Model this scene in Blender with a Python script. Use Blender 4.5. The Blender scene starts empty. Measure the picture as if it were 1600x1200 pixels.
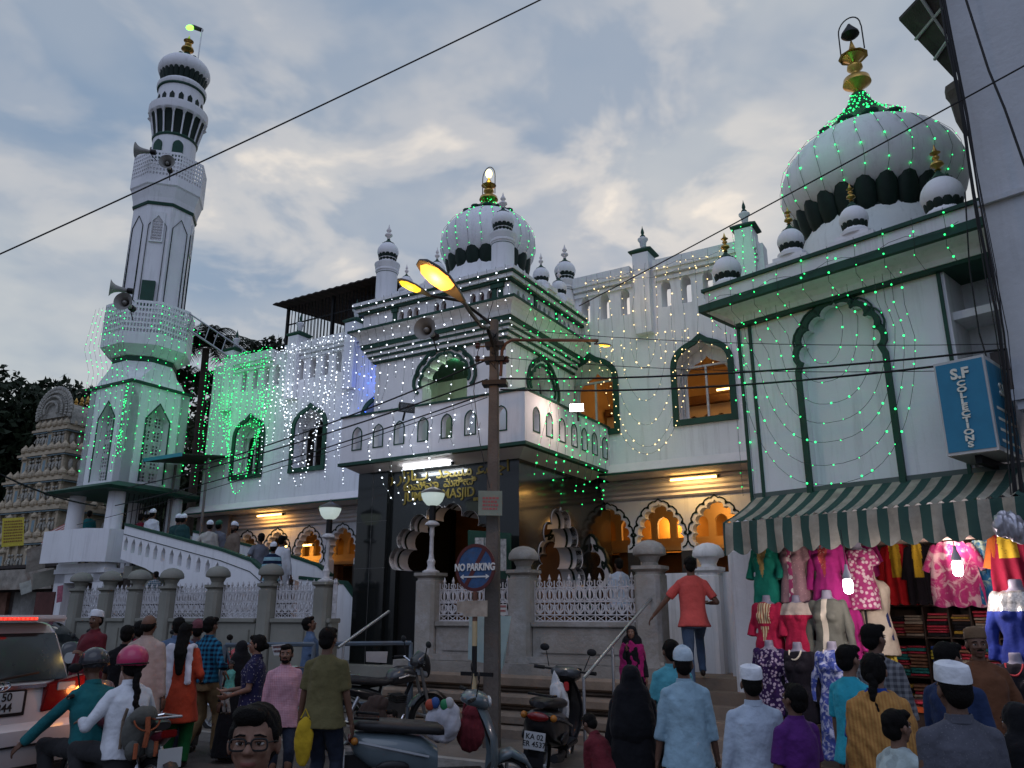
import bpy, bmesh, math, random
import numpy as np
from mathutils import Vector, Matrix, noise
from mathutils.geometry import tessellate_polygon
random.seed(7)
R = math.radians
SC = bpy.context.scene
COL = SC.collection

# ------------------------------------------------------------ camera
FPX, PT, EYE = 1244.0, R(16.18), 1.8
cam_d = bpy.data.cameras.new('camera'); cam = bpy.data.objects.new('camera', cam_d); COL.objects.link(cam)
cam_d.sensor_width = 36; cam_d.lens = FPX/1600*36; cam_d.clip_end = 3000; cam_d.clip_start = .05
cam.location = (0, 0, EYE); cam.rotation_euler = (R(90)+PT, 0, 0)
SC.camera = cam
SC.view_settings.view_transform = 'Standard'; SC.view_settings.look = 'None'
SC.view_settings.exposure = 0.0; SC.view_settings.gamma = 1
SC.cycles.max_bounces = 6; SC.cycles.diffuse_bounces = 3; SC.cycles.sample_clamp_indirect = 3
SC.cycles.caustics_reflective = False; SC.cycles.caustics_refractive = False
SC.cycles.use_denoising = True

# ------------------------------------------------------------ sky: dusk cloud over a Nishita sky
world = bpy.data.worlds.new("World"); SC.world = world; world.use_nodes = True
nt = world.node_tree; N = nt.nodes; L = nt.links
for n in list(N): N.remove(n)
def wn(t, **k):
    n = N.new(t)
    for a, b in k.items(): setattr(n, a, b)
    return n
def sky_setup():
    out = wn('ShaderNodeOutputWorld'); bg = wn('ShaderNodeBackground'); bg.inputs[1].default_value = 1
    tc = wn('ShaderNodeTexCoord'); sx = wn('ShaderNodeSeparateXYZ'); L.new(tc.outputs['Generated'], sx.inputs[0])
    def m(op, a, b=None, c=None, clamp=False):
        n = wn('ShaderNodeMath', operation=op); n.use_clamp = clamp
        for i, x in enumerate((a, b, c)):
            if x is None: continue
            if isinstance(x, (int, float)): n.inputs[i].default_value = x
            else: L.new(x, n.inputs[i])
        return n.outputs[0]
    # cloud deck: directions projected on a plane overhead
    zz = m('ADD', m('MAXIMUM', sx.outputs[2], 0.0), .16)
    cx = m('DIVIDE', sx.outputs[0], zz); cy = m('DIVIDE', sx.outputs[1], zz)
    cv = wn('ShaderNodeCombineXYZ'); L.new(cx, cv.inputs[0]); L.new(cy, cv.inputs[1])
    def nz(scale, detail, rough, off=0, dist=0.0):
        mp = wn('ShaderNodeMapping'); mp.inputs['Location'].default_value = (off, off*.7, off*.3); L.new(cv.outputs[0], mp.inputs[0])
        n = wn('ShaderNodeTexNoise'); n.inputs['Scale'].default_value = scale; n.inputs['Detail'].default_value = detail
        n.inputs['Roughness'].default_value = rough; n.inputs['Distortion'].default_value = dist; L.new(mp.outputs[0], n.inputs['Vector']); return n.outputs[0]
    n1 = nz(1.35, 5, .48, 3.1, .15); n2 = nz(2.1, 5, .50, 17.0, .15); n3 = nz(.6, 2, .5, 5.5)
    def ramp(x, stops, inter='EASE'):
        r = wn('ShaderNodeValToRGB'); r.color_ramp.interpolation = inter; e = r.color_ramp.elements
        e[0].position, e[0].color = stops[0][0], (*stops[0][1], 1); e[1].position, e[1].color = stops[-1][0], (*stops[-1][1], 1)
        for p, c in stops[1:-1]:
            k = e.new(p); k.color = (*c, 1)
        L.new(x, r.inputs[0]); return r.outputs[0]
    clouds = ramp(m('ADD', m('MULTIPLY', n1, .65), m('MULTIPLY', n3, .35)),
                  [(.36, (.145, .225, .355)), (.46, (.20, .275, .395)), (.53, (.285, .34, .43)), (.61, (.42, .45, .49))])
    # warm breaks towards the west (in front of the camera, low)
    d = Vector((.12, .87, .43)).normalized()
    dp = wn('ShaderNodeVectorMath', operation='DOT_PRODUCT'); nv = wn('ShaderNodeVectorMath', operation='NORMALIZE')
    L.new(tc.outputs['Generated'], nv.inputs[0]); L.new(nv.outputs[0], dp.inputs[0]); dp.inputs[1].default_value = d
    glow = ramp(dp.outputs['Value'], [(.74, (0, 0, 0)), (.88, (.45, .45, .45)), (1.0, (.7, .7, .7))])
    brk = ramp(nz(3.1, 5, .52, 23.0, .3), [(.42, (0, 0, 0)), (.53, (.45, .45, .45)), (.63, (1, 1, 1))])
    lobes = None                                             # openings in the cloud towards the sunset
    for (lx, ly, lz), c0, wgt in (((-.29, .83, .49), .975, .75), ((-.05, .85, .53), .985, .7), ((.15, .84, .50), .975, 1.0), ((.24, .70, .68), .985, .6), ((-.52, .70, .55), .96, .35), ((.09, .87, .46), .985, .8)):
        q = wn('ShaderNodeVectorMath', operation='DOT_PRODUCT'); L.new(nv.outputs[0], q.inputs[0]); q.inputs[1].default_value = Vector((lx, ly, lz)).normalized()
        v = m('MULTIPLY', m('DIVIDE', m('SUBTRACT', q.outputs['Value'], c0), 1-c0, clamp=True), wgt); lobes = v if lobes is None else m('MAXIMUM', lobes, v)
    gl2 = m('ADD', m('MULTIPLY', glow, .30), m('MULTIPLY', lobes, .9), clamp=True)
    k = wn('ShaderNodeMix', data_type='RGBA', blend_type='MULTIPLY'); k.inputs[0].default_value = 1; L.new(gl2, k.inputs[6]); L.new(brk, k.inputs[7])
    far = ramp(n2, [(.54, (0, 0, 0)), (.74, (.45, .45, .45))])
    kk = m('ADD', k.outputs[2], m('MULTIPLY', far, .55), clamp=True)
    warm = wn('ShaderNodeMix', data_type='RGBA'); L.new(kk, warm.inputs[0]); L.new(clouds, warm.inputs[6]); warm.inputs[7].default_value = (.88, .78, .67, 1)
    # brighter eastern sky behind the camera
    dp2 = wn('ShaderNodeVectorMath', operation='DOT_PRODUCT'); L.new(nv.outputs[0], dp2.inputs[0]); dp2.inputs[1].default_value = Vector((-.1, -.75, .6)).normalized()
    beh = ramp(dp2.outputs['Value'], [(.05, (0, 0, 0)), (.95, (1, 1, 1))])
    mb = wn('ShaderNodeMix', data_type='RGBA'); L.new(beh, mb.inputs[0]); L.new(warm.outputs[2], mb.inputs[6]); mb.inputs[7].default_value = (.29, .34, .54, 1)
    sky = wn('ShaderNodeTexSky', sky_type='NISHITA'); sky.sun_disc = False; sky.sun_elevation = R(3); sky.sun_rotation = R(8)
    sm = wn('ShaderNodeMix', data_type='RGBA', blend_type='ADD'); sm.inputs[0].default_value = .05
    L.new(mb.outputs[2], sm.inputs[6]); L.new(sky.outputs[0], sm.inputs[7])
    # near the ground the sky darkens to haze-grey
    lo = ramp(sx.outputs[2], [(-.05, (.12, .12, .13)), (.02, (.55, .58, .62)), (.18, (1, 1, 1))], 'LINEAR')
    fm = wn('ShaderNodeMix', data_type='RGBA', blend_type='MULTIPLY'); fm.inputs[0].default_value = 1; L.new(sm.outputs[2], fm.inputs[6]); L.new(lo, fm.inputs[7])
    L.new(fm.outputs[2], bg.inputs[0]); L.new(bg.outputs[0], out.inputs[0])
sky_setup()
sun_d = bpy.data.lights.new('sun', 'SUN'); sun_d.energy = .38; sun_d.angle = R(50); sun_d.color = (.80, .88, 1.0)
sun = bpy.data.objects.new('sun', sun_d); COL.objects.link(sun); sun.rotation_euler = (R(38), 0, R(-15)); sun.location = (0, 0, 40)

# ------------------------------------------------------------ frames of the place
CP, SP = math.cos(PT), math.sin(PT)
CAM = Vector((0, 0, EYE))
def ray(x, y):
    a = (x-800)/FPX; b = -(y-600)/FPX
    return Vector((a, CP-SP*b, SP+CP*b))
def at(x, y, D):
    r = ray(x, y); return CAM+r*(D/math.hypot(r.x, r.y))
class Frame:                                                # a street-facing frame: x along the facade, y away from the street
    def __init__(s, o, ang): s.o = Vector((o[0], o[1], 0)); s.a = ang; s.U = Vector((math.cos(ang), -math.sin(ang), 0)); s.W = Vector((math.sin(ang), math.cos(ang), 0))
    def p(s, x, y, z=0): return s.o+s.U*x+s.W*y+Vector((0, 0, z))
    def px(s, x, y, w=0):                                   # the point of the plane y=w seen at a pixel
        r = ray(x, y); t = ((s.o+s.W*w-CAM).dot(s.W))/r.dot(s.W); h = CAM+r*t-s.o
        return h.dot(s.U), h.z
    def loc(s, v): h = Vector(v)-s.o; return h.dot(s.U), h.dot(s.W), h.z
FM = Frame((2.05, 12.13), R(30.86))
FS = Frame((3.48, 10.96), R(46.5))
F0 = Frame((0, 0), 0)

# ------------------------------------------------------------ objects
def tag(o, label=None, cat=None, group=None, kind=None):
    if label: o['label'] = label
    if cat: o['category'] = cat
    if group: o['group'] = group
    if kind: o['kind'] = kind
    return o
def place(o, F, loc, rot=0):
    o.location = F.p(*loc); o.rotation_euler = (0, 0, -F.a+rot); return o
def thing(name, label, cat, F=F0, loc=(0, 0, 0), rot=0, group=None):
    o = bpy.data.objects.new(name, None); COL.objects.link(o); o.empty_display_size = .2
    place(o, F, loc, rot); return tag(o, label, cat, group)
def copy_tree(o, parent=None, skip=()):
    c = o.copy(); COL.objects.link(c)
    if parent is not None: c.parent = parent
    for ch in o.children: copy_tree(ch, c)
    return c
def link_obj(name, me, mat=None, parent=None):
    o = bpy.data.objects.new(name, me); COL.objects.link(o)
    if mat is not None and not me.materials: me.materials.append(mat)
    if parent is not None: o.parent = parent
    return o

class MB:
    def __init__(s): s.v = []; s.f = []; s.mi = []; s.cur = 0
    def add(s, vs, fs):
        b = len(s.v); s.v += [tuple(x) for x in vs]; s.f += [tuple(i+b for i in f) for f in fs]; s.mi += [s.cur]*len(fs); return s
    def box(s, x0, x1, y0, y1, z0, z1):
        return s.add([(x0,y0,z0),(x1,y0,z0),(x1,y1,z0),(x0,y1,z0),(x0,y0,z1),(x1,y0,z1),(x1,y1,z1),(x0,y1,z1)],
                     [(3,2,1,0),(4,5,6,7),(0,1,5,4),(1,2,6,5),(2,3,7,6),(3,0,4,7)])
    def cb(s, c, d): return s.box(c[0]-d[0]/2, c[0]+d[0]/2, c[1]-d[1]/2, c[1]+d[1]/2, c[2]-d[2]/2, c[2]+d[2]/2)
    def loft(s, rings, cap=True, closed=True):
        n = len(rings[0]); vs = [p for r in rings for p in r]; fs = []
        for i in range(len(rings)-1):
            for j in range(n if closed else n-1):
                a = i*n+j; b = i*n+(j+1) % n; fs.append((a, b, b+n, a+n))
        if cap: fs.append(tuple(range(n-1, -1, -1))); fs.append(tuple((len(rings)-1)*n+i for i in range(n)))
        return s.add(vs, fs)
    def lathe(s, prof, c=(0, 0, 0), n=24, ph=0, cap=True, sx=1, sy=1):
        return s.loft([[(c[0]+r*sx*math.cos(ph+2*math.pi*i/n), c[1]+r*sy*math.sin(ph+2*math.pi*i/n), c[2]+z) for i in range(n)] for r, z in prof], cap)
    def tube(s, pts, r, n=6, cap=True):
        pts = [Vector(p) for p in pts]; rings = []; up = None
        for i, p in enumerate(pts):
            t = (pts[min(i+1, len(pts)-1)]-pts[max(i-1, 0)])
            if t.length < 1e-9: t = Vector((0, 0, 1))
            t.normalize()
            if up is None: up = t.orthogonal().normalized()
            up = (up-t*up.dot(t))
            up = up.normalized() if up.length > 1e-6 else t.orthogonal().normalized()
            b = t.cross(up); rr = r[i] if isinstance(r, (list, tuple)) else r
            rings.append([p+(up*math.cos(2*math.pi*k/n)+b*math.sin(2*math.pi*k/n))*rr for k in range(n)])
        return s.loft(rings, cap)
    def ball(s, c, r, n=12, m=8, rot=None):
        if isinstance(r, (int, float)): r = (r, r, r)
        vs = []
        for i in range(m+1):
            a = math.pi*i/m
            for j in range(n):
                b = 2*math.pi*j/n; p = Vector((r[0]*math.sin(a)*math.cos(b), r[1]*math.sin(a)*math.sin(b), -r[2]*math.cos(a)))
                if rot is not None: p = rot @ p
                vs.append((c[0]+p.x, c[1]+p.y, c[2]+p.z))
        fs = [(i*n+j, i*n+(j+1) % n, (i+1)*n+(j+1) % n, (i+1)*n+j) for i in range(m) for j in range(n)]
        return s.add(vs, fs)
    def cone(s, p0, p1, r0, r1, n=12, sq=None, round0=True, round1=True):      # tapered limb, sq=(axis vector, factor) flattens it
        p0 = Vector(p0); p1 = Vector(p1); t = (p1-p0).normalized(); up = Vector((0, 1, 0)) if abs(t.y) < .9 else Vector((1, 0, 0))
        a = t.cross(up).normalized(); b = a.cross(t).normalized(); fa = fb = 1
        if sq: fa, fb = sq
        prof = []
        if round0: prof += [(p0-t*r0*math.sin(q), r0*math.cos(q)) for q in (1.5, 1.1, .7, .35)]
        prof += [(p0, r0), (p1, r1)]
        if round1: prof += [(p1+t*r1*math.sin(q), r1*math.cos(q)) for q in (.35, .7, 1.1, 1.5)]
        return s.loft([[c+(a*math.cos(2*math.pi*k/n)*fa+b*math.sin(2*math.pi*k/n)*fb)*r for k in range(n)] for c, r in prof])
    def plate(s, outer, holes=(), y0=0, y1=.1, sides=True, back=True):         # polygons in xz, thickness along y
        def area(l): return sum(l[i][0]*l[(i+1) % len(l)][1]-l[(i+1) % len(l)][0]*l[i][1] for i in range(len(l)))
        outer = list(outer) if area(outer) > 0 else list(outer)[::-1]
        holes = [list(h) if area(h) < 0 else list(h)[::-1] for h in holes]
        loops = [outer]+holes
        tri = tessellate_polygon([[Vector((x, z, 0)) for x, z in l] for l in loops])
        flat = [p for l in loops for p in l]
        def okf(t):
            a, b, c = (flat[i] for i in t); return ((b[0]-a[0])*(c[1]-a[1])-(c[0]-a[0])*(b[1]-a[1]))
        ft = [t if okf(t) > 0 else t[::-1] for t in tri]
        s.add([(x, y0, z) for x, z in flat], ft)
        if back: s.add([(x, y1, z) for x, z in flat], [t[::-1] for t in ft])
        if sides:
            for l in loops:
                n = len(l); s.add([(x, y0, z) for x, z in l]+[(x, y1, z) for x, z in l], [(i, i+n, (i+1) % n+n, (i+1) % n) for i in range(n)])
        return s
    def band(s, inner, outer, y0, y1):                       # a frame between two open polylines with the same number of points
        n = len(inner)
        v = [(x, y0, z) for x, z in inner]+[(x, y0, z) for x, z in outer]+[(x, y1, z) for x, z in inner]+[(x, y1, z) for x, z in outer]
        f = []
        for i in range(n-1):
            f += [(i, n+i, n+i+1, i+1), (2*n+i, 2*n+i+1, 3*n+i+1, 3*n+i), (i, i+1, 2*n+i+1, 2*n+i), (n+i, 3*n+i, 3*n+i+1, n+i+1)]
        f += [(0, 2*n, 3*n, n), (n-1, 2*n-1, 4*n-1, 3*n-1)]
        return s.add(v, f)
    def xf(s, M, start=0):
        for i in range(start, len(s.v)): s.v[i] = tuple(M @ Vector(s.v[i]))
        return s
    def mesh(s, name):
        me = bpy.data.meshes.new(name); me.from_pydata(s.v, [], s.f); return me
    def build(s, name, mat, parent=None, smooth=None, bevel=0):
        me = s.mesh(name)
        mats = mat if isinstance(mat, (list, tuple)) else [mat]
        for m_ in mats: me.materials.append(m_)
        if len(mats) > 1: me.polygons.foreach_set('material_index', s.mi)
        if bevel:
            bm = bmesh.new(); bm.from_mesh(me); bmesh.ops.remove_doubles(bm, verts=bm.verts, dist=1e-5)
            eds = [e for e in bm.edges if len(e.link_faces) == 2 and e.calc_face_angle(0) > .6]
            try: bmesh.ops.bevel(bm, geom=eds, offset=bevel, segments=2, affect='EDGES', clamp_overlap=True)
            except Exception: pass
            bm.to_mesh(me); bm.free()
        if smooth is not None:
            me.shade_smooth(); me.set_sharp_from_angle(angle=R(smooth))
        me.update()
        return link_obj(name, me, None, parent)

# ------------------------------------------------------------ materials
MATS = {}
def pbr(name, col, rough=.7, metal=0, var=.12, scale=3, bump=.15, bscale=30, spec=.3, emit=None, estr=0, dirt=None, coat=0, alpha=None, trans=0, streak=0, sheen=0):
    if name in MATS: return MATS[name]
    m = bpy.data.materials.new(name); m.use_nodes = True; t = m.node_tree; n = t.nodes; l = t.links
    b = n['Principled BSDF']; b.inputs['Roughness'].default_value = rough; b.inputs['Metallic'].default_value = metal
    b.inputs['Specular IOR Level'].default_value = spec
    if coat: b.inputs['Coat Weight'].default_value = coat
    if trans: b.inputs['Transmission Weight'].default_value = trans
    if sheen: b.inputs['Sheen Weight'].default_value = sheen
    if alpha is not None: b.inputs['Alpha'].default_value = alpha
    if emit: b.inputs['Emission Color'].default_value = (*emit, 1); b.inputs['Emission Strength'].default_value = estr
    tc = n.new('ShaderNodeTexCoord'); last = None
    b.inputs['Base Color'].default_value = (*col, 1)
    if var:
        nz = n.new('ShaderNodeTexNoise'); nz.inputs['Scale'].default_value = scale; nz.inputs['Detail'].default_value = 5; nz.inputs['Roughness'].default_value = .6
        l.new(tc.outputs['Object'], nz.inputs['Vector'])
        r = n.new('ShaderNodeValToRGB'); r.color_ramp.elements[0].position = .3; r.color_ramp.elements[1].position = .7
        r.color_ramp.elements[0].color = (*[c*(1-var) for c in col], 1); r.color_ramp.elements[1].color = (*[min(1, c*(1+var*.6)) for c in col], 1)
        l.new(nz.outputs[0], r.inputs[0]); last = r.outputs[0]
        if streak:                                           # rain streaks: noise stretched downwards
            mp = n.new('ShaderNodeMapping'); mp.inputs['Scale'].default_value = (5, 5, .35); l.new(tc.outputs['Object'], mp.inputs[0])
            n2 = n.new('ShaderNodeTexNoise'); n2.inputs['Scale'].default_value = 1.6; n2.inputs['Detail'].default_value = 6; n2.inputs['Roughness'].default_value = .7; l.new(mp.outputs[0], n2.inputs['Vector'])
            r2 = n.new('ShaderNodeValToRGB'); r2.color_ramp.elements[0].position = .52; r2.color_ramp.elements[1].position = .78
            r2.color_ramp.elements[0].color = (0, 0, 0, 1); r2.color_ramp.elements[1].color = (streak,)*3+(1,)
            l.new(n2.outputs[0], r2.inputs[0]); mx = n.new('ShaderNodeMix'); mx.data_type = 'RGBA'; l.new(r2.outputs[0], mx.inputs[0])
            l.new(last, mx.inputs[6]); mx.inputs[7].default_value = (*(dirt or (.2, .19, .17)), 1); last = mx.outputs[2]
        elif dirt:
            n2 = n.new('ShaderNodeTexNoise'); n2.inputs['Scale'].default_value = scale*.8; n2.inputs['Detail'].default_value = 8; n2.inputs['Roughness'].default_value = .72
            l.new(tc.outputs['Object'], n2.inputs['Vector']); r2 = n.new('ShaderNodeValToRGB'); r2.color_ramp.elements[0].position = .48; r2.color_ramp.elements[1].position = .72
            r2.color_ramp.elements[0].color = (0, 0, 0, 1); r2.color_ramp.elements[1].color = (.8, .8, .8, 1); l.new(n2.outputs[0], r2.inputs[0])
            mx = n.new('ShaderNodeMix'); mx.data_type = 'RGBA'; l.new(r2.outputs[0], mx.inputs[0]); l.new(last, mx.inputs[6]); mx.inputs[7].default_value = (*dirt, 1); last = mx.outputs[2]
        l.new(last, b.inputs['Base Color'])
    if bump:
        nb = n.new('ShaderNodeTexNoise'); nb.inputs['Scale'].default_value = bscale; nb.inputs['Detail'].default_value = 4; l.new(tc.outputs['Object'], nb.inputs['Vector'])
        bp = n.new('ShaderNodeBump'); bp.inputs['Strength'].default_value = bump; bp.inputs['Distance'].default_value = .02; l.new(nb.outputs[0], bp.inputs['Height']); l.new(bp.outputs[0], b.inputs['Normal'])
    MATS[name] = m; return m
def lit(name, col, strength, sample=False):
    if name in MATS: return MATS[name]
    m = bpy.data.materials.new(name); m.use_nodes = True; t = m.node_tree; b = t.nodes['Principled BSDF']
    b.inputs['Base Color'].default_value = (*[min(1, c) for c in col], 1); b.inputs['Emission Color'].default_value = (*col, 1); b.inputs['Emission Strength'].default_value = strength
    m.cycles.emission_sampling = 'AUTO' if sample else 'NONE'
    MATS[name] = m; return m
def cloth(name, c1, kind='plain', c2=(.8, .8, .8), s=20, rough=.85, c3=None, wob=0.):
    if name in MATS: return MATS[name]
    m = pbr(name, c1, rough, var=.22, scale=5, bump=.85, bscale=12, spec=.12, sheen=.05)
    if kind == 'plain': return m
    t = m.node_tree; n = t.nodes; l = t.links; b = n['Principled BSDF']; old = b.inputs['Base Color'].links[0].from_socket
    tc = n.new('ShaderNodeTexCoord'); mx = n.new('ShaderNodeMix'); mx.data_type = 'RGBA'; l.new(old, mx.inputs[6]); mx.inputs[7].default_value = (*c2, 1)
    def wave(dir, sc, lo=.5, hi=.55):
        w = n.new('ShaderNodeTexWave'); w.bands_direction = dir; w.inputs['Scale'].default_value = sc; l.new(tc.outputs['Object'], w.inputs['Vector'])
        r = n.new('ShaderNodeValToRGB'); r.color_ramp.elements[0].position = lo; r.color_ramp.elements[1].position = hi; l.new(w.outputs[0], r.inputs[0]); return r.outputs[0]
    if kind == 'stripe': l.new(wave('Z', s), mx.inputs[0])
    elif kind == 'vstripe': l.new(wave('X', s), mx.inputs[0])
    elif kind == 'plaid':
        a = wave('Z', s, .45, .5); c = wave('X', s, .45, .5); q = n.new('ShaderNodeMath'); q.operation = 'ADD'; l.new(a, q.inputs[0]); l.new(c, q.inputs[1])
        q2 = n.new('ShaderNodeMath'); q2.operation = 'MULTIPLY'; l.new(q.outputs[0], q2.inputs[0]); q2.inputs[1].default_value = .5; l.new(q2.outputs[0], mx.inputs[0])
    elif kind in ('dots', 'floral', 'zig'):
        v = n.new('ShaderNodeTexVoronoi'); v.inputs['Scale'].default_value = s; l.new(tc.outputs['Object'], v.inputs['Vector'])
        r = n.new('ShaderNodeValToRGB'); r.color_ramp.elements[0].color = (1, 1, 1, 1); r.color_ramp.elements[1].color = (0, 0, 0, 1)
        a, c = {'dots': (.16, .22), 'floral': (.33, .5), 'zig': (.4, .45)}[kind]; r.color_ramp.elements[0].position = a; r.color_ramp.elements[1].position = c
        l.new(v.outputs['Distance'], r.inputs[0]); l.new(r.outputs[0], mx.inputs[0])
    elif kind == 'dye':
        v = n.new('ShaderNodeTexNoise'); v.inputs['Scale'].default_value = s; v.inputs['Detail'].default_value = 6; v.inputs['Distortion'].default_value = 1.5; l.new(tc.outputs['Object'], v.inputs['Vector'])
        r = n.new('ShaderNodeValToRGB'); r.color_ramp.elements[0].position = .48; r.color_ramp.elements[1].position = .6; l.new(v.outputs[0], r.inputs[0]); l.new(r.outputs[0], mx.inputs[0])
    l.new(mx.outputs[2], b.inputs['Base Color']); return m

WHITE = pbr('white_paint', (.80, .80, .82), .75, var=.06, scale=1.2, bump=.12, bscale=25, streak=.45, dirt=(.36, .35, .34))
WHITE2 = pbr('stained_white_paint', (.76, .77, .78), .8, var=.1, scale=1.6, bump=.2, bscale=18, streak=.42, dirt=(.22, .22, .2))
PINKW = pbr('warm_white_moulding', (.74, .69, .68), .75, var=.08, scale=1.5, bump=.1, streak=.15, dirt=(.3, .28, .26))
GREEN = pbr('dark_green_paint', (.010, .058, .036), .55, var=.25, scale=4, bump=.1, spec=.35)
GREEND = pbr('deep_green_petal', (.004, .016, .011), .6, var=.3, scale=8, bump=.1)
STONE = pbr('grey_stone', (.27, .25, .22), .85, var=.2, scale=2.5, bump=.5, bscale=22, dirt=(.42, .41, .40))
STONEL = pbr('olive_grey_plaster', (.23, .225, .19), .85, var=.15, scale=2, bump=.25, bscale=20, streak=.3, dirt=(.14, .14, .12))
STEP = pbr('brown_stone_step', (.25, .19, .14), .85, var=.25, scale=2, bump=.5, bscale=16, dirt=(.13, .12, .11))
IRONW = pbr('white_painted_iron', (.55, .54, .55), .6, var=.15, scale=12, bump=.1, dirt=(.30, .27, .25))
GRANITE = pbr('polished_black_granite', (.012, .014, .014), .12, var=.4, scale=60, bump=0, spec=.5)
BLACKM = pbr('black_metal', (.015, .015, .016), .5, metal=.4, var=.2, bump=.05)
RUBBER = pbr('black_rubber', (.012, .012, .012), .8, var=.2, bump=.1)
PLAST = pbr('black_plastic', (.014, .014, .016), .35, var=.1, bump=.03)
STEEL = pbr('steel', (.45, .46, .47), .35, metal=.9, var=.1, bump=.05)
CHROME = pbr('chrome', (.8, .8, .82), .12, metal=1, var=.03, bump=0)
GOLD = pbr('brass_gold', (.55, .34, .09), .33, metal=.9, var=.25, scale=9, bump=.06)
GOLDL = pbr('gold_lettering', (.20, .15, .03), .4, metal=.3, var=.1, bump=0)
CONC = pbr('weathered_concrete_pole', (.12, .105, .092), .9, var=.25, scale=3, bump=.5, bscale=25, streak=.5, dirt=(.07, .06, .055))
WOOD = pbr('brown_wood', (.17, .085, .035), .5, var=.3, scale=5, bump=.15)
DARK = pbr('dark_void', (.006, .006, .006), .9, var=0, bump=0)
GLASS = pbr('clear_glass', (.7, .75, .75), .05, var=0, bump=0, trans=.9)
INT = pbr('ochre_interior', (.55, .36, .17), .7, var=.1, scale=2, bump=.05)
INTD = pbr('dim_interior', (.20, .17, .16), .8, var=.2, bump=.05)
LEDG = lit('green_led', (.03, 1.0, .22), 2.6); LEDW = lit('white_led', (.85, .92, 1.0), 3.2); LEDB = lit('blue_led', (.05, .15, 1.0), 3.0); LEDA = lit('amber_led', (1.0, .72, .32), 2.8)
CABLE = pbr('black_cable', (.012, .012, .013), .6, var=0, bump=0)
THINW = pbr('thin_green_wire', (.05, .07, .06), .7, var=0, bump=0)

def text_mesh(s, size, depth=.01, bold=.0, font_align='CENTER'):
    c = bpy.data.curves.new('lettering', 'FONT'); c.body = s; c.size = size; c.extrude = depth; c.offset = bold; c.align_x = font_align; c.align_y = 'CENTER'; c.resolution_u = 3
    o = bpy.data.objects.new('tmp_text', c); COL.objects.link(o); dg = bpy.context.evaluated_depsgraph_get(); dg.update()
    me = bpy.data.meshes.new_from_object(o.evaluated_get(dg)); bpy.data.objects.remove(o); bpy.data.curves.remove(c); return me
def text(s, size, mat, parent, loc, rotz=0, name='lettering', depth=.008, bold=0, rotx=math.pi/2, sx=1, roll=0):
    me = text_mesh(s, size, depth, bold); o = link_obj(name, me, mat, parent)
    if not me.materials: me.materials.append(mat)
    o.matrix_local = Matrix.Translation(loc) @ Matrix.Rotation(rotz, 4, 'Z') @ Matrix.Rotation(rotx, 4, 'X') @ Matrix.Rotation(roll, 4, 'Z') @ Matrix.Diagonal((sx, 1, 1, 1))
    return o
def lamp(name, parent, loc, col, energy, radius=.08, kind='POINT', rot=None, spot=None):
    d = bpy.data.lights.new(name, kind); d.energy = energy; d.color = col
    if kind in ('POINT', 'SPOT'): d.shadow_soft_size = radius
    if spot: d.spot_size = spot
    o = bpy.data.objects.new(name, d); COL.objects.link(o); o.parent = parent; o.location = loc
    if rot: o.rotation_euler = rot
    return o

# ------------------------------------------------------------ arch outlines (from bottom left, over the top, to bottom right)
def sym(c, half, z0, zs, zt, curve):
    pts = [(c-half, z0)]+[(c-half*x, zs+(zt-zs)*u) for x, u in curve]
    pts += [(c+half*x, zs+(zt-zs)*u) for x, u in curve[::-1][1:]]+[(c+half, z0)]
    return pts
OG = [(1, 0), (1, .18), (.97, .34), (.89, .48), (.76, .60), (.58, .70), (.38, .77), (.2, .83), (.09, .90), (0, 1)]
PO = [(1, 0), (.97, .2), (.88, .42), (.70, .64), (.42, .84), (0, 1)]
SPK = [(1, 0), (0, 1)]
def ogee(c, h, z0, zs, zt): return sym(c, h, z0, zs, zt, OG)
def pointed(c, h, z0, zs, zt): return sym(c, h, z0, zs, zt, PO)
def spike(c, h, z0, zs, zt): return sym(c, h, z0, zs, zt, SPK)
def foil(c, h, z0, zs, zt, n=4, amp=.5, k=6, tip=True):
    g = [(1, 0), (.97, .3), (.84, .56), (.60, .78), (.32, .91), (0, 1)] if n != 3 else [(1, 0), (.9, .45), (.6, .8), (.0, 1)]
    gg = [Vector((g[i][0]*h*(1-f)+g[i+1][0]*h*f, (g[i][1]*(1-f)+g[i+1][1]*f)*(zt-zs))) for i in range(len(g)-1) for f in (0, .25, .5, .75)]+[Vector((0, zt-zs))]
    cum = [0]
    for p, q in zip(gg[:-1], gg[1:]): cum.append(cum[-1]+(q-p).length)
    def G(t):
        t *= cum[-1]
        for i in range(len(cum)-1):
            if t <= cum[i+1]+1e-9: f = (t-cum[i])/(cum[i+1]-cum[i]); v = gg[i].lerp(gg[i+1], f); return (v.x/h, v.y/(zt-zs))
        return (0, 1)
    cus = [G(i/n) for i in range(n+1)]; cus = [(-h*x, zs+(zt-zs)*u) for x, u in cus]
    left = []
    for i in range(n):
        a, b = Vector(cus[i]), Vector(cus[i+1]); d = b-a; nrm = Vector((-d.y, d.x)); m = (a+b)/2
        for j in range(k):
            t = j/k; ang = math.pi*t; p = m-d/2*math.cos(ang)+nrm*amp*math.sin(ang)
            left.append((p.x, p.y))
    left.append((0, zt+(.10*(zt-zs) if tip else 0)))
    pts = [(c-h, z0)]+[(c+x, z) for x, z in left]+[(c-x, z) for x, z in left[::-1][1:]]+[(c+h, z0)]
    return pts
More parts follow.
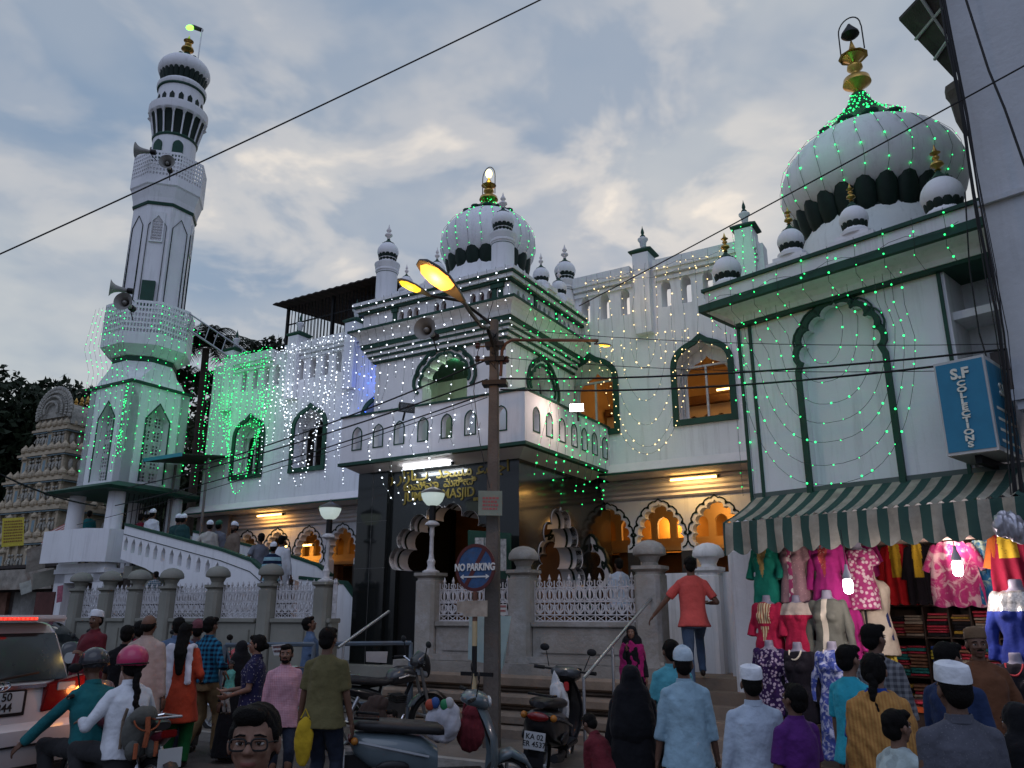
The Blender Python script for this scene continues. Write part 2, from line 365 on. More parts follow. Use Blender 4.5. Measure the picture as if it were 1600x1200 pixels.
def grow(pts, d):                                            # offset an open arch outline outwards
    out = []; n = len(pts)
    for i, p in enumerate(pts):
        a = Vector(pts[max(i-1, 0)]); b = Vector(pts[min(i+1, n-1)]); t = (b-a); t = t.normalized() if t.length > 1e-9 else Vector((0, 1)); nr = Vector((-t.y, t.x))
        out.append((p[0]+nr.x*d, p[1]+nr.y*d))
    return out
def squash_hole(pts): return list(pts)

def dome(parent, c, r, h, z, mat=WHITE, neck=1.24, fat=.16, petal=True, npet=16, fin='gold', fh=.6, pet_h=.28, name='dome', n=48, belly=1.0):
    """bulbous dome with a dark green petal collar below and a ribbed neck on top; c = (x, y) in the parent's frame"""
    k = h
    prof = [(r*.74, 0), (r*.86, k*.06), (r*.95, k*.16), (r, k*.30), (r*.985, k*.44), (r*.92, k*.58), (r*.80, k*.71), (r*.62, k*.83), (r*.44, k*.91), (r*.30, k*.965), (r*.24, k)]
    MB().lathe(prof, (*c, z), n).build(name, mat, parent, smooth=50)
    if petal:
        m = MB(); m.lathe([(r*.80, -r*pet_h*.9), (r*.72, k*.02)], (*c, z), n)
        for i in range(npet):
            a = 2*math.pi*i/npet; w = math.pi*r*.86/npet; pc = Vector((c[0]+r*.80*math.cos(a), c[1]+r*.80*math.sin(a), z-r*.06))
            rot = Matrix.Rotation(a, 3, 'Z') @ Matrix.Rotation(R(14), 3, 'Y')
            m.ball(pc, (r*.07, w*1.02, r*pet_h*1.05), 8, 8, rot)
        m.build('petal_collar', GREEND, parent, smooth=60)
    m = MB(); nt_ = 12
    m.lathe([(r*.54, k*.885), (r*.47, k*.94), (r*.31, k*(.94+(neck-.94)*.3)), (r*.18, k*(.94+(neck-.94)*.63)), (r*.10, k*(.94+(neck-.94)*.9)), (r*.09, k*neck)], (*c, z), 24)
    for i in range(nt_):
        a = 2*math.pi*i/nt_; m.ball((c[0]+r*.50*math.cos(a), c[1]+r*.50*math.sin(a), z+k*.90), (r*.10, r*.10, r*.035), 8, 5)
    m.build('dome_neck', GREEN, parent, smooth=50)
    zz = z+k*(neck-.02); f = fh; q = f*fat
    if fin == 'gold': P = [(q*.5, 0), (q*.9, .04*f), (q*.45, .09*f), (q*.6, .12*f), (q*1.7, .22*f), (q*1.55, .30*f), (q*.5, .38*f), (q*.5, .42*f), (q*.95, .48*f), (q*.9, .53*f), (q*.4, .58*f), (q*.8, .63*f), (q*1.35, .68*f), (q*.75, .72*f), (q*.35, .85*f), (.002, f)]
    else: P = [(q*.6, 0), (q*.6, .1*f), (q*1.5, .24*f), (q*1.4, .32*f), (q*.5, .42*f), (q*.5, .46*f), (q*1.0, .56*f), (q*.9, .62*f), (q*.4, .76*f), (.002, f)]
    MB().lathe(P, (*c, zz), 32).build('finial', GOLD if fin == 'gold' else PINKW, parent, smooth=60)
    return zz+f
def minidome(parent, c, z, s=1.0, fin='gold', ped=True):
    if ped:
        m = MB(); m.box(c[0]-.30*s, c[0]+.30*s, c[1]-.2*s, c[1]+.2*s, z, z+.10*s).box(c[0]-.22*s, c[0]+.22*s, c[1]-.16*s, c[1]+.16*s, z+.1*s, z+.17*s); m.build('pedestal', WHITE, parent)
        z += .17*s
    MB().lathe([(.20*s, 0), (.20*s, .05*s), (.15*s, .09*s), (.14*s, .13*s)], (*c, z), 20).build('drum', WHITE, parent, smooth=40)
    return dome(parent, c, .185*s, .30*s, z+.15*s, npet=12, fin=fin, fh=.28*s, pet_h=.35, n=24, fat=.125)
def urn(parent, c, z, s=1.0):
    MB().lathe([(.05*s, 0), (.05*s, .06*s), (.075*s, .10*s), (.085*s, .20*s), (.13*s, .27*s), (.13*s, .30*s), (.07*s, .34*s), (.04*s, .36*s)], (*c, z), 16).build('urn', WHITE, parent, smooth=50)
    MB().lathe([(.06*s, .34*s), (.07*s, .37*s), (.03*s, .42*s), (.045*s, .47*s), (.035*s, .53*s), (.012*s, .60*s), (.002, .66*s)], (*c, z), 12).build('finial', GREEN, parent, smooth=50)
# ------------------------------------------------------------ ground, road, pavement
def slab(name, pts, z, mat, kind='structure', t=0):
    m = MB(); n = len(pts)
    if t:
        m.loft([[(x, y, z-t) for x, y in pts], [(x, y, z) for x, y in pts]])
    else: m.add([(x, y, z) for x, y in pts], [tuple(range(n))])
    o = m.build(name, mat); tag(o, kind=kind); return o
EARTH = pbr('dusty_earth', (.13, .115, .095), .95, var=.3, scale=.4, bump=.4, bscale=9)
ROADM = pbr('worn_asphalt', (.085, .074, .066), .9, var=.35, scale=1.1, bump=.6, bscale=45, dirt=(.13, .115, .10))
PAVE = pbr('dusty_pavement', (.17, .145, .12), .92, var=.3, scale=1.6, bump=.5, bscale=14, dirt=(.10, .09, .08))
slab('ground', [(-600, -600), (600, -600), (600, 600), (-600, 600)], -.02, EARTH)
a = FM.p; 
def fmq(s0, s1, w0, w1): return [tuple(FM.p(s, w).xy) for s, w in ((s0, w0), (s1, w0), (s1, w1), (s0, w1))]
slab('road', fmq(-70, 30, -11, -2.6), -.012, ROADM)
slab('pavement', fmq(-20, 9, -2.6, 1.2), .10, PAVE, t=.14)
slab('kerb', fmq(-20, 9, -2.74, -2.604), .112, STONE, t=.16)

# ------------------------------------------------------------ the mosque
mq = thing('mosque', 'white mosque with dark green trim, black granite porch, small striped-light dome and arcaded wings', 'mosque', FM)
WS_ = 3.65
wins = [-13.23, -10.9, -8.45, -2.58, -.11]
nich = [FM.px(x, y, WS_)[0] for x, y in ((382, 590), (399, 588), (417, 584), (433, 580), (470, 578), (489, 574), (509, 570), (529, 566), (915, 480), (945, 480), (977, 476), (1041, 462), (1073, 462), (1107, 458))]+[-8.75, -8.2]
nz0, nz1 = FM.px(382, 611, WS_)[1], FM.px(382, 580, WS_)[1]
holes = [ogee(c, .53, 5.56, 6.55, 7.2) for c in wins]+[pointed(c, .105, nz0, nz1-.16, nz1) for c in nich]
w_ = MB(); w_.plate([(-15.05, 4.72), (1.3, 4.72), (1.3, 9.0), (-15.05, 9.0)], holes, WS_, WS_+.36); w_.box(-15.05, -14.7, WS_+.36, 9, 4.6, 9)
w_.build('wing_wall', WHITE, mq)
for s0, s1 in ((-14.35, -12.45), (-11.95, -9.75), (-9.35, -6.3), (-2.9, -1.52), (-.98, 1.2)):
    m = MB(); m.box(s0, s1, WS_-.14, WS_+.5, 8.86, 9.1).box(s0, s1, WS_-.10, WS_+.498, 8.76, 8.86).box(s0, s1, WS_-.02, WS_+.496, 8.72, 8.76).box(s0, s1, WS_-.05, WS_+.5, 8.64, 8.72)
    m.build('parapet_moulding', WHITE2, mq)
for s_ in (FM.px(360, 560, WS_-.1)[0], FM.px(460, 540, WS_-.1)[0], FM.px(549, 520, WS_-.1)[0], -1.25, .98):
    p = MB().box(s_-.18, s_+.18, WS_-.17, WS_+.3, 7.5, 9.33).build('parapet_pillar', WHITE, mq)
    c = MB(); c.loft([[(s_-q, WS_+.06-q, z), (s_+q, WS_+.06-q, z), (s_+q, WS_+.06+q, z), (s_-q, WS_+.06+q, z)] for q, z in ((.19, 9.33), (.26, 9.38), (.26, 9.41), (.12, 9.50))])
    c.build('pillar_cap', GREEN, p)
    urn(p, (s_, WS_+.06), 9.49, .88)
# upper windows
def win_room(s0, s1, mat, z0=5.0, z1=7.6, d=3.0):
    m = MB(); m.box(s0, s1, WS_+.40, WS_+d, z0, z1)
    m.f = [f for i, f in enumerate(m.f) if i != 2]; m.mi = m.mi[:5]; return m.build('room', mat, mq)
for i, c in enumerate(wins):
    fr = MB().band(ogee(c, .53, 5.56, 6.55, 7.2), grow(ogee(c, .53, 5.56, 6.55, 7.2), .12), WS_-.05, WS_)
    fr.box(c-.65, c+.65, WS_-.06, WS_, 5.44, 5.56)
    f = fr.build('window_frame', GREEN, mq)
    # inner frame and panes
    q = MB()
    for x in (c-.50, c, c+.48): q.box(x-.02, x+.02, WS_+.24, WS_+.28, 5.56, 6.7)
    q.box(c-.52, c+.52, WS_+.235, WS_+.285, 6.68, 6.72)
    q.build('casement', IRONW, f)
    il = ogee(c, .44, 5.56, 6.4, 6.95)
    iv = MB().plate([(c-.62, 5.3), (c+.62, 5.3), (c+.62, 7.4), (c-.62, 7.4)], [il], WS_+.37, WS_+.40).build('inner_arch', WHITE2, f)
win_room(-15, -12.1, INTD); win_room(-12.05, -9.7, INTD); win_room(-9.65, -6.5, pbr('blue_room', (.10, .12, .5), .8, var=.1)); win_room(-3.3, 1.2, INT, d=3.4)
m = MB()
hs = [pointed(x, .11, 5.75, 6.05, 6.2) for x in np.arange(-3.0, 1.1, .32)]
m.plate([(-3.25, 5.55), (1.15, 5.55), (1.15, 6.42), (-3.25, 6.42)], hs, WS_+2.3, WS_+2.36); m.build('gallery_screen', pbr('pale_gallery', (.72, .60, .42), .7, var=.05), mq)
MB().box(-3.25, 1.15, WS_+2.8, WS_+2.84, 5.3, 6.8).build('gallery_back', WOOD, mq)
MB().box(-3.25, 1.15, WS_+2.2, WS_+2.32, 5.0, 5.56).build('dark_dado', WOOD, mq)
MB().box(-3.25, 1.15, WS_+2.2, WS_+2.36, 6.44, 6.6).build('gallery_beam', WOOD, mq)
for x_ in (-2.9, -.45): MB().box(x_, x_+1.1, WS_+2.1, WS_+2.14, 6.66, 6.70).build('ceiling_tube', lit('ceiling_tube_glow', (1, .6, .2), 6), mq)
# eaves skirt below the upper storey
m = MB()
for s0, s1 in ((-15.5, -6.3), (-2.4, 1.2)):
    m.loft([[(s, WS_+.0, 4.80), (s, WS_-.22, 4.60), (s, WS_-.22, 4.55), (s, 4.9, 4.52), (s, 4.9, 4.8)] for s in (s0, s1)])
m.build('eaves', PINKW, mq)
m = MB()
for s0, s1 in ((-15.5, -6.3), (-2.35, 1.2)): m.box(s0, s1, WS_-.228, WS_-.2, 4.545, 4.585)
m.build('eaves_edge', GREEN, mq)
m = MB(); m.box(-15.0, 1.2, WS_-.002, WS_+.3, 4.6, 4.9); m.build('wall_foot', WHITE, mq)
m = MB()                                                     # stepped moulding over the arcade
for i in range(4):
    z = 4.50-.095*i; y = 4.12+.055*i
    for s0, s1 in ((-15.0, -6.3), (-2.66, 1.2)): m.loft([[(s, y+.03, z+.02), (s, y, z-.045), (s, y+.05, z-.075), (s, 4.6, z-.075), (s, 4.6, z+.02)] for s in (s0, s1)])
m.build('stepped_cornice', PINKW, mq)
# ground-floor arcade
ARC = [-13.8, -12.6, -11.4, -10.2, -9.0, -7.8, -2.62, -1.46, -.27, .9]
def arc(c): return foil(c, .44, 1.0, 3.2, 3.96, 5, .40, 5)
m = MB(); m.plate([(-15.0, .9), (1.5, .9), (1.5, 4.2), (-15.0, 4.2)], [arc(c) for c in ARC], 4.4, 4.62); m.build('arcade_wall', WHITE, mq)
for c in ARC:
    o = arc(c); o = o[1:-1]
    MB().band(grow(o, .075), grow(o, .105), 4.385, 4.402).build('arch_outline', GREEND, mq)
for a0, a1 in [(-15, ARC[0]-.45)]+[(ARC[i]+.45, ARC[i+1]-.45) for i in range(len(ARC)-1)]: MB().box(a0-.005, a1+.005, 4.37, 4.66, .9, 3.05).build('pier', pbr('dark_pier', (.05, .045, .04), .4, var=.2), mq)
# inside the arcade
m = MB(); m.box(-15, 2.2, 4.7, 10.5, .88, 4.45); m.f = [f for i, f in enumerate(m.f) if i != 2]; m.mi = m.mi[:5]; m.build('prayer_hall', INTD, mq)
m = MB()
hs = [pointed(x, .15, 3.52, 3.85, 4.02) for x in np.arange(-14.6, 2.0, .46)]
m.plate([(-14.9, 3.3), (2.1, 3.3), (2.1, 4.3), (-14.9, 4.3)], hs, 6.6, 6.7).box(-14.9, 2.1, 6.3, 6.7, 3.22, 3.3)
m.build('gallery', INT, mq)
MB().box(-14.9, 2.1, 7.4, 7.45, 3.25, 4.4).build('gallery_back', pbr('amber_wall', (.50, .24, .05), .6, var=.15), mq)
for x in np.arange(-14.2, 2.0, 1.84): MB().box(x-.12, x+.12, 6.5, 6.74, .9, 3.25).build('hall_pillar', WOOD, mq)
MB().box(-14.9, 2.1, 8.0, 8.05, .9, 3.25).build('hall_back', pbr('brown_panelling', (.13, .07, .035), .5, var=.3, scale=1.5), mq)
lamp('hall_light', mq, (-.4, 6.0, 4.1), (1, .52, .15), 34, .25); lamp('hall_light', mq, (-10.3, 6.1, 4.2), (1, .55, .25), 20, .25)
lamp('hall_light', mq, (.2, 5.6, 2.4), (1, .62, .25), 9, .15); lamp('hall_light', mq, (-2.2, 7.1, 3.9), (1, .6, .2), 30, .2)
lamp('room_light', mq, (-.3, WS_+1.6, 7.2), (1, .55, .2), 11, .2); lamp('room_light', mq, (-2.3, WS_+1.8, 6.9), (1, .55, .2), 5, .2)
BULBW = lit('warm_bulb', (1, .72, .35), 12)
for (x, y, z), wl in zip(((-1.3, 5.9, 3.1), (-.2, 5.9, 2.75), (-.5, 6.0, 5.62+.25), (-.05, 6.0, 5.9), (.45, 6.2, 3.0)), ('behind the arch left of the rightmost pier', 'low behind the arch nearest the white pillar', 'on the left in the upper window by the corner building', 'on the right in the upper window by the corner building', 'behind the rightmost arch next to the white pillar')):
    t = thing('hall_lamp', '', 'lamp', FM, (x, y, z)); MB().ball((0, 0, 0), .045, 10, 8).build('bulb', BULBW, t); MB().box(-.02, .02, -.02, .02, .04, .14).build('bulb_holder', BLACKM, t)
    t['label'] = 'small warm lamp '+wl; t['group'] = 'small lamps inside the mosque'
# ---- roof slab of the wings
MB().box(-14.7, 1.2, WS_+.36, 9.5, 7.62, 7.72).build('roof', STONEL, mq)
MB().box(-14.7, 3.5, 9.4, 9.9, .9, 7.7).build('rear_wall', WHITE2, mq)

# ---- porch: black granite ground floor
SR, SL, WF = -2.66, -6.3, .7
def strip(pts, y0, y1, m=None, axis='y'):
    m = m or MB(); n = len(pts); m.add([(x, y0, z) for x, z in pts]+[(x, y1, z) for x, z in pts], [(i, i+1, n+i+1, n+i) for i in range(n-1)]); return m
po = foil(-4.28, 1.10, 1.0, 2.62, 3.66, 4, .46, 8)
m = MB(); m.plate([(SL, .1), (SR, .1), (SR, 4.62), (SL, 4.62)], [po], WF, WF+.12)
m.box(SL-.03, SL+.72, WF-.10, WF+.1, .1, 4.6)
side = MB(); ps = foil(2.28, .80, 1.0, 2.25, 3.66, 4, .46, 8)
side.plate([(WF+.12, .1), (WS_+1.0, .1), (WS_+1.0, 4.62), (WF+.12, 4.62)], [ps], 0, .12)
rot = Matrix.Translation((SR, 0, 0)) @ Matrix.Rotation(R(90), 4, 'Z')
side.xf(rot); m.add(side.v, side.f)
m.box(SL, SL+.12, WF+.12, WS_+1, .1, 4.6)
m.build('granite_wall', GRANITE, mq)
m = MB()
for z in (2.66, 3.55): m.box(SL-.035, SL+.74, WF-.104, WF-.099, z, z+.006)
m.box(SL+.35, SL+.356, WF-.104, WF-.099, .1, 4.6); m.build('granite_joint', pbr('pale_joint', (.12, .12, .12), .5, var=0, bump=0), mq)
REV = pbr('white_reveal', (.62, .60, .62), .5, var=.05, bump=.03)
m = strip(po[1:-1], WF-.02, WF+.55); sd = strip(ps[1:-1], -.02, .5); sd.xf(rot @ Matrix.Diagonal((1, -1, 1, 1)) if False else rot); m.add(sd.v, sd.f)
m.build('scalloped_reveal', REV, mq, smooth=35)
m = strip(grow(po[1:-1], -.012), WF+.2, WF+.26); sd = strip(grow(ps[1:-1], -.012), .2, .25); sd.xf(rot); m.add(sd.v, sd.f); m.build('reveal_line', GREEND, mq)
m = MB(); m.box(SL+.2, SR-.2, 3.7, 3.75, 1, 4.5); m.build('porch_back_wall', pbr('orange_wood_panel', (.22, .10, .03), .45, var=.3, scale=2), mq)
pi = foil(-3.2, .7, 1.0, 2.4, 3.4, 4, .45, 8)
m = MB().band(pi[1:-1], grow(pi[1:-1], .1), 3.60, 3.70); m.build('inner_arch', REV, mq); MB().band(grow(pi[1:-1], .1), grow(pi[1:-1], .15), 3.59, 3.70).build('inner_arch_line', GREEND, mq)
MB().box(SL+.9, SL+1.55, WF+.14, WF+.2, .9, 2.6).build('dark_door', DARK, mq)
lamp('porch_light', mq, (-3.6, 2.2, 3.9), (1, .6, .25), 7, .15)
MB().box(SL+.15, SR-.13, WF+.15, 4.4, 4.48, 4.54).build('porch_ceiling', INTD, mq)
# lettering on the granite
kan = '\u0c9c\u0cc1\u0cae\u0ccd\u0cae\u0cbe  \u0cae\u0cb8\u0cc0\u0ca6\u0cbf'
ur = '\ufe81\ufe9f\ufe8e\ufee3\ufecb \ufee3\ufeb4\ufea0\ufeaa  \ufe8f\ufe8e\ufeaf\ufe8d\ufead \ufead\ufeee\ufe91'
cx = FM.px(686, 770, WF)[0]
for s, size, z, x, sx in (('JUMMA  MASJID', .25, 4.0, cx, .95), (kan, .20, 4.2, cx, 1.0), (ur[::-1], .33, 4.42, cx+.05, 1.0), ('ESTD 1790', .07, 3.86, cx+.95, 1)):
    text(s, size, GOLDL, mq, (x, WF-.012, z-.03), bold=.004, sx=sx)
# ---- balcony
BS, BW = -2.19, .1
bz0 = FM.px(558, 702, BW)[1]; bz1 = FM.px(558, 669, BW)[1]
fc = [FM.px(x, y, BW)[0] for x, y in ((558, 690), (591, 684), (624, 678), (661, 672), (698, 666), (735, 661), (783, 656))]
def side_w(x, y, s):                                         # where the plane x=s of the main frame is seen at a pixel
    r = ray(x, y); t = ((FM.p(s, 0)-CAM).dot(FM.U))/r.dot(FM.U); h = CAM+r*t; return FM.loc(h)[1], h.z
sc_ = [side_w(x, y, BS)[0] for x, y in ((838, 655), (858, 663), (878, 671), (897, 680), (913, 688), (929, 697), (945, 703))]
def bal(m, hs, x0, x1, y0, y1): m.plate([(x0, 4.66), (x1, 4.66), (x1, 5.57), (x0, 5.57)], hs, y0, y1)
m = MB(); bal(m, [pointed(c, .105, bz0, bz1-.14, bz1) for c in fc], -6.4, BS, BW, BW+.12)
sd = MB(); bal(sd, [pointed(c, .105, bz0, bz1-.14, bz1) for c in sc_], BW+.12, WS_, 0, .12); r2 = Matrix.Translation((BS, 0, 0)) @ Matrix.Rotation(R(90), 4, 'Z'); sd.xf(r2); m.add(sd.v, sd.f)
m.box(-6.4, -6.28, BW+.12, WS_, 4.66, 5.57); m.build('balcony_parapet', WHITE, mq)
m = MB(); m.box(-6.43, BS+.03, BW-.03, BW+.15, 5.57, 5.605).box(BS-.15, BS+.03, BW+.15, WS_, 5.57, 5.605).box(-6.43, BS+.03, BW-.03, BW+.1, 4.60, 4.66).box(BS-.1, BS+.03, BW+.1, WS_, 4.60, 4.66)
m.build('balcony_coping', GREEN, mq)
for c in fc: MB().band(pointed(c, .105, bz0, bz1-.14, bz1), grow(pointed(c, .105, bz0, bz1-.14, bz1), .022), BW-.012, BW).box(c-.127, c+.127, BW-.012, BW, bz0-.022, bz0).build('niche_frame', GREEN, mq)
for c in sc_:
    q = MB().band(pointed(c, .105, bz0, bz1-.14, bz1), grow(pointed(c, .105, bz0, bz1-.14, bz1), .022), -.012, 0).box(c-.127, c+.127, -.012, 0, bz0-.022, bz0); q.xf(r2); q.build('niche_frame', GREEN, mq)
m = MB(); m.loft([[(-6.38, BW+.02, 4.62), (BS-.01, BW+.02, 4.62), (BS-.01, WS_, 4.62), (-6.38, WS_, 4.62)], [(SL, WF+.02, 4.50), (SR, WF+.02, 4.50), (SR, WS_, 4.50), (SL, WS_, 4.50)]]); m.box(-6.3, BS-.1, BW+.12, WS_, 4.655, 4.72)
m.build('balcony_floor', PINKW, mq)
# ---- porch upper storey
UL, UR, UF = -6.2, -3.0, .8
ua = foil(-4.42, .54, 4.9, 6.2, 6.76, 4, .30, 6); usd = foil(2.25, .46, 4.9, 6.15, 6.66, 4, .30, 6)
m = MB(); m.plate([(UL, 4.7), (UR, 4.7), (UR, 7.3), (UL, 7.3)], [ua], UF, UF+.3)
sd = MB(); sd.plate([(UF+.3, 4.7), (WS_, 4.7), (WS_, 7.3), (UF+.3, 7.3)], [usd], 0, .3); r3 = Matrix.Translation((UR, 0, 0)) @ Matrix.Rotation(R(90), 4, 'Z'); sd.xf(r3); m.add(sd.v, sd.f)
m.box(UL, UL+.3, UF+.3, WS_, 4.7, 7.3); m.build('porch_upper_wall', WHITE, mq)
for a0, y_, mx in ((ua, UF, None), (usd, 0, r3)):
    q = MB().band(a0[1:-1], grow(a0[1:-1], .05), y_-.03, y_+.02)
    b = a0[1:-1]; q.band(grow(b, .13), grow(b, .19), y_-.045, y_+.01)
    if mx: q.xf(mx)
    q.build('arch_moulding', GREEN, mq)
m = MB(); m.box(UL+.3, UR-.3, 2.6, 2.65, 4.7, 7.2); m.build('upper_room_wall', WHITE2, mq)
MB().box(-4.3, -3.32, 1.5, 1.55, 4.8, 7.1).build('green_lit_wall', pbr('green_lit_wall', (.03, .20, .04), .6, var=.3), mq)  # panel painted green to stand in for green light on the inner wall
MB().box(UL+.3, UR-.3, UF+.3, WS_, 7.15, 7.2).build('upper_room_ceiling', INTD, mq)
lamp('upper_room_light', mq, (-4.5, 1.35, 6.8), (.6, 1, .6), 9, .1)
steps = [(6.87, 6.91, .05, 'g'), (6.91, 6.97, .09, 'w'), (6.97, 7.01, .12, 'g'), (7.01, 7.07, .15, 'w'), (7.07, 7.11, .18, 'g'), (7.11, 7.16, .20, 'w'), (7.16, 7.25, .24, 'g'), (7.25, 7.50, (.26, .43), 'w'), (7.50, 7.55, .45, 'g'),
         (7.93, 7.98, .30, 'g'), (7.98, 8.06, .34, 'w'), (8.06, 8.10, .38, 'g'), (8.10, 8.17, .40, 'w')]
def cornice(root, sl, sr, wf, wb, steps):
    gm, wm = MB(), MB()
    for z0, z1, p, k in steps:
        p0, p1 = p if isinstance(p, tuple) else (p, p); q = gm if k == 'g' else wm
        if p0 == p1: q.box(sl-p0, sr+p0, wf-p0, wb, z0, z1)
        else:
            q.loft([[(sl-pp, wf-pp, z), (sr+pp, wf-pp, z), (sr+pp, wb, z), (sl-pp, wb, z)] for pp, z in [(p0+(p1-p0)*(1-math.cos(t*math.pi/2)), z0+(z1-z0)*math.sin(t*math.pi/2)) for t in (0, .25, .5, .75, 1)]])
    gm.build('green_cornice', GREEN, root); wm.build('white_cornice', WHITE2, root)
cornice(mq, UL, UR, UF, WS_, steps)
fz0, fz1 = 7.55, 7.93
def ff(x, y): return FM.px(x, y, UF-.22)[0]
fx = [ff(*p) for p in ((627, 492), (640, 490), (650, 488), (682, 482), (693, 480), (739, 470), (752, 468), (765, 466))]
m = MB(); m.plate([(UL-.22, fz0), (UR+.22, fz0), (UR+.22, fz1), (UL-.22, fz1)], [pointed(c, .065, fz0+.04, fz0+.2, fz0+.3) for c in fx], UF-.22, UF-.12)
fw = [.9+.2*i for i in range(3)]+[1.75+.2*i for i in range(3)]+[2.65+.2*i for i in range(3)]
sd = MB(); sd.plate([(UF-.12, fz0), (WS_, fz0), (WS_, fz1), (UF-.12, fz1)], [pointed(c, .055, fz0+.04, fz0+.2, fz0+.3) for c in fw], 0, .1); r4 = Matrix.Translation((UR+.22, 0, 0)) @ Matrix.Rotation(R(90), 4, 'Z'); sd.xf(r4); m.add(sd.v, sd.f)
m.box(UL-.22, UL-.1, UF-.12, WS_, fz0, fz1)
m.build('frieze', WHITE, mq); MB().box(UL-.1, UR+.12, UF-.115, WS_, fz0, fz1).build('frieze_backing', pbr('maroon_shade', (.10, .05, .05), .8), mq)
for x in (ff(618, 490), ff(773, 466), UR+.02): MB().box(x-.05, x+.05, UF-.25, UF-.221, fz0, fz1-.1).box(x-.08, x+.08, UF-.27, UF-.221, fz1-.1, fz1).build('frieze_pilaster', GREEN, mq)
for y in (1.55, 2.45): MB().box(UR+.221, UR+.25, y-.05, y+.05, fz0, fz1).build('frieze_pilaster', GREEN, mq)
MB().box(UL, UR, UF, WS_+1, 8.0, 8.14).build('porch_roof', STONEL, mq)
# dome, turrets, little domes of the porch
MB().lathe([(1.02, 8.1), (1.02, 8.7), (.93, 8.8), (.86, 9.2)], (-4.45, 2.4, 0), 32).build('dome_drum', WHITE, mq, smooth=40)
zt = dome(mq, (-4.45, 2.4), 1.08, 1.46, 9.28, npet=18, fh=.80, pet_h=.30, neck=1.08)
pts = [(-4.45+.17*math.cos(t), 2.4, zt-.05+.28*math.sin(t)) for t in np.linspace(0, math.pi, 12)]
fr = MB().tube([(-4.28, 2.4, zt-.5)]+pts+[(-4.62, 2.4, zt-.55)], .011, 5).build('finial_hoop', BLACKM, mq)
MB().ball((-4.45, 2.4, zt+.06), (.075, .075, .11), 12, 8).build('finial_lamp', lit('yellow_lamp', (1, .75, .2), 7), mq, smooth=60)
def turret(c, z, k=1.0, h=.85):
    MB().lathe([(.23*k, 0), (.23*k, h), (.255*k, h+.02), (.255*k, h+.06), (.245*k, h+.07), (.265*k, h+.10), (.265*k, h+.15), (.28*k, h+.17), (.28*k, h+.2), (.17*k, h+.25), (.17*k, h+.3), (.2*k, h+.33), (.15*k, h+.37)], (*c, z), 24).build('turret', WHITE, mq, smooth=40)
    MB().lathe([(.235*k, 0), (.235*k, .012)], (*c, z+h-.04), 24).build('turret_ring', GREEN, mq)
    dome(mq, c, .235*k, .36, z+h+.38, npet=14, fin='white', fh=.36, pet_h=.42, n=28)
turret((-6.15, .95), 8.15); turret((-3.2, 1.0), 8.15, 1.0, .82); turret((-3.15, 3.65), 8.15, 1.05, .75); turret((-6.2, 3.6), 8.15)
for c, s_ in (((-4.55, .62), .95), ((-5.4, .7), .8), ((-2.85, 1.95), .95), ((-2.85, 2.75), .95)): minidome(mq, c, 8.17, s_, fin='white')

# ------------------------------------------------------------ open metal shed on the mosque roof
TIN = pbr('rusty_tin', (.035, .026, .024), .7, var=.4, scale=5, bump=.3)
sh = thing('roof_shed', 'open dark metal shed with railings standing on the mosque roof', 'shed', FM, (-13.6, 5.05, 7.9))
m = MB()
for i in range(31):
    x0 = -.3+i*.14; m.loft([[(x0, -.4, 3.22+.01*(i % 2)), (x0, 3.4, 3.62+.01*(i % 2)), (x0+.14, 3.4, 3.62+.01*((i+1) % 2)), (x0+.14, -.4, 3.22+.01*((i+1) % 2))], [(x0, -.4, 3.25+.03*(i % 2)), (x0, 3.4, 3.65+.03*(i % 2)), (x0+.14, 3.4, 3.65+.03*((i+1) % 2)), (x0+.14, -.4, 3.25+.03*((i+1) % 2))]])
m.build('sheet_roof', TIN, sh)
for x in (0, 1.9, 3.9):
    for y in (0, 3.2): MB().box(x-.04, x+.04, y-.04, y+.04, 0, 3.2+.4*(y > 1)).build('post', BLACKM, sh)
m = MB(); m.box(-.04, 3.95, -.02, .02, 1.3, 1.34).box(-.04, 3.95, -.02, .02, 2.6, 2.63)
for i in range(28): m.box(.02+i*.14, .035+i*.14, -.01, .01, 1.3, 3.2)
for i in range(22): m.box(-.01, .01, i*.145, i*.145+.015, 1.3, 3.3)
m.build('railing', BLACKM, sh)
MB().box(2.2, 3.9, .3, 3.1, 0, 3.1).build('shed_back', TIN, sh)

# ------------------------------------------------------------ minaret
MC = (-16.6, 2.4)
mi = thing('minaret', 'tall white minaret with green bands, two lattice balconies and a small dome', 'minaret', FM, (*MC, 0))
LAT = None
def octo(r, n=8): return n
def oring(m, prof, n=8, ph=R(22.5)): m.lathe(prof, (0, 0, 0), n, ph)
def zz(y):
    lo, hi = -2, 40
    for _ in range(40):
        md = (lo+hi)/2; p = FM.p(*MC, md)-CAM; yy = 600-FPX*(-p.y*SP+p.z*CP)/(p.y*CP+p.z*SP)
        if yy > y: lo = md
        else: hi = md
    return lo
m = MB()
hw = .96                                                    # square lower stage with four lancet openings
lan = spike(0, .36, 5.35, 7.15, 7.62)
for k in range(4):
    q = MB(); q.plate([(-hw, 5.15), (hw, 5.15), (hw, 8.1), (-hw, 8.1)], [lan], -hw, -hw+.3, sides=True)
    q.xf(Matrix.Rotation(R(90)*k, 4, 'Z')); m.add(q.v, q.f)
m.build('square_stage', WHITE, mi)
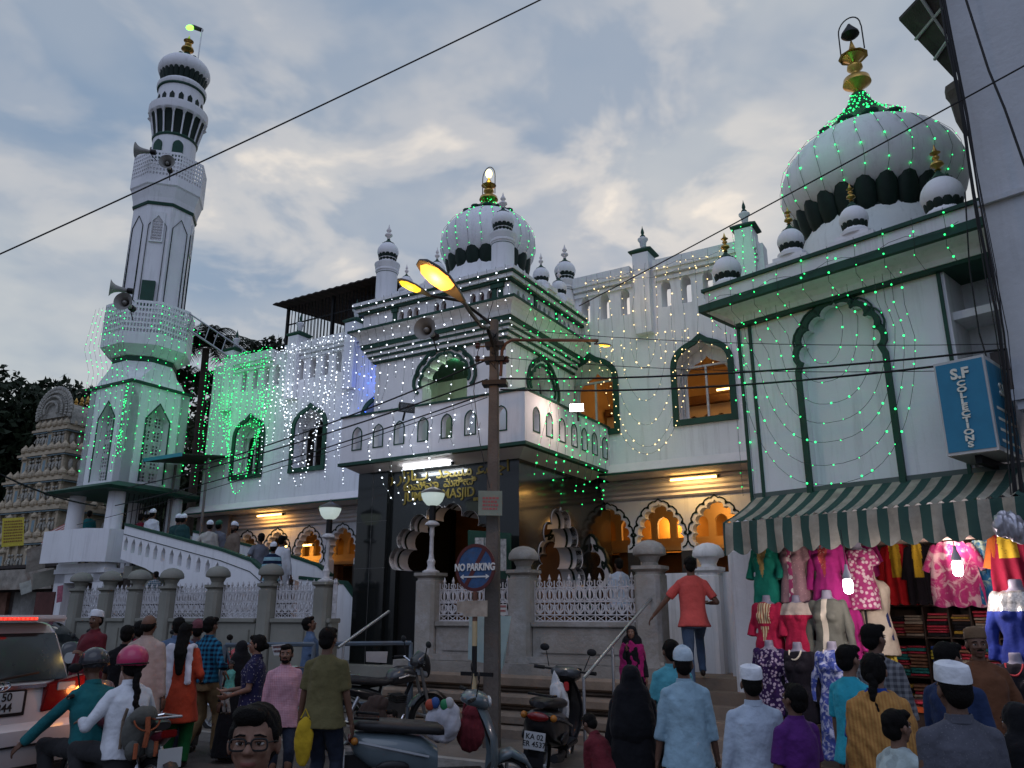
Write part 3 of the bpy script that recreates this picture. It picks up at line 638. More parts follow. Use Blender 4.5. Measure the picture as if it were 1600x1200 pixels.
for k in range(4):
    q = MB().band(lan, grow(lan, .045), -hw-.015, -hw); q.xf(Matrix.Rotation(R(90)*k, 4, 'Z')); q.build('opening_trim', GREEN, mi)
    q = MB(); hs = []
    for i in range(6):
        for j in range(20):
            if (j % 4) == 3 or i == 3: continue
            x = -.31+.103*i+.0; z = 5.4+.10*j; hs.append([(x, z), (x+.06, z), (x+.06, z+.062), (x, z+.062)])
    q.plate([(-.37, 5.35), (.37, 5.35), (.37, 7.15), (0, 7.6), (-.37, 7.15)], hs, -hw+.26, -hw+.30); q.xf(Matrix.Rotation(R(90)*k, 4, 'Z')); q.build('lattice', IRONW, mi)
def sq(r, z): return [(-r, -r, z), (r, -r, z), (r, r, z), (-r, r, z)]
def ring8(r, z):
    rr = r; return [(rr*math.cos(R(22.5+45*i)), rr*math.sin(R(22.5+45*i)), z) for i in range(8)]
def sq8(r, z):                                               # a square as an eight-point ring, to blend into the octagon
    c = R(45); return [(r*a, r*b, z) for a, b in ((1, .72), (.72, 1), (-.72, 1), (-1, .72), (-1, -.72), (-.72, -1), (.72, -1), (1, -.72))]
m = MB(); m.loft([sq(hw+.05, 8.08), sq(hw+.05, 8.16)]); g = m
g.loft([ring8(.88, zz(577)), ring8(.905, zz(577)+.02), ring8(.905, zz(572)+.05), ring8(.88, zz(572)+.06)])
zb1 = zz(338)
g.loft([ring8(.955, zb1-.06), ring8(.975, zb1+.02), ring8(.955, zb1+.04)])
m.build('green_band', GREEN, mi)
m = MB(); m.loft([sq8(hw+.02, 8.16), sq8(hw*.97, 8.3), ring8(.96, 8.62), ring8(.885, zz(577)+.0)])
zB = zz(556); zBt = zz(497)                                  # lower balcony
m.loft([ring8(.89, zz(572)+.06), ring8(.95, zB-.25), ring8(1.20, zB-.06), ring8(1.27, zB), ring8(1.27, zB+.28), ring8(1.23, zB+.28)])
zU = zz(312); zUt = zz(275)                                  # upper balcony
m.loft([ring8(.92, zB), ring8(.90, (zB+zb1)/2), ring8(.92, zb1-.05)])
m.loft([ring8(.955, zb1+.04), ring8(.98, zb1+.2), ring8(1.07, zU-.05), ring8(1.11, zU), ring8(1.11, zU+.22), ring8(1.07, zU+.22)])
m.build('octagonal_shaft', WHITE, mi)
# raised panels on the shaft faces
m = MB(); gm = MB(); pf = MB()
for k in range(8):
    q = MB(); a_ = R(22.5); apo = .93*math.cos(a_)
    o = spike(0, .25, zBt+.1, zb1-.75, zb1-.38); q.band(o, grow(o, .012), -apo-.012, -apo+.03)
    q.xf(Matrix.Rotation(R(45*k), 4, 'Z')); gm.add(q.v, q.f)
gm.build('panel_line', GREEND, mi)
for k in (0, 2, 4, 6):
    q = MB(); o = spike(0, .15, zb1-1.25, zb1-.62, zb1-.42); q.plate([(-.19, zb1-1.3), (.19, zb1-1.3), (.19, zb1-.3), (-.19, zb1-.3)], [o], -.93*math.cos(R(22.5))-.03, -.80)
    hs = [[(x, z), (x+.05, z), (x+.05, z+.06), (x, z+.06)] for x in (-.12, -.05, .02, .09) for z in np.arange(zb1-1.22, zb1-.6, .09)]
    q.xf(Matrix.Rotation(R(45*k-45), 4, 'Z')); q.build('slit_window', GREY if False else WHITE2, mi)
    q = MB(); q.plate([(-.16, zb1-1.26), (.16, zb1-1.26), (.16, zb1-.4), (-.16, zb1-.4)], hs, -.865, -.855); q.xf(Matrix.Rotation(R(45*k-45), 4, 'Z')); q.build('lattice', IRONW, mi)
q = MB(); q.box(-.2, .16, -.93, -.82, zBt+.0, zBt+.85); q.xf(Matrix.Rotation(R(45), 4, 'Z')); q.build('service_door', GREEN, mi)
# balcony lattices
def lat_ring(r, z0, z1, cols):
    half = r*math.sin(R(22.5)); apo = r*math.cos(R(22.5)); m = MB()
    for k in range(8):
        q = MB(); hs = []; cw = 2*half/cols; rows = 6; rh = (z1-z0-.1)/rows
        for i in range(cols):
            for j in range(rows):
                x = -half+cw*i+cw*.2; z = z0+.05+rh*j+rh*.2; hs.append([(x, z), (x+cw*.6, z), (x+cw*.6, z+rh*.6), (x, z+rh*.6)])
        q.plate([(-half, z0), (half, z0), (half, z1), (-half, z1)], hs, -apo, -apo+.04); q.xf(Matrix.Rotation(R(45*k), 4, 'Z')); m.add(q.v, q.f)
    return m
lat_ring(1.27, zB+.28, zBt+.12, 11).build('balcony_lattice', WHITE, mi); lat_ring(1.11, zU+.22, zUt+.28, 9).build('balcony_lattice', WHITE, mi)
# round upper stages
z1 = zz(225); z2 = zz(190); z3 = zz(172); z4 = zz(150); z5 = zz(128)
m = MB(); m.lathe([(.66, zU), (.66, z1-.05), (.60, z1)], n=32); m.lathe([(.82, z2-.05), (.89, z2+.02), (.91, z2+.14), (.91, z2+.28), (.86, z2+.30), (.70, z2+.32), (.70, z4+.05)], n=32)
m.lathe([(.74, z4+.05), (.77, z4+.1), (.77, z4+.2), (.70, z4+.24), (.68, z4+.3)], n=32)
m.build('round_stage', WHITE, mi, smooth=35)
m = MB(); m.lathe([(.68, z1-.06), (.70, z1), (.68, z1+.04)], n=32); m.lathe([(.70, z4), (.75, z4+.02), (.75, z4+.07), (.70, z4+.09)], n=32); m.build('green_ring', GREEN, mi, smooth=40)
MB().lathe([(.64, z1+.02), (.68, z1+.25), (.77, z2-.15), (.83, z2-.04)], n=32).build('flared_collar', GREEND, mi, smooth=40)
m = MB()
for i in range(16):
    a = 2*math.pi*i/16; f = lambda r, z: (r*math.cos(a), r*math.sin(a), z)
    m.tube([f(.67, z1+.0), f(.71, z1+.25), f(.80, z2-.15), f(.86, z2-.02)], [.028, .024, .03, .075], 6)
m.build('collar_rib', WHITE, mi)
m = MB()
for i in range(16):
    a = 2*math.pi*(i+.5)/16; q = MB().plate(spike(0, .075, z2+.42, z2+.58, z2+.68), [], -.713, -.69); q.xf(Matrix.Rotation(a, 4, 'Z')); m.add(q.v, q.f)
m.build('drum_niche', GREEND, mi)
for k in (0, 1, 2):
    q = MB(); o = pointed(0, .16, zUt+.2, zUt+.75, zUt+.95); q.plate(o, [], -.69, -.6); q.xf(Matrix.Rotation(R(-15+55*k-30), 4, 'Z')); q.build('stage_door', GREEN if k != 0 else INTD, mi)
gl = zz(60); fp = MB().tube([(.48, .1, zz(110)), (.50, .1, gl+.25)], .02, 6).build('lamp_pole', STEEL, mi)
MB().tube([(.48, .1, gl+.2), (.1, .05, gl+.45), (-.12, .0, gl+.52)], [.07, .08, .05], 8).build('flood_housing', BLACKM, mi, smooth=50); MB().ball((.0, -.02, gl+.42), (.2, .1, .09), 12, 8, Matrix.Rotation(R(20), 3, 'Y')).build('green_lamp', lit('green_lamp', (.25, 1, .08), 3), mi, smooth=60)
dome(mi, (0, 0), .82, .88, zz(127), npet=26, fh=.75, pet_h=.52, n=40)
# base: round columns, canopy, platform
m = MB(); m.loft([[(-1.5, -1.5, 5.0), (1.45, -1.5, 5.0), (1.45, 1.5, 5.0), (-1.5, 1.5, 5.0)], [(-1.55, -1.55, 5.08), (1.5, -1.55, 5.08), (1.5, 1.55, 5.08), (-1.55, 1.55, 5.08)], [(-1.0, -1.0, 5.28), (1.0, -1.0, 5.28), (1.0, 1.0, 5.28), (-1.0, 1.0, 5.28)]]); m.build('canopy', GREEN, mi)
PB = 3.9
for x, y in ((-.9, -.9), (.9, -.9), (.9, .9), (-.9, .9)): MB().lathe([(.24, 2.9), (.21, 5.0)], (x, y, 0), 20).build('column', WHITE, mi, smooth=40)
m = MB()
for i in range(14): m.box(-.8+i*.12, -.785+i*.12, .88, .9, 2.9, 5.0)
for z in (3.4, 4.1, 4.8): m.box(-.8, .8, .87, .91, z, z+.03)
for i in range(10): m.box(.88, .9, -.7+i*.15, -.685+i*.15, 2.9, 5.0)
m.build('gate_grille', BLACKM, mi)
# platform parapet with chamfered corner, and the piers under it
pl0 = [(-1.05, -1.6), (.85, -1.6), (1.32, -1.25), (1.32, 1.6), (-1.05, 1.6)]
m = MB()
def poly_wall(m, pts, z0, z1, t=.12):
    n = len(pts)
    for i in range(n-1):
        a, b = Vector((*pts[i], 0)), Vector((*pts[i+1], 0)); d = (b-a).normalized(); nr = Vector((-d.y, d.x, 0))*t
        m.loft([[a+Vector((0, 0, z0)), b+Vector((0, 0, z0)), b+nr+Vector((0, 0, z0)), a+nr+Vector((0, 0, z0))], [a+Vector((0, 0, z1)), b+Vector((0, 0, z1)), b+nr+Vector((0, 0, z1)), a+nr+Vector((0, 0, z1))]])
poly_wall(m, pl0[:4], 3.12, 3.97); m.box(-1.0, 1.25, -1.2, 1.6, 2.86, 2.98); m.build('platform', WHITE, mi)
m = MB(); m.box(-1.0, 1.2, -1.15, -.85, 2.62, 3.12); m.build('platform_beam', WHITE, mi)
for x in (-1, .75): MB().box(x, x+.45, -1.15, -.8, 0, 2.86).build('platform_pier', WHITE, mi)
MB().box(-1.0, 1.2, .9, 1.0, 0, 2.86).build('platform_back', INTD, mi)

# ------------------------------------------------------------ staircase from the arcade up to the minaret platform
st = thing('staircase', 'white staircase with pierced parapet and green handrail below the minaret', 'staircase', FM, (-12, 1.0, 0))
top = [(-2.42, 3.98), (1.30, 3.20), (2.30, 2.93), (2.72, 2.68)]; bot = [(-2.42, 3.15), (-1.4, 2.9), (2.72, 1.4)]
hs = []
xs = [FM.px(x, y, 1.0)[0]+12 for x, y in ((196, 855), (207.5, 858), (218.5, 861), (230, 865), (242, 868), (254, 873), (267, 877), (280, 881), (294, 885), (309, 890), (323, 895), (338, 900))]
def ztop(x):
    for (a, za), (b, zb) in zip(top[:-1], top[1:]):
        if a <= x <= b: return za+(zb-za)*(x-a)/(b-a)
    return top[-1][1]
for x in xs: t_ = ztop(x)-.25; hs.append(spike(x, .075, t_-.36, t_-.13, t_))
m = MB(); m.plate(top+bot[::-1], hs, 0, .12); m.build('front_parapet', WHITE, st)
m = MB(); m.plate([(x, z) for x, z in top]+[(x, z-.5) for x, z in top[::-1]], [], 2.05, 2.15); m.build('rear_parapet', WHITE, st)
m = MB()
for y in (-.02, 2.03):
    n = len(top); m.loft([[(x, y, z), (x, y+.16, z), (x, y+.16, z+.06), (x, y, z+.06)] for x, z in top])
m.build('green_coping', GREEN, st)
m = MB(); m.loft([[(x, -.012, z-.22), (x, .0, z-.22), (x, .0, z-.205), (x, -.012, z-.205)] for x, z in top]); m.build('incised_line', GREEND, st)
m = MB(); n = 16
for i in range(n):
    x = -2.4+i*.32; z = 2.98-i*.125; m.box(x, x+.33, .12, 2.05, z-.3, z)
m.build('tread', STONEL, st)
# second, lower parapet where the stair turns down to the court
m = MB(); t2 = [(3.3, 2.55), (4.6, 2.42), (5.5, 1.55)]
m.plate(t2+[(5.5, .9), (3.3, .9)], [spike(x, .07, 1.65, 1.9, 2.05) for x in (3.6, 3.95, 4.3)], .5, .62); m.build('lower_parapet', WHITE, st)
m = MB(); m.loft([[(x, .48, z), (x, .64, z), (x, .64, z+.07), (x, .48, z+.07)] for x, z in t2]); m.build('lower_coping', GREEN, st)
# court floor
slab('terrace', fmq(-14.4, 1.6, .25, 4.4), .92, STONEL, t=.8)
cy_ = thing('canopy_shed', 'small dark tin canopy with turquoise edge beside the minaret', 'canopy', FM, (-14.9, 3.0, 5.9))
m = MB(); m.loft([[(-.7, -.9, 0), (.9, -.9, .05), (.9, 1.2, .3), (-.7, 1.2, .25)], [(-.7, -.9, .04), (.9, -.9, .09), (.9, 1.2, .34), (-.7, 1.2, .29)]]); m.build('tin_sheet', TIN, cy_)
MB().box(-.72, .92, -.93, -.9, .0, .1).build('edge', pbr('turquoise', (.05, .3, .35), .5), cy_)
m = MB(); m.box(-.6, -.55, 0, .05, -3, .05).box(.8, .85, 0, .05, -3, .1).box(-.5, .85, .9, 1.0, -3.0, .1); m.build('post', INTD, cy_)
# ------------------------------------------------------------ stone fences with cast-iron grilles
def post_mesh(kind, z0, z1, w=.40, cap=True):
    m = MB(); h = w/2; c = .05
    def oc(r, z, k=c): return [(r, -r+k, z), (r, r-k, z), (r-k, r, z), (-r+k, r, z), (-r, r-k, z), (-r, -r+k, z), (-r+k, -r, z), (r-k, -r, z)]
    m.loft([oc(h+.02, z0), oc(h+.02, z0+.12), oc(h, z0+.16), oc(h, z1-.14), oc(h-.02, z1-.12), oc(h-.02, z1-.09), oc(h+.03, z1-.05), oc(h+.03, z1)])
    if cap: m.lathe([(.13, z1), (.12, z1+.05), (.15, z1+.11), (.165, z1+.14), (.24, z1+.16), (.25, z1+.19), (.235, z1+.26), (.18, z1+.33), (.09, z1+.37), (.002, z1+.385)], n=20)
    return m
def grille_mesh(x0, x1, z0, z1, unit=.17):
    m = MB(); n = max(2, round((x1-x0)/unit)); u = (x1-x0)/n; H = z1-z0; y = 0
    for z in (0, .13*H, .40*H, .70*H): m.box(x0, x1, -.012, .012, z0+z, z0+z+.018)
    for i in range(n+1): m.box(x0+i*u-.008, x0+i*u+.008, -.008, .008, z0, z0+.86*H)
    for i in range(n):
        c = x0+(i+.5)*u; r = u*.40
        for a, b in (((-1, 0), (1, 1)), ((1, 0), (-1, 1))): m.tube([(c+a[0]*u*.45, 0, z0+a[1]*.13*H), (c+b[0]*u*.45, 0, z0+b[1]*.13*H)], .008, 4)
        for s in (-1, 1):                                    # acanthus leaves
            m.tube([(c, 0, z0+.15*H), (c+s*u*.15, 0, z0+.19*H), (c+s*u*.42, 0, z0+.25*H), (c+s*u*.36, 0, z0+.34*H), (c+s*.1*u, 0, z0+.36*H)], [.010, .016, .018, .014, .008], 4)
            m.tube([(c, 0, z0+.16*H), (c+s*u*.2, 0, z0+.30*H), (c+s*u*.05, 0, z0+.40*H)], [.014, .016, .008], 4)
            m.tube([(c+s*u*.5, 0, z0+.42*H), (c+s*u*.2, 0, z0+.47*H), (c, 0, z0+.43*H)], .012, 4)
            m.tube([(c+s*u*.5, 0, z0+.60*H), (c+s*u*.3, 0, z0+.68*H), (c, 0, z0+.70*H)], .012, 4)
        m.tube([(c+r*math.sin(a), 0, z0+.55*H+.125*H*math.cos(a)) for a in np.linspace(0, 2*math.pi, 11)], .013, 4)
        m.tube([(c, 0, z0+.42*H), (c, 0, z0+.52*H), (c, 0, z0+.60*H), (c, 0, z0+.70*H)], [.008, .022, .024, .008], 5)
        m.tube([(c+.045*math.sin(a)*u/.17, 0, z0+.79*H+.06*H*math.cos(a)) for a in np.linspace(0, 2*math.pi, 8)], .010, 4)
        m.tube([(c, 0, z0+.72*H), (c, 0, z0+.84*H), (c, 0, z0+.90*H), (c, 0, z0+1.0*H)], [.01, .012, .028, .003], 5)
    return m
def fence(name, label, s0, posts, zb, zl, z1, mat, lamps, panels, wallz0, rail_end=None, F=FM):
    f = thing(name, label, 'fence', F, (posts[0], 0, 0)); o = posts[0]
    for i, s_ in enumerate(posts):
        p = post_mesh('', zb, z1, .34 if zb < .5 else .40, cap=i not in lamps); p.v = [(v[0]+s_-o, v[1], v[2]) for v in p.v]; p.build('post', mat, f, smooth=35)
    for a, b in panels:
        b_ = b-o-.21; a_ = a-o+.21
        if a_ >= b_: continue
        w = MB(); w.box(a_, b_, -.10, .10, wallz0, zl-.08).box(a_, b_, -.15, .15, zl-.08, zl).box(a_+.15, b_-.15, -.125, -.10, wallz0+.15, zl-.2)
        if wallz0 > .5: w.box(a_-.1, b_+.1, -.2, .15, wallz0-.001, wallz0+.10)
        w.build('low_wall', mat, f, bevel=.012)
        grille_mesh(a_, b_, zl, zl+.72).build('iron_grille', IRONW, f)
    return f
FL = [-14.3, -13.15, -12.1, -10.98, -9.5, -7.95, -6.48]
fence('stone_fence', 'olive grey stone fence with white iron grilles in front of the staircase', 0, FL, 0, 1.74, 2.40, STONEL, (6,), list(zip(FL[:-1], FL[1:]))+[(-6.48, -5.9-.28+.21)], .1)
FRR = [-4.03, -2.17, 0.0]
fence('stone_fence', 'pale weathered stone fence with ornate white grilles in front of the granite porch', 0, FRR, 1.0, 1.70, 2.50, STONE, (0,), list(zip(FRR[:-1], FRR[1:])), 1.08)
# moulded plinth with steps below the right fence
pt = thing('plinth_steps', 'worn brown stone plinth with moulded steps under the fence by the black scooter', 'steps', FM, (-2, -.4, 0))
x0, x1 = -2.55, 2.15
for i, (z0, z1, y) in enumerate(((.92, 1.08, .10), (.74, .92, .0), (.66, .74, .12), (.50, .66, -.14), (.42, .5, .0), (.26, .42, -.38), (.06, .26, -.5))):
    m = MB(); 
    if i in (0,): m.box(x0, x1, y, .9, z0, z1)
    else: m.loft([[(x, y+.05, z0), (x, y, z0+.03), (x, y, z1-.04), (x, y+.04, z1), (x, .9, z1), (x, .9, z0)] for x in (x0, x1+.0)])
    m.build('moulded_step', STEP if i else STONE, pt)
# stair up to the terrace at the right, between fence post and white pillar
ss = thing('entrance_steps', 'worn brown stone steps climbing to the terrace beside the white pillar', 'steps', FM, (.9, -.5, 0))
for i in range(6): MB().box(-.72, .95, -.95+.3*i, -.60+.3*i if i < 5 else 2.0, 0, .18+.155*i).build('step', STEP, ss, bevel=.012)
# white pillars and side wall of that stair
def wp(s_, w_y, zc, wd, label, cap=True):
    t = thing('gate_pillar', label, 'pillar', FM, (s_, w_y, 0)); m = post_mesh('', 0, zc, wd, cap); m.build('shaft', WHITE2, t, smooth=35); MB().box(-wd/2-.14, wd/2+.14, -wd/2-.14, wd/2+.14, 0, .55).box(-wd/2-.07, wd/2+.07, -wd/2-.07, wd/2+.07, .55, .75).build('stepped_base', WHITE2, t, bevel=.015); return t
s1_, z1_ = FM.px(1158, 880, .3); wp(s1_+.15, .2, 2.80, .50, 'thick white plastered pillar with domed cap beside the hanging dresses')
s2_, z2_ = FM.px(1108, 890, 1.15); wp(s2_, 1.15, 2.52, .36, 'white pillar with round mushroom cap behind the climbing man in red')
sw = thing('side_wall', 'scuffed white plaster wall beside the entrance steps', 'wall', FM, (s2_, .8, 0)); MB().box(-.75, .75, .42, .52, .9, 2.45).box(.42, .52, -.2, .5, .0, 2.40).build('wall_panel', WHITE2, sw)
# handrails
def rail(name, label, pts, posts, r=.022):
    o = Vector(pts[0]); t = bpy.data.objects.new(name, None); COL.objects.link(t); t.location = (o.x, o.y, 0); tag(t, label, 'handrail')
    MB().tube([Vector(p)-Vector((o.x, o.y, 0)) for p in pts], r, 8).build('rail', STEEL, t, smooth=50)
    for p in posts: MB().tube([Vector((p[0]-o.x, p[1]-o.y, 0)), Vector((p[0]-o.x, p[1]-o.y, p[2]))], r*.9, 8).build('post', STEEL, t, smooth=50)
A_ = at(912, 1060, 10.2); B_ = at(1022, 930, 12.2); C_ = A_.lerp(B_, .36); D_ = A_.lerp(B_, .72)
rail('handrail', 'grey steel handrail sloping up to the fence post beside the steps', [A_, B_], [A_, C_])
A_ = at(528, 1012, 12.6); B_ = at(608, 955, 13.6); rail('handrail', 'pale sloping pipe rail in front of the black granite wall', [A_, B_], [A_.lerp(B_, .1)])

# ------------------------------------------------------------ corner building with the big dome
cb = thing('corner_building', 'white corner building with scalloped blind arch and large dome, shop below', 'building', FS)
ar = foil(1.27, .50, 5.05, 5.12, 5.80, 4, .34, 6); ar = [(.715, 3.3), (.715, 4.98)]+ar[1:-1]+[(1.825, 4.98), (1.825, 3.3)]
m = MB(); m.plate([(-.19, 2.9), (2.62, 2.9), (2.62, 6.0), (-.19, 6.0)], [ar], 0, .14)
m.box(-.19, -.05, .14, 4.5, 2.9, 6.0).box(-.19, 3.6, 4.4, 4.5, .1, 6.0).box(3.5, 3.6, .7, 4.4, .1, 6); m.build('front_wall', WHITE, cb)
MB().box(.5, 2.05, .141, .2, 3.2, 6.0).build('blind_arch_panel', WHITE, cb)
b = ar[1:-1]; q = MB().band([(ar[0][0], 3.3)]+b+[(ar[-1][0], 3.3)], [(ar[0][0]-.075, 3.3)]+grow(b, .075)+[(ar[-1][0]+.075, 3.3)], -.055, .0); q.build('arch_band', GREEN, cb)
m = MB().band(grow(b[6:-6], .105), grow(b[6:-6], .125), -.03, 0); m.build('arch_outer_line', GREEN, cb)
for x in (-.185, 0.0, 2.60): MB().box(x-.02, x+.02, -.03, .0, 3.0, 5.95).build('corner_strip', GREEN, cb)
MB().box(2.62, 3.5, .62, .72, 2.9, 6.0).box(2.62, 2.66, .0, .62, 2.9, 6).build('recessed_wall', WHITE2, cb)
MB().box(2.85, 3.2, .60, .62, 4.35, 4.9).build('dark_window', INTD, cb)
MB().box(2.66, 3.5, .1, .72, 5.25, 5.35).build('ledge', WHITE2, cb)
cornice(cb, -.08, 3.45, -.02, 4.5, [(5.86, 5.91, .08, 'g'), (5.91, 6.09, (.10, .38), 'w'), (6.09, 6.20, .46, 'g'), (6.20, 6.41, .38, 'w'), (6.41, 6.46, .42, 'g')])
MB().box(0, 3.3, .3, 4.3, 6.3, 6.44).build('roof', STONEL, cb)
BD = (1.25, 2.0)
MB().lathe([(1.2, 6.4), (1.2, 7.3), (1.05, 7.7), (1.1, 7.8)], (*BD, 0), 40).build('dome_drum', WHITE2, cb, smooth=40)
zt2 = dome(cb, BD, 1.39, 1.66, 7.85, npet=24, fh=1.15, pet_h=.26, n=56, neck=1.38, fat=.115)
gh = [(BD[0]+.13*math.cos(t), BD[1], zt2+.22+.18*math.sin(t)) for t in np.linspace(-.3, math.pi+.3, 14)]
MB().tube([(BD[0]+.20, BD[1], zt2-.3), (BD[0]+.2, BD[1], zt2+.15)]+[(BD[0]+.19*math.cos(t), BD[1], zt2+.2+.22*math.sin(t)) for t in np.linspace(0, math.pi, 12)]+[(BD[0]-.2, BD[1], zt2-.4)], .012, 5).build('finial_hoop', BLACKM, cb)
MB().lathe([(.02, zt2+.30), (.05, zt2+.25), (.14, zt2+.12), (.15, zt2+.08), (.12, zt2+.05), (.05, zt2+.0)], (*BD, 0), 18).build('finial_shade', BLACKM, cb, smooth=50)
MB().lathe([(.24, zt2-.36), (.20, zt2-.33), (.09, zt2-.31)], (*BD, 0), 9).build('finial_crown', GOLD, cb)
for x, y, k, w in ((1137, 436, 1.15, -.2), (1238, 402, 1.0, -.15), (1337, 366, 1.0, -.15), (1474, 318, 1.35, -.1)):
    minidome(cb, (FS.px(x, y, w)[0], w), 6.45, k, 'gold', ped=x in (1238, 1337))
# shop opening below
MB().box(-.19, 3.6, .0, .3, 2.78, 2.9).build('shop_lintel', WHITE2, cb)
m = MB(); m.box(-.19, 3.5, 2.3, 2.4, .1, 2.9).box(-.19, -.09, .0, 2.3, .1, 2.8).box(.35, 3.5, .3, 2.3, 2.72, 2.78); m.build('shop_interior_wall', pbr('cream_shop_wall', (.45, .38, .33), .8, var=.1), cb)
MB().box(-.09, 3.5, -.3, 2.3, .1, .28).build('shop_floor', STEP, cb)
# tall grey building on the right
tb = thing('tall_building', 'tall plain grey-white rendered building rising out of the picture on the right', 'building', FS, (0, 0, 0))
e0 = FS.px(1560, 470, -.5)[0]
m = MB(); m.box(e0, e0+7, -.5, 7, 3.9, 12.6).box(e0+.5, e0+7, -.3, 7, 0, 3.9); m.build('wall', pbr('grey_render', (.50, .52, .55), .85, var=.1, scale=1.5, bump=.35, bscale=12, streak=.25, dirt=(.22, .22, .22)), tb)
m = MB(); m.box(e0-.05, e0+7, -.56, -.5, 6.3, 6.36).box(e0-.05, e0+7, -.54, -.5, 4.0, 4.12); m.build('string_course', pbr('grey_render', (.5, .5, .5)), tb)
MB().box(e0+.35, e0+3, -.36, -.3, 2.2, 3.6).build('dark_shutter', DARK, tb)
m = MB(); p_ = [at(1405, 32, 11.2), at(1478, -45, 10.3), at(1520, 60, 10.8), at(1490, 122, 11.6)]; p_ = [Vector(FS.loc(v)) for v in p_]
m.loft([p_, [v+Vector((0, 0, .05)) for v in p_]]); m.build('tin_canopy', TIN, tb)
m = MB()
for t in (.3, .65): m.tube([p_[0].lerp(p_[3], t)-Vector((0, 0, .03)), p_[1].lerp(p_[2], t)-Vector((0, 0, .03))], .025, 5)
m.tube([p_[0].lerp(p_[1], .5)-Vector((0, 0, .03)), p_[3].lerp(p_[2], .5)-Vector((0, 0, .03))], .025, 5); m.build('canopy_frame', pbr('pale_pipe', (.4, .4, .4), .6), tb)
m = MB(); b_ = Vector(FS.loc(at(1497, 135, 10.9))); m.lathe([(.03, -.75), (.1, -.5), (.13, -.2), (.17, -.1), (.17, 0)], b_, 8); m.build('downpipe_hopper', CONC, tb)
# striped awning
aw = thing('awning', 'green and cream striped canvas awning over the dress shop', 'awning', FS, (0, 0, 0))
AWM = pbr('awning_stripe', (.34, .31, .25), .85, var=.3, scale=4, bump=.6, bscale=9, dirt=(.16, .14, .11))
t_ = AWM.node_tree; n_ = t_.nodes; tc = n_.new('ShaderNodeTexCoord'); sx = n_.new('ShaderNodeSeparateXYZ'); t_.links.new(tc.outputs['Object'], sx.inputs[0])
def mth(op, a, b):
    q = n_.new('ShaderNodeMath'); q.operation = op
    for i, x in enumerate((a, b)):
        if isinstance(x, (int, float)): q.inputs[i].default_value = x
        else: t_.links.new(x, q.inputs[i])
    return q.outputs[0]
fr_ = mth('LESS_THAN', mth('FRACT', mth('MULTIPLY', sx.outputs[0], 4.35), 0), .5)
mx = n_.new('ShaderNodeMix'); mx.data_type = 'RGBA'; bs = n_['Principled BSDF'].inputs['Base Color']; src = bs.links[0].from_socket
t_.links.new(fr_, mx.inputs[0]); t_.links.new(src, mx.inputs[6]); mx.inputs[7].default_value = (.025, .065, .055, 1); t_.links.new(mx.outputs[2], bs)
m = MB(); nn = 120; xa, xb = -.15, 3.35
rows = [(-.02, 3.36), (-.3, 3.20), (-.6, 3.06), (-.86, 2.96)]
for k in (0, 1):
    m.loft([[(xa+(xb-xa)*i/nn, y-.004*k, z-.02*math.sin(i*.52*3)*(j/3)-.004*k) for i in range(nn+1)] for j, (y, z) in enumerate(rows)], cap=False, closed=False)
m.loft([[(xa+(xb-xa)*i/nn, -.87-.015*math.sin(i*.7), 2.95), ] for i in range(0)] or [[(xa+(xb-xa)*i/nn, -.865, 2.95) for i in range(nn+1)], [(xa+(xb-xa)*i/nn, -.88-.02*math.sin(i*.5), 2.80) for i in range(nn+1)], [(xa+(xb-xa)*i/nn, -.88-.03*math.sin(i*.45), 2.60-.07*abs(math.sin(math.pi*(xa+(xb-xa)*i/nn)*4.35))) for i in range(nn+1)]], cap=False, closed=False)
m.build('canvas', AWM, aw, smooth=60)
m = MB(); m.box(xa, xb, -.02, .05, 3.33, 3.42).box(xa+.8, xb, -.80, -.77, 2.60, 2.66).tube([(xa, -.84, 2.92), (xb, -.84, 2.92)], .018, 6); m.build('frame', pbr('grey_green_bar', (.10, .13, .12), .6), aw)

# shop sign
sg = thing('shop_sign', 'blue projecting box sign lettered S.F COLLECTIONS above the awning', 'sign', FS, (0, 0, 0))
s_, z_ = FS.px(1509, 640, -.75)
BLUE = pbr('sign_blue', (.03, .20, .33), .5, var=.15, bump=.02); FRM = pbr('sign_frame', (.5, .5, .48), .6)
bx = Vector((s_, -.75, z_)); zl0 = FS.px(1500, 706, -.75)[1]; zh0 = FS.px(1500, 565, -.75)[1]; sw0 = .235
m = MB(); m.box(s_-sw0-.02, s_+sw0+.02, -.75, .1, zl0-.03, zh0+.03); m.build('box', FRM, sg)
MB().box(s_-sw0, s_+sw0, -.757, -.75, zl0, zh0).build('front_face', BLUE, sg)
MB().box(s_+sw0+.02, s_+sw0+.026, -.7, .05, zl0+.02, zh0-.02).build('side_face', BLUE, sg); MB().box(s_-sw0-.026, s_-sw0-.02, -.7, .05, zl0+.02, zh0-.02).build('side_face', BLUE, sg)
LT = pbr('sign_cream', (.75, .73, .62), .6, var=.05)
h_ = (zh0-zl0); text('S.F', .16, LT, sg, (s_, -.765, zh0-.14), bold=.006, name='lettering')
for i, c in enumerate('COLLECTIONS'): text(c, .082, LT, sg, (s_+.0, -.765, zh0-.25-(h_-.31)*i/10), sx=1.5, bold=.003, name='lettering')
text('S.F', .2, LT, sg, (s_+sw0+.03, -.3, zh0-.3), rotz=R(90), bold=.004); 
m = MB()
for i in range(5): m.box(s_+sw0+.026, s_+sw0+.030, -.6, -.1+.1*(i % 2), zh0-.55-.12*i, zh0-.52-.12*i)
m.build('small_print', LT, sg); m = MB(); m.box(s_-.03, s_+.03, -.6, .6, zl0-.12, zl0-.03); m.build('bracket', BLACKM, sg)
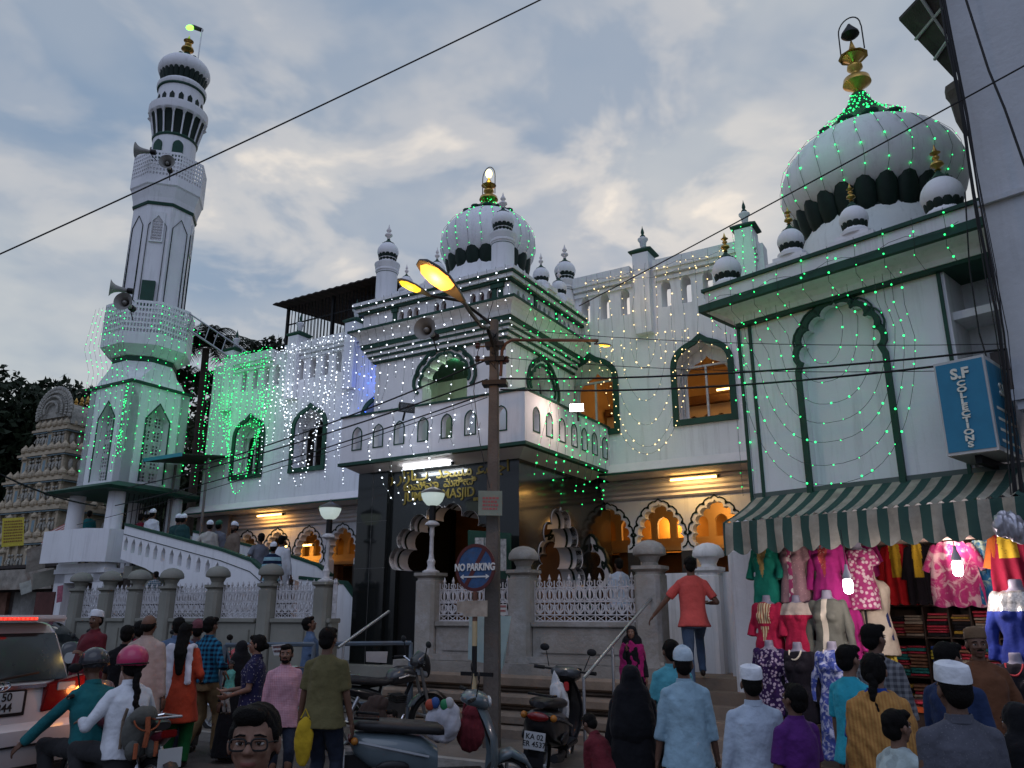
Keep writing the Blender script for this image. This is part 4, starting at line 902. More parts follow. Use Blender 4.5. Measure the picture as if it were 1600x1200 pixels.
# ------------------------------------------------------------ lamps, loudspeakers, signs
WLAMP = lit('white_lamp', (.95, .97, 1.0), 9); FLUO = lit('cool_tube', (.92, .96, 1), 14); FLUOW = lit('warm_tube', (1, .58, .16), 9)
SODIUM = lit('sodium_glow', (1, .34, .05), 2.7); SODY = lit('yellow_glow', (1, .55, .03), 1.6); SHADE = pbr('lamp_housing', (.09, .085, .08), .45, var=.2, bump=.05)
GLB = pbr('ribbed_lamp_glass', (.55, .62, .60), .2, var=.1, bump=.3, bscale=60, emit=(.75, .9, .85), estr=.45)
for s_, lbl, zt in ((-4.03, 'lit white lamp with ribbed glass bowl on the fence post before the portal', 2.50), (-6.48, 'lit white lamp with ribbed glass bowl on the fence post left of the porch', 2.40)):
    t = thing('post_lamp', lbl, 'lamp', FM, (s_, 0, zt), group='post lamps on the fence')
    MB().lathe([(.15, 0), (.15, .03), (.08, .06), (.06, .12), (.075, .2), (.05, .24), (.038, .34), (.035, .62), (.045, .66), (.04, .78), (.06, .80), (.13, .82), (.13, .85), (.09, .88), (.06, .9)], n=16).build('lamp_column', IRONW, t, smooth=40)
    MB().lathe([(.06, .88), (.06, 1.18)], n=12).build('lamp_neck', BLACKM, t)
    m = MB(); 
    prof = [(.03, 1.16), (.11, 1.18), (.17, 1.25), (.205, 1.34), (.21, 1.38)]
    m.lathe(prof, n=28, cap=False); m.build('glass_bowl', GLB, t, smooth=50)
    MB().lathe([(.20, 1.365), (.14, 1.385), (.002, 1.40)], n=20).build('lit_disc', WLAMP, t)
    m = MB(); m.lathe([(.225, 1.38), (.20, 1.42), (.10, 1.47), (.03, 1.50), (.002, 1.56)], n=24); m.build('lamp_cap', SHADE, t, smooth=40)
    lamp('bulb_light', t, (0, 0, 1.28), (.85, .95, 1), 6, .1)
def tube_light(F, loc, L_, mat, col, e, label, rot=0, off=-.12):
    t = thing('tube_light', label, 'tube light', F, loc, rot); MB().box(-L_/2-.05, L_/2+.05, 0, .05, -.02, .05).build('fitting', IRONW, t)
    MB().tube([(-L_/2, -.04, 0), (L_/2, -.04, 0)], .022, 8).build('tube', mat, t, smooth=60); MB().box(L_/2, L_/2+.04, -.06, .0, -.03, .03).build('end_cap', PLAST, t)
    d = lamp('tube_glow', t, (0, off, -.05), col, e, .1, 'AREA', (R(60), 0, 0)); d.data.shape = 'RECTANGLE'; d.data.size = L_; d.data.size_y = .06; d.data.energy = e; return t
s_, z_ = FM.px(425, 798, 4.05); tube_light(FM, (s_, 4.02, 4.43), .95, FLUOW, (1, .50, .12), 6, 'warm tube light under the eaves left of the porch, above the stairs')
s_, z_ = FM.px(1076, 741, 3.7); tube_light(FM, (s_, 4.02, 4.43), .95, FLUOW, (1, .60, .2), 6, 'warm tube light under the eaves right of the porch')
s_, z_ = FM.px(672, 719, .55); tube_light(FM, (s_, .5, 4.50), 1.1, FLUO, (.85, .93, 1), 7, 'cool white tube light over the gold lettering of the porch')
s_, z_ = FM.px(470, 853, 6.2); tube_light(FM, (s_, 6.15, z_), 1.1, FLUOW, (1, .55, .15), 8, 'warm tube light inside the arcade left of the porch')
def floodlight(p, label, aim, on=True, s=1):
    t = thing('floodlight', label, 'floodlight', F0, p, aim)
    m = MB(); m.loft([[(-.17*s, 0, -.10*s), (.17*s, 0, -.10*s), (.17*s, 0, .10*s), (-.17*s, 0, .10*s)], [(-.14*s, .12, -.07*s), (.14*s, .12, -.07*s), (.14*s, .12, .07*s), (-.14*s, .12, .07*s)]]); m.build('housing', BLACKM, t)
    m = MB(); m.box(-.15*s, .15*s, -.012, -.002, -.085*s, .085*s); m.build('lens', WLAMP if on else GLASS, t); MB().tube([(0, .1, -.05), (0, .2, -.2)], .02, 6).build('bracket', BLACKM, t); return t
p = at(901, 637, 14.0); f = floodlight(p, 'lit white floodlight fixed to the right side of the balcony', R(-12), True, .8)
lamp('flood_glow', f, (0, -.25, -.05), (1, .72, .6), 22, .08)
p = at(636, 637, 14.2); floodlight(p, 'unlit black floodlight on the front of the balcony', R(28), False, .9)
HORN = pbr('grey_horn', (.28, .27, .25), .5, metal=.3, var=.2, bump=.08)
def horn(F, loc, az, label, s=1.0, tilt=0):
    t = thing('loudspeaker', label, 'loudspeaker', F, loc, az)
    m = MB(); prof = [(.25, -.26), (.245, -.255), (.17, -.20), (.115, -.12), (.085, -.02), (.07, .10), (.045, .22)]
    n = 24
    def rings(pr, dr=0): return [[((r+dr)*s*math.cos(2*math.pi*i/n), y*s, (r+dr)*s*math.sin(2*math.pi*i/n)) for i in range(n)] for r, y in pr]
    m.loft(rings(prof), cap=False); m.loft(rings([(r-.008, y) for r, y in prof[::-1]]), cap=False); m.loft(rings([(.242, -.255), (.25, -.26)]), cap=False); m.build('horn', HORN, t, smooth=50)
    MB().loft([[(q*s*math.cos(2*math.pi*i/12), y*s, q*s*math.sin(2*math.pi*i/12)) for i in range(12)] for q, y in ((.01, -.22), (.055, -.18), (.06, -.12), (.03, -.08), (.02, .1))]).build('throat', HORN, t, smooth=50)
    MB().loft([[(q*s*math.cos(2*math.pi*i/16), y*s, q*s*math.sin(2*math.pi*i/16)) for i in range(16)] for q, y in ((.05, .18), (.085, .2), (.09, .34), (.06, .36))]).build('driver', BLACKM, t, smooth=40)
    MB().tube([(0, .2*s, 0), (0, .25*s, -.12*s), (.0, .42*s, -.3*s)], .014, 6).build('bracket', BLACKM, t); return t
horn(F0, at(225, 236, 24.0), R(-75), 'grey horn loudspeaker pointing left on the upper minaret balcony', .95)
horn(F0, at(263, 259, 23.0), R(12), 'grey horn loudspeaker facing the street on the upper minaret balcony', .9)
horn(F0, at(187, 452, 23.0), R(-62), 'upper grey horn loudspeaker pointing left above the lower minaret balcony', .95)
horn(F0, at(199, 476, 22.5), R(0), 'larger horn loudspeaker facing the street on the lower minaret balcony', 1.0)
horn(F0, at(671, 519, 14.2), R(-18), 'pale horn loudspeaker hanging on the porch cornice above the front arch', .88)

# concrete pole with three street lamps
PP = at(769, 1050, 11.6); PP.z = .05; ztop = at(770, 505, 11.6).z
up = thing('utility_pole', 'weathered square concrete electricity pole standing in front of the mosque', 'pole', F0, PP, R(-8))
up['label'] = 'weathered square concrete electricity pole standing in front of the mosque'
m = MB(); m.loft([[(-a_, -b_, z), (a_, -b_, z), (a_, b_, z), (-a_, b_, z)] for a_, b_, z in ((.112, .10, 0), (.105, .095, 1.4), (.058, .055, ztop))]); m.build('shaft', CONC, up, bevel=.012)
zc = [at(769, y, 11.6).z for y in (545, 568, 580, 622, 462)]
for z, w in ((zc[2]-.25, .15), (zc[0], .11), (zc[1], .12)): 
    MB().box(-w-.02, w+.05, -.11, .11, z-.035, z+.035).build('clamp', BLACKM, up)
for z, x in ((zc[0]-.02, -.25), (zc[1], -.25), (zc[1]-.03, .2)):
    m = MB(); m.tube([(x*.5, -.05, z), (x, -.05, z)], .014, 5); m.lathe([(.03, -.03), (.045, 0), (.03, .03), (.045, .05), (.02, .07)], (x, -.05, z), 8); m.build('insulator', pbr('brown_ceramic', (.05, .02, .015), .3), up)
m = MB(); rr = random.Random(3)
for i in range(14):
    z = zc[0]-.3+rr.random()*.5; m.tube([(-.05+.1*rr.random(), -.11, z), (-.12+.2*rr.random(), -.14, z+.1*rr.random()), (-.05+.1*rr.random(), -.11, z-.25*rr.random())], .006, 4)
m.build('wire_tangle', CABLE, up)
RUSTP = pbr('rusty_pipe', (.14, .07, .05), .6, metal=.3, var=.3, bump=.1)
def street_lamp(pts, heading, label, glow, L_, col, e, tilt=0, r=.025, on='big'):
    o = Vector(pts[0]); t = bpy.data.objects.new('street_lamp', None); COL.objects.link(t); t.location = o; tag(t, label, 'street lamp', 'street lamps on the concrete pole')
    MB().tube([Vector(p)-o for p in pts], r, 8).build('arm', RUSTP if on == 'arm' else BLACKM, t, smooth=50)
    end = Vector(pts[-1])-o; d = Vector(heading).normalized()
    q = d.to_track_quat('Y', 'Z').to_matrix()
    m = MB(); prof = [(.03, .03, -.05), (.055, .05, .05), (.11, .07, .25), (.16, .085, .5), (.15, .075, .75), (.10, .05, .92), (.02, .015, .98)]
    st = len(m.v); m.loft([[(a_*math.cos(k), y, max(-.02, b_*math.sin(k))) for k in np.linspace(0, 2*math.pi, 17)[:-1]] for a_, b_, y in prof])
    m.v = [tuple(end+q @ (Vector(v)*L_)) for v in m.v]; m.build('housing', SHADE, t, smooth=50)
    m = MB(); m.loft([[(a_*math.cos(k), y, -.015+(-.075 if True else 0)*max(0, -math.sin(k))*s) for k in np.linspace(0, 2*math.pi, 17)[:-1]] for a_, y, s in ((.03, .30, .1), (.12, .36, .8), (.15, .55, 1), (.13, .78, .9), (.05, .90, .2))])
    m.v = [tuple(end+q @ (Vector(v)*L_)) for v in m.v]; m.build('lens', glow, t, smooth=50)
    lamp('lamp_light', t, end+q @ Vector((0, .6*L_, -.22*L_)), col, e, .1); return t
e0_ = at(722, 468, 9.9); j0 = PP+Vector((0, -.1, zc[0]-.05)); h0 = at(662, 412, 9.2)
street_lamp([j0, j0+Vector((-.10, -.12, .25)), at(752, 510, 10.9), at(735, 488, 10.5), e0_], h0-e0_, 'large street lamp glowing bright orange, nearest the camera on the concrete pole', SODIUM, (h0-e0_).length*1.12, (1, .5, .15), 45, r=.03)
e1 = at(672, 462, 11.2); h1 = at(625, 438, 10.9)
street_lamp([PP+Vector((0, 0, ztop-.1)), PP+Vector((-.2, .1, ztop+.1)), at(720, 470, 11.5), e1], h1-e1, 'small street lamp glowing yellow, just left of the big orange one', SODY, (h1-e1).length*1.1, (1, .75, .25), 6)
e2 = at(930, 538, 11.6); h2 = at(965, 541, 11.3)
street_lamp([PP+Vector((.1, -.05, zc[0]-.5)), PP+Vector((.12, -.05, zc[0]-.1)), at(790, 537, 11.5), at(800, 531, 11.5), at(935, 532, 11.6), e2], h2-e2+Vector((0, 0, .01)), 'street lamp glowing amber at the end of the long horizontal pipe arm', SODY, .34, (1, .75, .25), 5, on='arm')
# plate wired to the pole
pb = at(766, 791, 11.35); t = thing('notice_plate', 'small faded plate with red writing wired to the concrete pole', 'plate', F0, pb, R(6))
MB().box(-.17, .17, 0, .012, -.13, .22).build('plate', pbr('faded_green_plate', (.20, .24, .20), .7, var=.2), t)
m = MB(); rr = random.Random(5)
for i in range(4):
    x = -.11
    while x < .1: w = .015+.03*rr.random(); m.box(x, x+w, -.004, 0, .10-.05*i, .13-.05*i); x += w+.01
m.build('lettering', pbr('faded_red', (.35, .10, .10), .7), t)
# NO PARKING sign
NP = at(741, 1050, 11.3); NP.z = .1; t = thing('no_parking_sign', 'round blue NO PARKING sign with red rim on a striped post', 'sign', F0, NP, R(-30))
zc_ = at(740, 898, 11.25).z; zr = zc_-at(740, 936, 11.25).z
def disc(r0, r1, y0, y1, n=40):
    m = MB(); m.loft([[(r*math.sin(2*math.pi*i/n), y, zc_+r*math.cos(2*math.pi*i/n)) for i in range(n)] for r, y in ((r1, y1), (r1, y0), (r0, y0), (r0, y1))], cap=False)
    return m
m = MB(); n = 40; m.loft([[(zr*.99*math.sin(2*math.pi*i/n), y, zc_+zr*.99*math.cos(2*math.pi*i/n)) for i in range(n)] for y in (.0, -.012)]); m.build('face', pbr('sign_dull_blue', (.03, .085, .20), .5, var=.3, scale=9, dirt=(.05, .07, .12)), t)
SRED = pbr('sign_dull_red', (.09, .022, .022), .5, var=.3, scale=8)
disc(zr*.86, zr*1.0, -.018, 0).build('rim', SRED, t)
m = MB(); d = R(38); m.box(-zr*.86, zr*.86, -.016, -.012, -.03, .03); m.v = [tuple(Matrix.Translation((0, 0, zc_)) @ Matrix.Rotation(-d-.35, 4, 'Y') @ Vector(v)) for v in m.v]; m.build('slash', SRED, t)
text('NO PARKING', .135, pbr('sign_white', (.62, .64, .62), .6), t, (0, -.022, zc_+.0), bold=.004, sx=.80)
m = MB(); m.box(-.19, .19, -.022, -.018, zc_-.135, zc_-.115)
for s_ in (-1, 1): m.add([(s_*.24, -.022, zc_-.125), (s_*.18, -.022, zc_-.09), (s_*.18, -.022, zc_-.16)], [(0, 1, 2)])
m.build('arrow', pbr('sign_white', (.6, .6, .6)), t)
CREAM = pbr('cream_paint', (.42, .34, .20), .7, var=.2); zs = [0, .62, .95, 1.3, 1.62, zc_-zr]
for i in range(5): MB().lathe([(.035, zs[i]), (.035, zs[i+1])], n=12).build('post', [BLACKM, CREAM, BLACKM, CREAM, RUSTP][i], t, smooth=40)
m = MB(); m.box(-.28, .18, -.03, -.02, zc_-zr-.28, zc_-zr-.13).box(-.16, .22, -.045, -.03, zc_-zr-.33, zc_-zr-.12); m.build('torn_board', pbr('bleached_board', (.36, .31, .25), .9, var=.35, scale=7), t)
m = MB(); m.box(-.2, .3, -.03, .0, .92, .97); m.build('bracket', BLACKM, t)
# banners between pole and fence, notice board behind the grille
def sheet(name, label, cat, pts, mat, th=.01, lines=None, lm=None):
    o = sum((Vector(p) for p in pts), Vector())/len(pts); o = Vector((o.x, o.y, min(p[2] for p in pts))); t = bpy.data.objects.new(name, None); COL.objects.link(t); t.location = o; tag(t, label, cat)
    a_, b_, c_, d_ = [Vector(p)-o for p in pts]; nrm = (b_-a_).cross(d_-a_).normalized()*th; g = []
    for k in range(2): g.append([a_+nrm*k, b_+nrm*k, c_+nrm*k, d_+nrm*k])
    MB().loft(g).build('panel', mat, t)
    if lines:
        m = MB(); rr = random.Random(len(label)); off = -nrm.normalized()*.006 if (nrm.y > 0) else nrm.normalized()*(th+.006)
        P = lambda u, v: a_.lerp(b_, u).lerp(d_.lerp(c_, u), v)+off
        for k in range(lines):
            u = .08; v = .1+.8*k/lines
            while u < .9:
                w = .03+.07*rr.random(); w = min(w, .93-u); m.add([P(u, v), P(u+w, v), P(u+w, v+.42/lines), P(u, v+.42/lines)], [(0, 1, 2, 3)]); u += w+.02
        m.build('lettering', lm, t)
    return t
CL = pbr('pale_cyan_banner', (.32, .42, .42), .7, var=.15)
sheet('banner', 'pale washed-out banner sheet tied behind the no parking post', 'banner', [at(733, 962, 12.3), at(757, 962, 12.3), at(756, 1036, 12.2), at(731, 1030, 12.2)], CL, .006)
sheet('banner', 'pale cyan banner tied right of the concrete pole', 'banner', [at(781, 962, 12.3), at(799, 963, 12.4), at(788, 1038, 12.2), at(783, 1050, 12.1)], CL, .006)
sheet('paper_notice', 'small red and white paper notice on the grille right of the pole', 'notice', [at(781, 944, 12.6), at(792, 944, 12.6), at(791, 961, 12.6), at(781, 961, 12.6)], pbr('paper', (.6, .58, .55), .8), .004, 2, pbr('faded_red', (.35, .1, .1)))
t = sheet('notice_board', 'green framed notice board with papers beside the portal', 'notice board', [at(731, 828, 14.3), at(797, 833, 13.6), at(797, 905, 13.6), at(731, 900, 14.3)], GREEN, .03)
for (x, y, w, h, c) in ((742, 840, 14, 34, .45), (757, 840, 10, 20, .3), (770, 838, 10, 60, .2), (782, 842, 9, 50, .4)):
    o = t.location; q = MB().loft([[at(x, y, 13.9-.012*(x-742))-o, at(x+w, y, 13.9-.012*(x+w-742))-o, at(x+w, y+h, 13.9-.012*(x+w-742))-o, at(x, y+h, 13.9-.012*(x-742))-o], [v+Vector((0, .01, 0)) for v in (at(x, y, 13.9-.012*(x-742))-o, at(x+w, y, 13.9-.012*(x+w-742))-o, at(x+w, y+h, 13.9-.012*(x+w-742))-o, at(x, y+h, 13.9-.012*(x-742))-o)]])
    q.build('paper', pbr('paper_%d' % x, (c, c, c*.95), .8, var=.5, scale=18), t)

# ------------------------------------------------------------ overhead cables
def cable(label, pts, r=.011, name='overhead_cable', sag=0):
    pts = [Vector(p) for p in pts]
    if len(pts) == 2 and sag is not None:
        a_, b_ = pts; pts = [a_.lerp(b_, t)-Vector((0, 0, sag*4*t*(1-t))) for t in np.linspace(0, 1, 13)]
    o = pts[0].copy(); m = MB(); m.tube([p-o for p in pts], r, 5); ob = m.build(name, CABLE, None, smooth=60); ob.location = o; tag(ob, label, 'cable'); return ob
cable('single black cable crossing the sky from the left edge past the minaret to the top', [at(-60, 424, 11), at(905, -30, 8)], .010, sag=.05)
cable('single black cable crossing the big dome up to the right edge', [at(905, 478, 12), at(1660, 70, 8.2)], .009, sag=.02)
PJ = PP+Vector((0, -.08, 0)); ins = PP+Vector((.1, -.08, 0))
def pz(y): return at(769, y, 11.6).z
W_ = [('upper of two heavy cables running right from the pole to the blue sign', [ins+Vector((0, 0, pz(599))), at(1640, 538, 10.3)], .014), ('lower of two heavy cables running right from the pole to the blue sign', [ins+Vector((0, 0, pz(616))), at(1482, 570, 10)], .014),
      ('upper thin wire running right above the amber street lamp', [ins+Vector((0, 0, pz(520))), at(1640, 536, 10.3)], .005), ('lower thin wire running right beneath the upper thin one', [ins+Vector((0, 0, pz(566))), at(1640, 575, 10.3)], .005),
      ('top cable sloping from the pole down left past the porch', [PJ+Vector((-.1, 0, pz(569))), at(300, 731, 20)], .014), ('middle cable sloping from the pole down left to the minaret canopy', [PJ+Vector((-.1, 0, pz(600))), at(200, 762, 21)], .014),
      ('lowest cable sloping from the pole down left across the balcony', [PJ+Vector((-.1, 0, pz(622))), at(180, 790, 21)], .012), ('thin cable from the pole to the left across the minaret columns', [PJ+Vector((-.1, 0, pz(628))), at(120, 820, 22)], .007),
      ('sagging cable at the left edge in front of the temple tower', [at(-20, 730, 20), at(150, 790, 22)], .02)]
for l_, p_, r_ in W_: cable(l_, p_, r_, sag=.12)
cable('long loose wire hanging down beside the concrete pole', [PP+Vector((-.02, -.12, pz(480))), PP+Vector((-.25, -.13, pz(560))), PP+Vector((-.30, -.13, pz(620))), PP+Vector((-.2, -.13, pz(700))), PP+Vector((-.05, -.13, pz(770)))], .006, sag=None)
# bundle of cables down the corner of the tall building
bt = thing('cable_bundle', 'thick bundle of black cables hanging down the corner of the tall building', 'cables', F0, at(1560, 800, 9.5)); rr = random.Random(9); o = bt.location
for i in range(11):
    dx = rr.uniform(-7, 7); pts = [at(x+dx*k+rr.uniform(-3, 3), y, 9.6) for x, y, k in ((1462, -60, 1), (1482, 60, 1), (1505, 180, 1.1), (1525, 300, 1.3), (1545, 420, 1.6), (1562, 520, 1.5), (1574, 620, 1.2), (1585, 720, 1.6), (1592, 820, 2.2))]
    MB().tube([p-o for p in pts], rr.choice((.005, .007, .010)), 5).build('cable', CABLE, bt, smooth=60)
cable('twisted pair of cables slanting across the tall wall at the right', [at(1500, -30, 9), at(1545, 110, 9), at(1570, 170, 9), at(1600, 255, 9), at(1640, 350, 9)], .013, sag=None)
cable('loop of black cable beside the recessed window of the corner building', [at(1508, 300, 9.9), at(1515, 420, 9.9), at(1530, 520, 9.9), at(1548, 580, 9.9)], .009, sag=None)

# ------------------------------------------------------------ fairy lights
_b = MB(); _b.ball((0, 0, 0), .0150, 6, 4); _bm = {}
def bulb_mesh(mat):
    if mat.name not in _bm: me = _b.mesh('bulb'); me.materials.append(mat); _bm[mat.name] = me
    return _bm[mat.name]
def fairy(label, strands, mat, group, sc=1.0, glow=None, wire=.0035, maxpart=100):
    """one set of lights: each strand a wire with its bulbs; strands are lists of world points"""
    o = Vector(strands[0][0][0]); t = bpy.data.objects.new('string_lights', None); COL.objects.link(t); t.location = o; tag(t, label, 'string lights', group)
    nb = 0; extra = MB(); rr = random.Random(len(strands)*7+3)
    for pts, spacing in [(s[0], s[1]) for s in [(q if isinstance(q, tuple) else (q, .2)) for q in strands]]:
        pts = [Vector(p) for p in pts]; w = MB(); w.tube([p-o for p in pts], wire, 3, cap=False); wo = w.build('wire', THINW, t)
        L_ = 0; nxt = spacing*rr.uniform(.2, .9)
        for a_, b_ in zip(pts[:-1], pts[1:]):
            d = (b_-a_).length
            while L_+d > nxt:
                p = a_.lerp(b_, (nxt-L_)/d)-o; k = sc*rr.choice((.6, .75, .9, 1, 1.25)); p = p+Vector((rr.uniform(-.012, .012), rr.uniform(-.012, .012), rr.uniform(-.012, .012)))
                if nb < maxpart:
                    b = bpy.data.objects.new('bulb', bulb_mesh(mat)); COL.objects.link(b); b.parent = wo; b.location = p; b.scale = (k, k, k)
                else: extra.ball(p, .0150*k, 6, 4)
                nb += 1; nxt += spacing*.95*rr.uniform(.5, 1.6)
            L_ += d
    if extra.v: e = extra.build('further_bulbs', mat, t); tag(e, kind='stuff')
    for g in (glow or []): lamp('light_glow', t, Vector(g[0])-o, g[1], g[2]*.5, .18)
    return t
def sw_(a_, b_, sag, n=14): return [Vector(a_).lerp(Vector(b_), t)-Vector((0, 0, sag*4*t*(1-t))) for t in np.linspace(0, 1, n)]
rg = random.Random(21); G3, W3, A3, B3 = (.05, 1, .25), (.7, .8, 1), (1, .7, .35), (.1, .2, 1)
def hang(F, s, w, z1, z0, jit=.03, n=8): return [F.p(s+rg.uniform(-jit, jit), w-.03*abs(math.sin(i*1.7)), z1+(z0-z1)*i/(n-1)) for i in range(n)]
# left bay, green
st_ = []
for i in range(13):
    s = -15.1+i*.21; st_.append((hang(FM, s, WS_-.22, 9.15, 7.45-1.6*abs(math.sin(i*.9)) if i % 3 else 5.4, .05), .15))
for k, (r0, z0) in enumerate(((1.15, 6.9), (.95, 6.0), (.75, 5.5), (.6, 5.0))): st_.append(([FM.p(-13.25+r0*math.cos(t), WS_-.24, 8.0+(8.0-z0)*1.0*-abs(math.sin(t))) for t in np.linspace(math.pi, 0, 22)], .11))
for z in (9.12, 8.7): st_.append(([FM.p(-15+i*.26, WS_-.2-.05*(i % 2), z+.04*math.sin(i*2.3)) for i in range(11)], .13))
st_ = [(p, s*.86) for p, s in st_]
fairy('green fairy light curtain draped over the leftmost bay of the wing', st_, LEDG, 'fairy light curtains on the mosque', glow=[(FM.p(-13.9, WS_-.9, 7.9), G3, 14), (FM.p(-12.9, WS_-.9, 6.6), G3, 9)])
st_ = []
for i in range(14):
    s = -12.4+i*.20; st_.append((hang(FM, s, WS_-.22, 9.1, 7.3-1.2*abs(math.sin(i*1.1)) if i % 4 else 5.1, .05), .16))
for k, (r0, z0) in enumerate(((1.1, 6.9), (.9, 6.2), (.7, 5.6), (.5, 5.0))): st_.append(([FM.p(-10.9+r0*math.cos(t), WS_-.24, 8.0+(8.0-z0)*-abs(math.sin(t))) for t in np.linspace(math.pi, 0, 22)], .15))
st_.append(([FM.p(-12.2+i*.26, WS_-.2, 8.9+.05*math.sin(i*2)) for i in range(11)], .14))
st_.append((hang(FM, -9.3, WS_-.3, 9.2, 4.9, .03, 12), .11)); st_.append((hang(FM, -9.5, WS_-.3, 8.2, 5.6, .03, 12), .13))
fairy('white fairy light curtain draped over the bay between the green one and the porch', st_, LEDW, 'fairy light curtains on the mosque', glow=[(FM.p(-11.3, WS_-1, 7.9), W3, 10), (FM.p(-9.6, WS_-.8, 6.5), W3, 8)])
fairy('few blue fairy lights in the narrow bay beside the porch', [(hang(FM, s, WS_-.2, 8.9, 6.0, .04), .35) for s in (-9.0, -8.75, -8.5)], LEDB, 'fairy light curtains on the mosque', 1.2, glow=[(FM.p(-8.7, WS_-.5, 7.6), B3, 16), (FM.p(-8.5, WS_-.5, 6.3), B3, 8)])
# porch front, white
st_ = []
for i in range(19):
    s = -6.5+i*.21; z0 = 4.8 if i % 4 == 0 else rg.uniform(5.6, 6.8)
    w0 = UF-.5
    st_.append(([FM.p(s, w0, 8.15), FM.p(s+.03, w0+.1, 7.6), FM.p(s-.02, UF-.46, 7.5), FM.p(s+.03, UF-.3, 7.0), FM.p(s, UF-.25, 6.4), FM.p(s+.04, (UF-.35 if z0 > 5.6 else BW-.1), z0)], .24))
for s, w, z0 in ((-5.6, BW-.08, 4.5), (-5.1, BW-.08, 4.4), (-4.6, BW-.08, 4.6), (-4.2, BW-.08, 4.35), (-3.7, BW-.08, 4.7), (-3.3, BW-.08, 4.9)): st_.append(([FM.p(s, BW-.05, 5.62), FM.p(s+.1, w, 5.2), FM.p(s-.03, w, 4.9), FM.p(s+.1, w, z0)], .16))
for i in range(5): st_.append(([FM.p(-5.6+.25*i, .35, 4.55), FM.p(-5.5+.27*i, .4, 4.2), FM.p(-5.3+.27*i, .45, 3.9-.08*(i % 3))], .16))
fairy('white fairy light strands falling over the front of the porch and its lettering', st_, LEDW, 'fairy light curtains on the mosque', .9, glow=[(FM.p(-5, -.5, 6.6), W3, 9), (FM.p(-4.6, -.5, 5.0), W3, 6)])
# porch side, green
st_ = []
for i in range(11):
    w = .9+i*.26; st_.append(([FM.p(UR+.45, w, 8.1), FM.p(UR+.50, w+.03, 7.5), FM.p(UR+.3, w, 7.0), FM.p(UR+.2, w+.04, 6.3), FM.p(UR+.2, w, 5.7 if i % 2 else 6.2)], .25))
for i in range(9):
    w = .9+i*.3; st_.append(([FM.p(BS+.06, w, 5.62), FM.p(BS+.08, w+.06, 5.1), FM.p(BS+.05, w-.02, 4.6), FM.p(BS-.1, w+.05, 4.2-.25*(i % 3))], .20))
st_.append(([FM.p(UR+.6, .4, 8.0), FM.p(BS+.1, .6, 6.4), FM.p(BS+.1, .9, 5.6), FM.p(BS+.05, .5, 4.6), FM.p(BS, .4, 4.1)], .2))
fairy('green fairy light strands falling over the right side of the porch and balcony', st_, LEDG, 'fairy light curtains on the mosque', .9, glow=[(FM.p(UR+1.0, 2.2, 6.6), G3, 9), (FM.p(BS+.8, 2.4, 5.1), G3, 4)])
# right wing, amber swags
st_ = []
for i in range(12): st_.append((hang(FM, -2.5+i*.27, WS_-.2, 9.05, 6.9-rg.uniform(0, .9), .04), .27))
for r0, z0 in ((.28, 6.7), (.5, 6.0), (.7, 5.5), (.85, 5.05), (.98, 4.9)): st_.append(([FM.p(-1.25+r0*math.cos(t), WS_-.22, 7.4-(7.4-z0)*abs(math.sin(t))) for t in np.linspace(math.pi, 0, 22)], .20))
for z in (8.9, 8.7): st_.append(([FM.p(-2.5+i*.3, WS_-.2, z+.04*math.sin(i*2)) for i in range(12)], .24))
fairy('warm amber fairy light swags on the right wing between porch and corner building', st_, LEDA, 'fairy light curtains on the mosque', .85, glow=[(FM.p(-1.2, WS_-.9, 8.2), A3, 7)])
# minaret, green
st_ = []
for i in range(9): s = -17.7+i*.25; st_.append(([FM.p(s*.7+MC[0]*.3, MC[1]-1.30, zBt), FM.p(s*.9+MC[0]*.1, MC[1]-1.33, zB), FM.p(s*.9+MC[0]*.1, MC[1]-1.08, zB-.7), FM.p(s, MC[1]-1.04, 8.1), FM.p(s+.03, MC[1]-1.01, 7), FM.p(s, MC[1]-1.02, 6.0-.5*(i % 2))], .26))
for i in range(8): w = MC[1]-.95+i*.27; st_.append(([FM.p(MC[0]+1.29, w*.8+.5, zBt), FM.p(MC[0]+1.31, w*.9+.24, zB), FM.p(MC[0]+1.08, w, zB-.7), FM.p(MC[0]+1.04, w, 8.1), FM.p(MC[0]+1.01, w, 7), FM.p(MC[0]+1.02, w, 6.1-.4*(i % 3))], .27))
for i in range(3): st_.append(([FM.p(MC[0]+1.06-.05*i, MC[1]-1.1, 8.0), FM.p(MC[0]+.98, MC[1]-1.12, 7), FM.p(MC[0]+.9+.1*i, MC[1]-1.1, 5.9)], .13))
fairy('green fairy light strands around the lower stage of the minaret', st_, LEDG, 'fairy light curtains on the mosque', 1.05, glow=[(FM.p(MC[0]+.2, MC[1]-2.0, 7.3), G3, 6), (FM.p(MC[0]+1.9, MC[1], 7.0), G3, 5)])
# domes, green meridians
def merid(F, c, r, h, z, n, a0, a1, zlow=.0):
    out = []
    pr = [(.86, .06), (.95, .16), (1.0, .30), (.985, .44), (.92, .58), (.80, .71), (.62, .83), (.44, .91), (.22, 1.03), (.12, 1.15)]
    for i in range(n):
        a = a0+(a1-a0)*i/(n-1); out.append([F.p(c[0]+(q+.02)*r*math.cos(a+.04*math.sin(j)), c[1]+(q+.02)*r*math.sin(a), z+h*v) for j, (q, v) in enumerate(pr)])
    return out
st_ = [(p, .22) for p in merid(FM, (-4.45, 2.4), 1.08, 1.46, 9.28, 12, R(-165), R(15))]
st_.append(([FM.p(-4.45+(.42*(1-t/27)+.1)*math.cos(t), 2.4+(.42*(1-t/27)+.1)*math.sin(t), 10.62+t*.0105) for t in np.linspace(0, 25, 80)], .14))
fairy('green fairy light strands running down the ribs of the small porch dome', st_, LEDG, 'fairy light nets on the domes', .8)
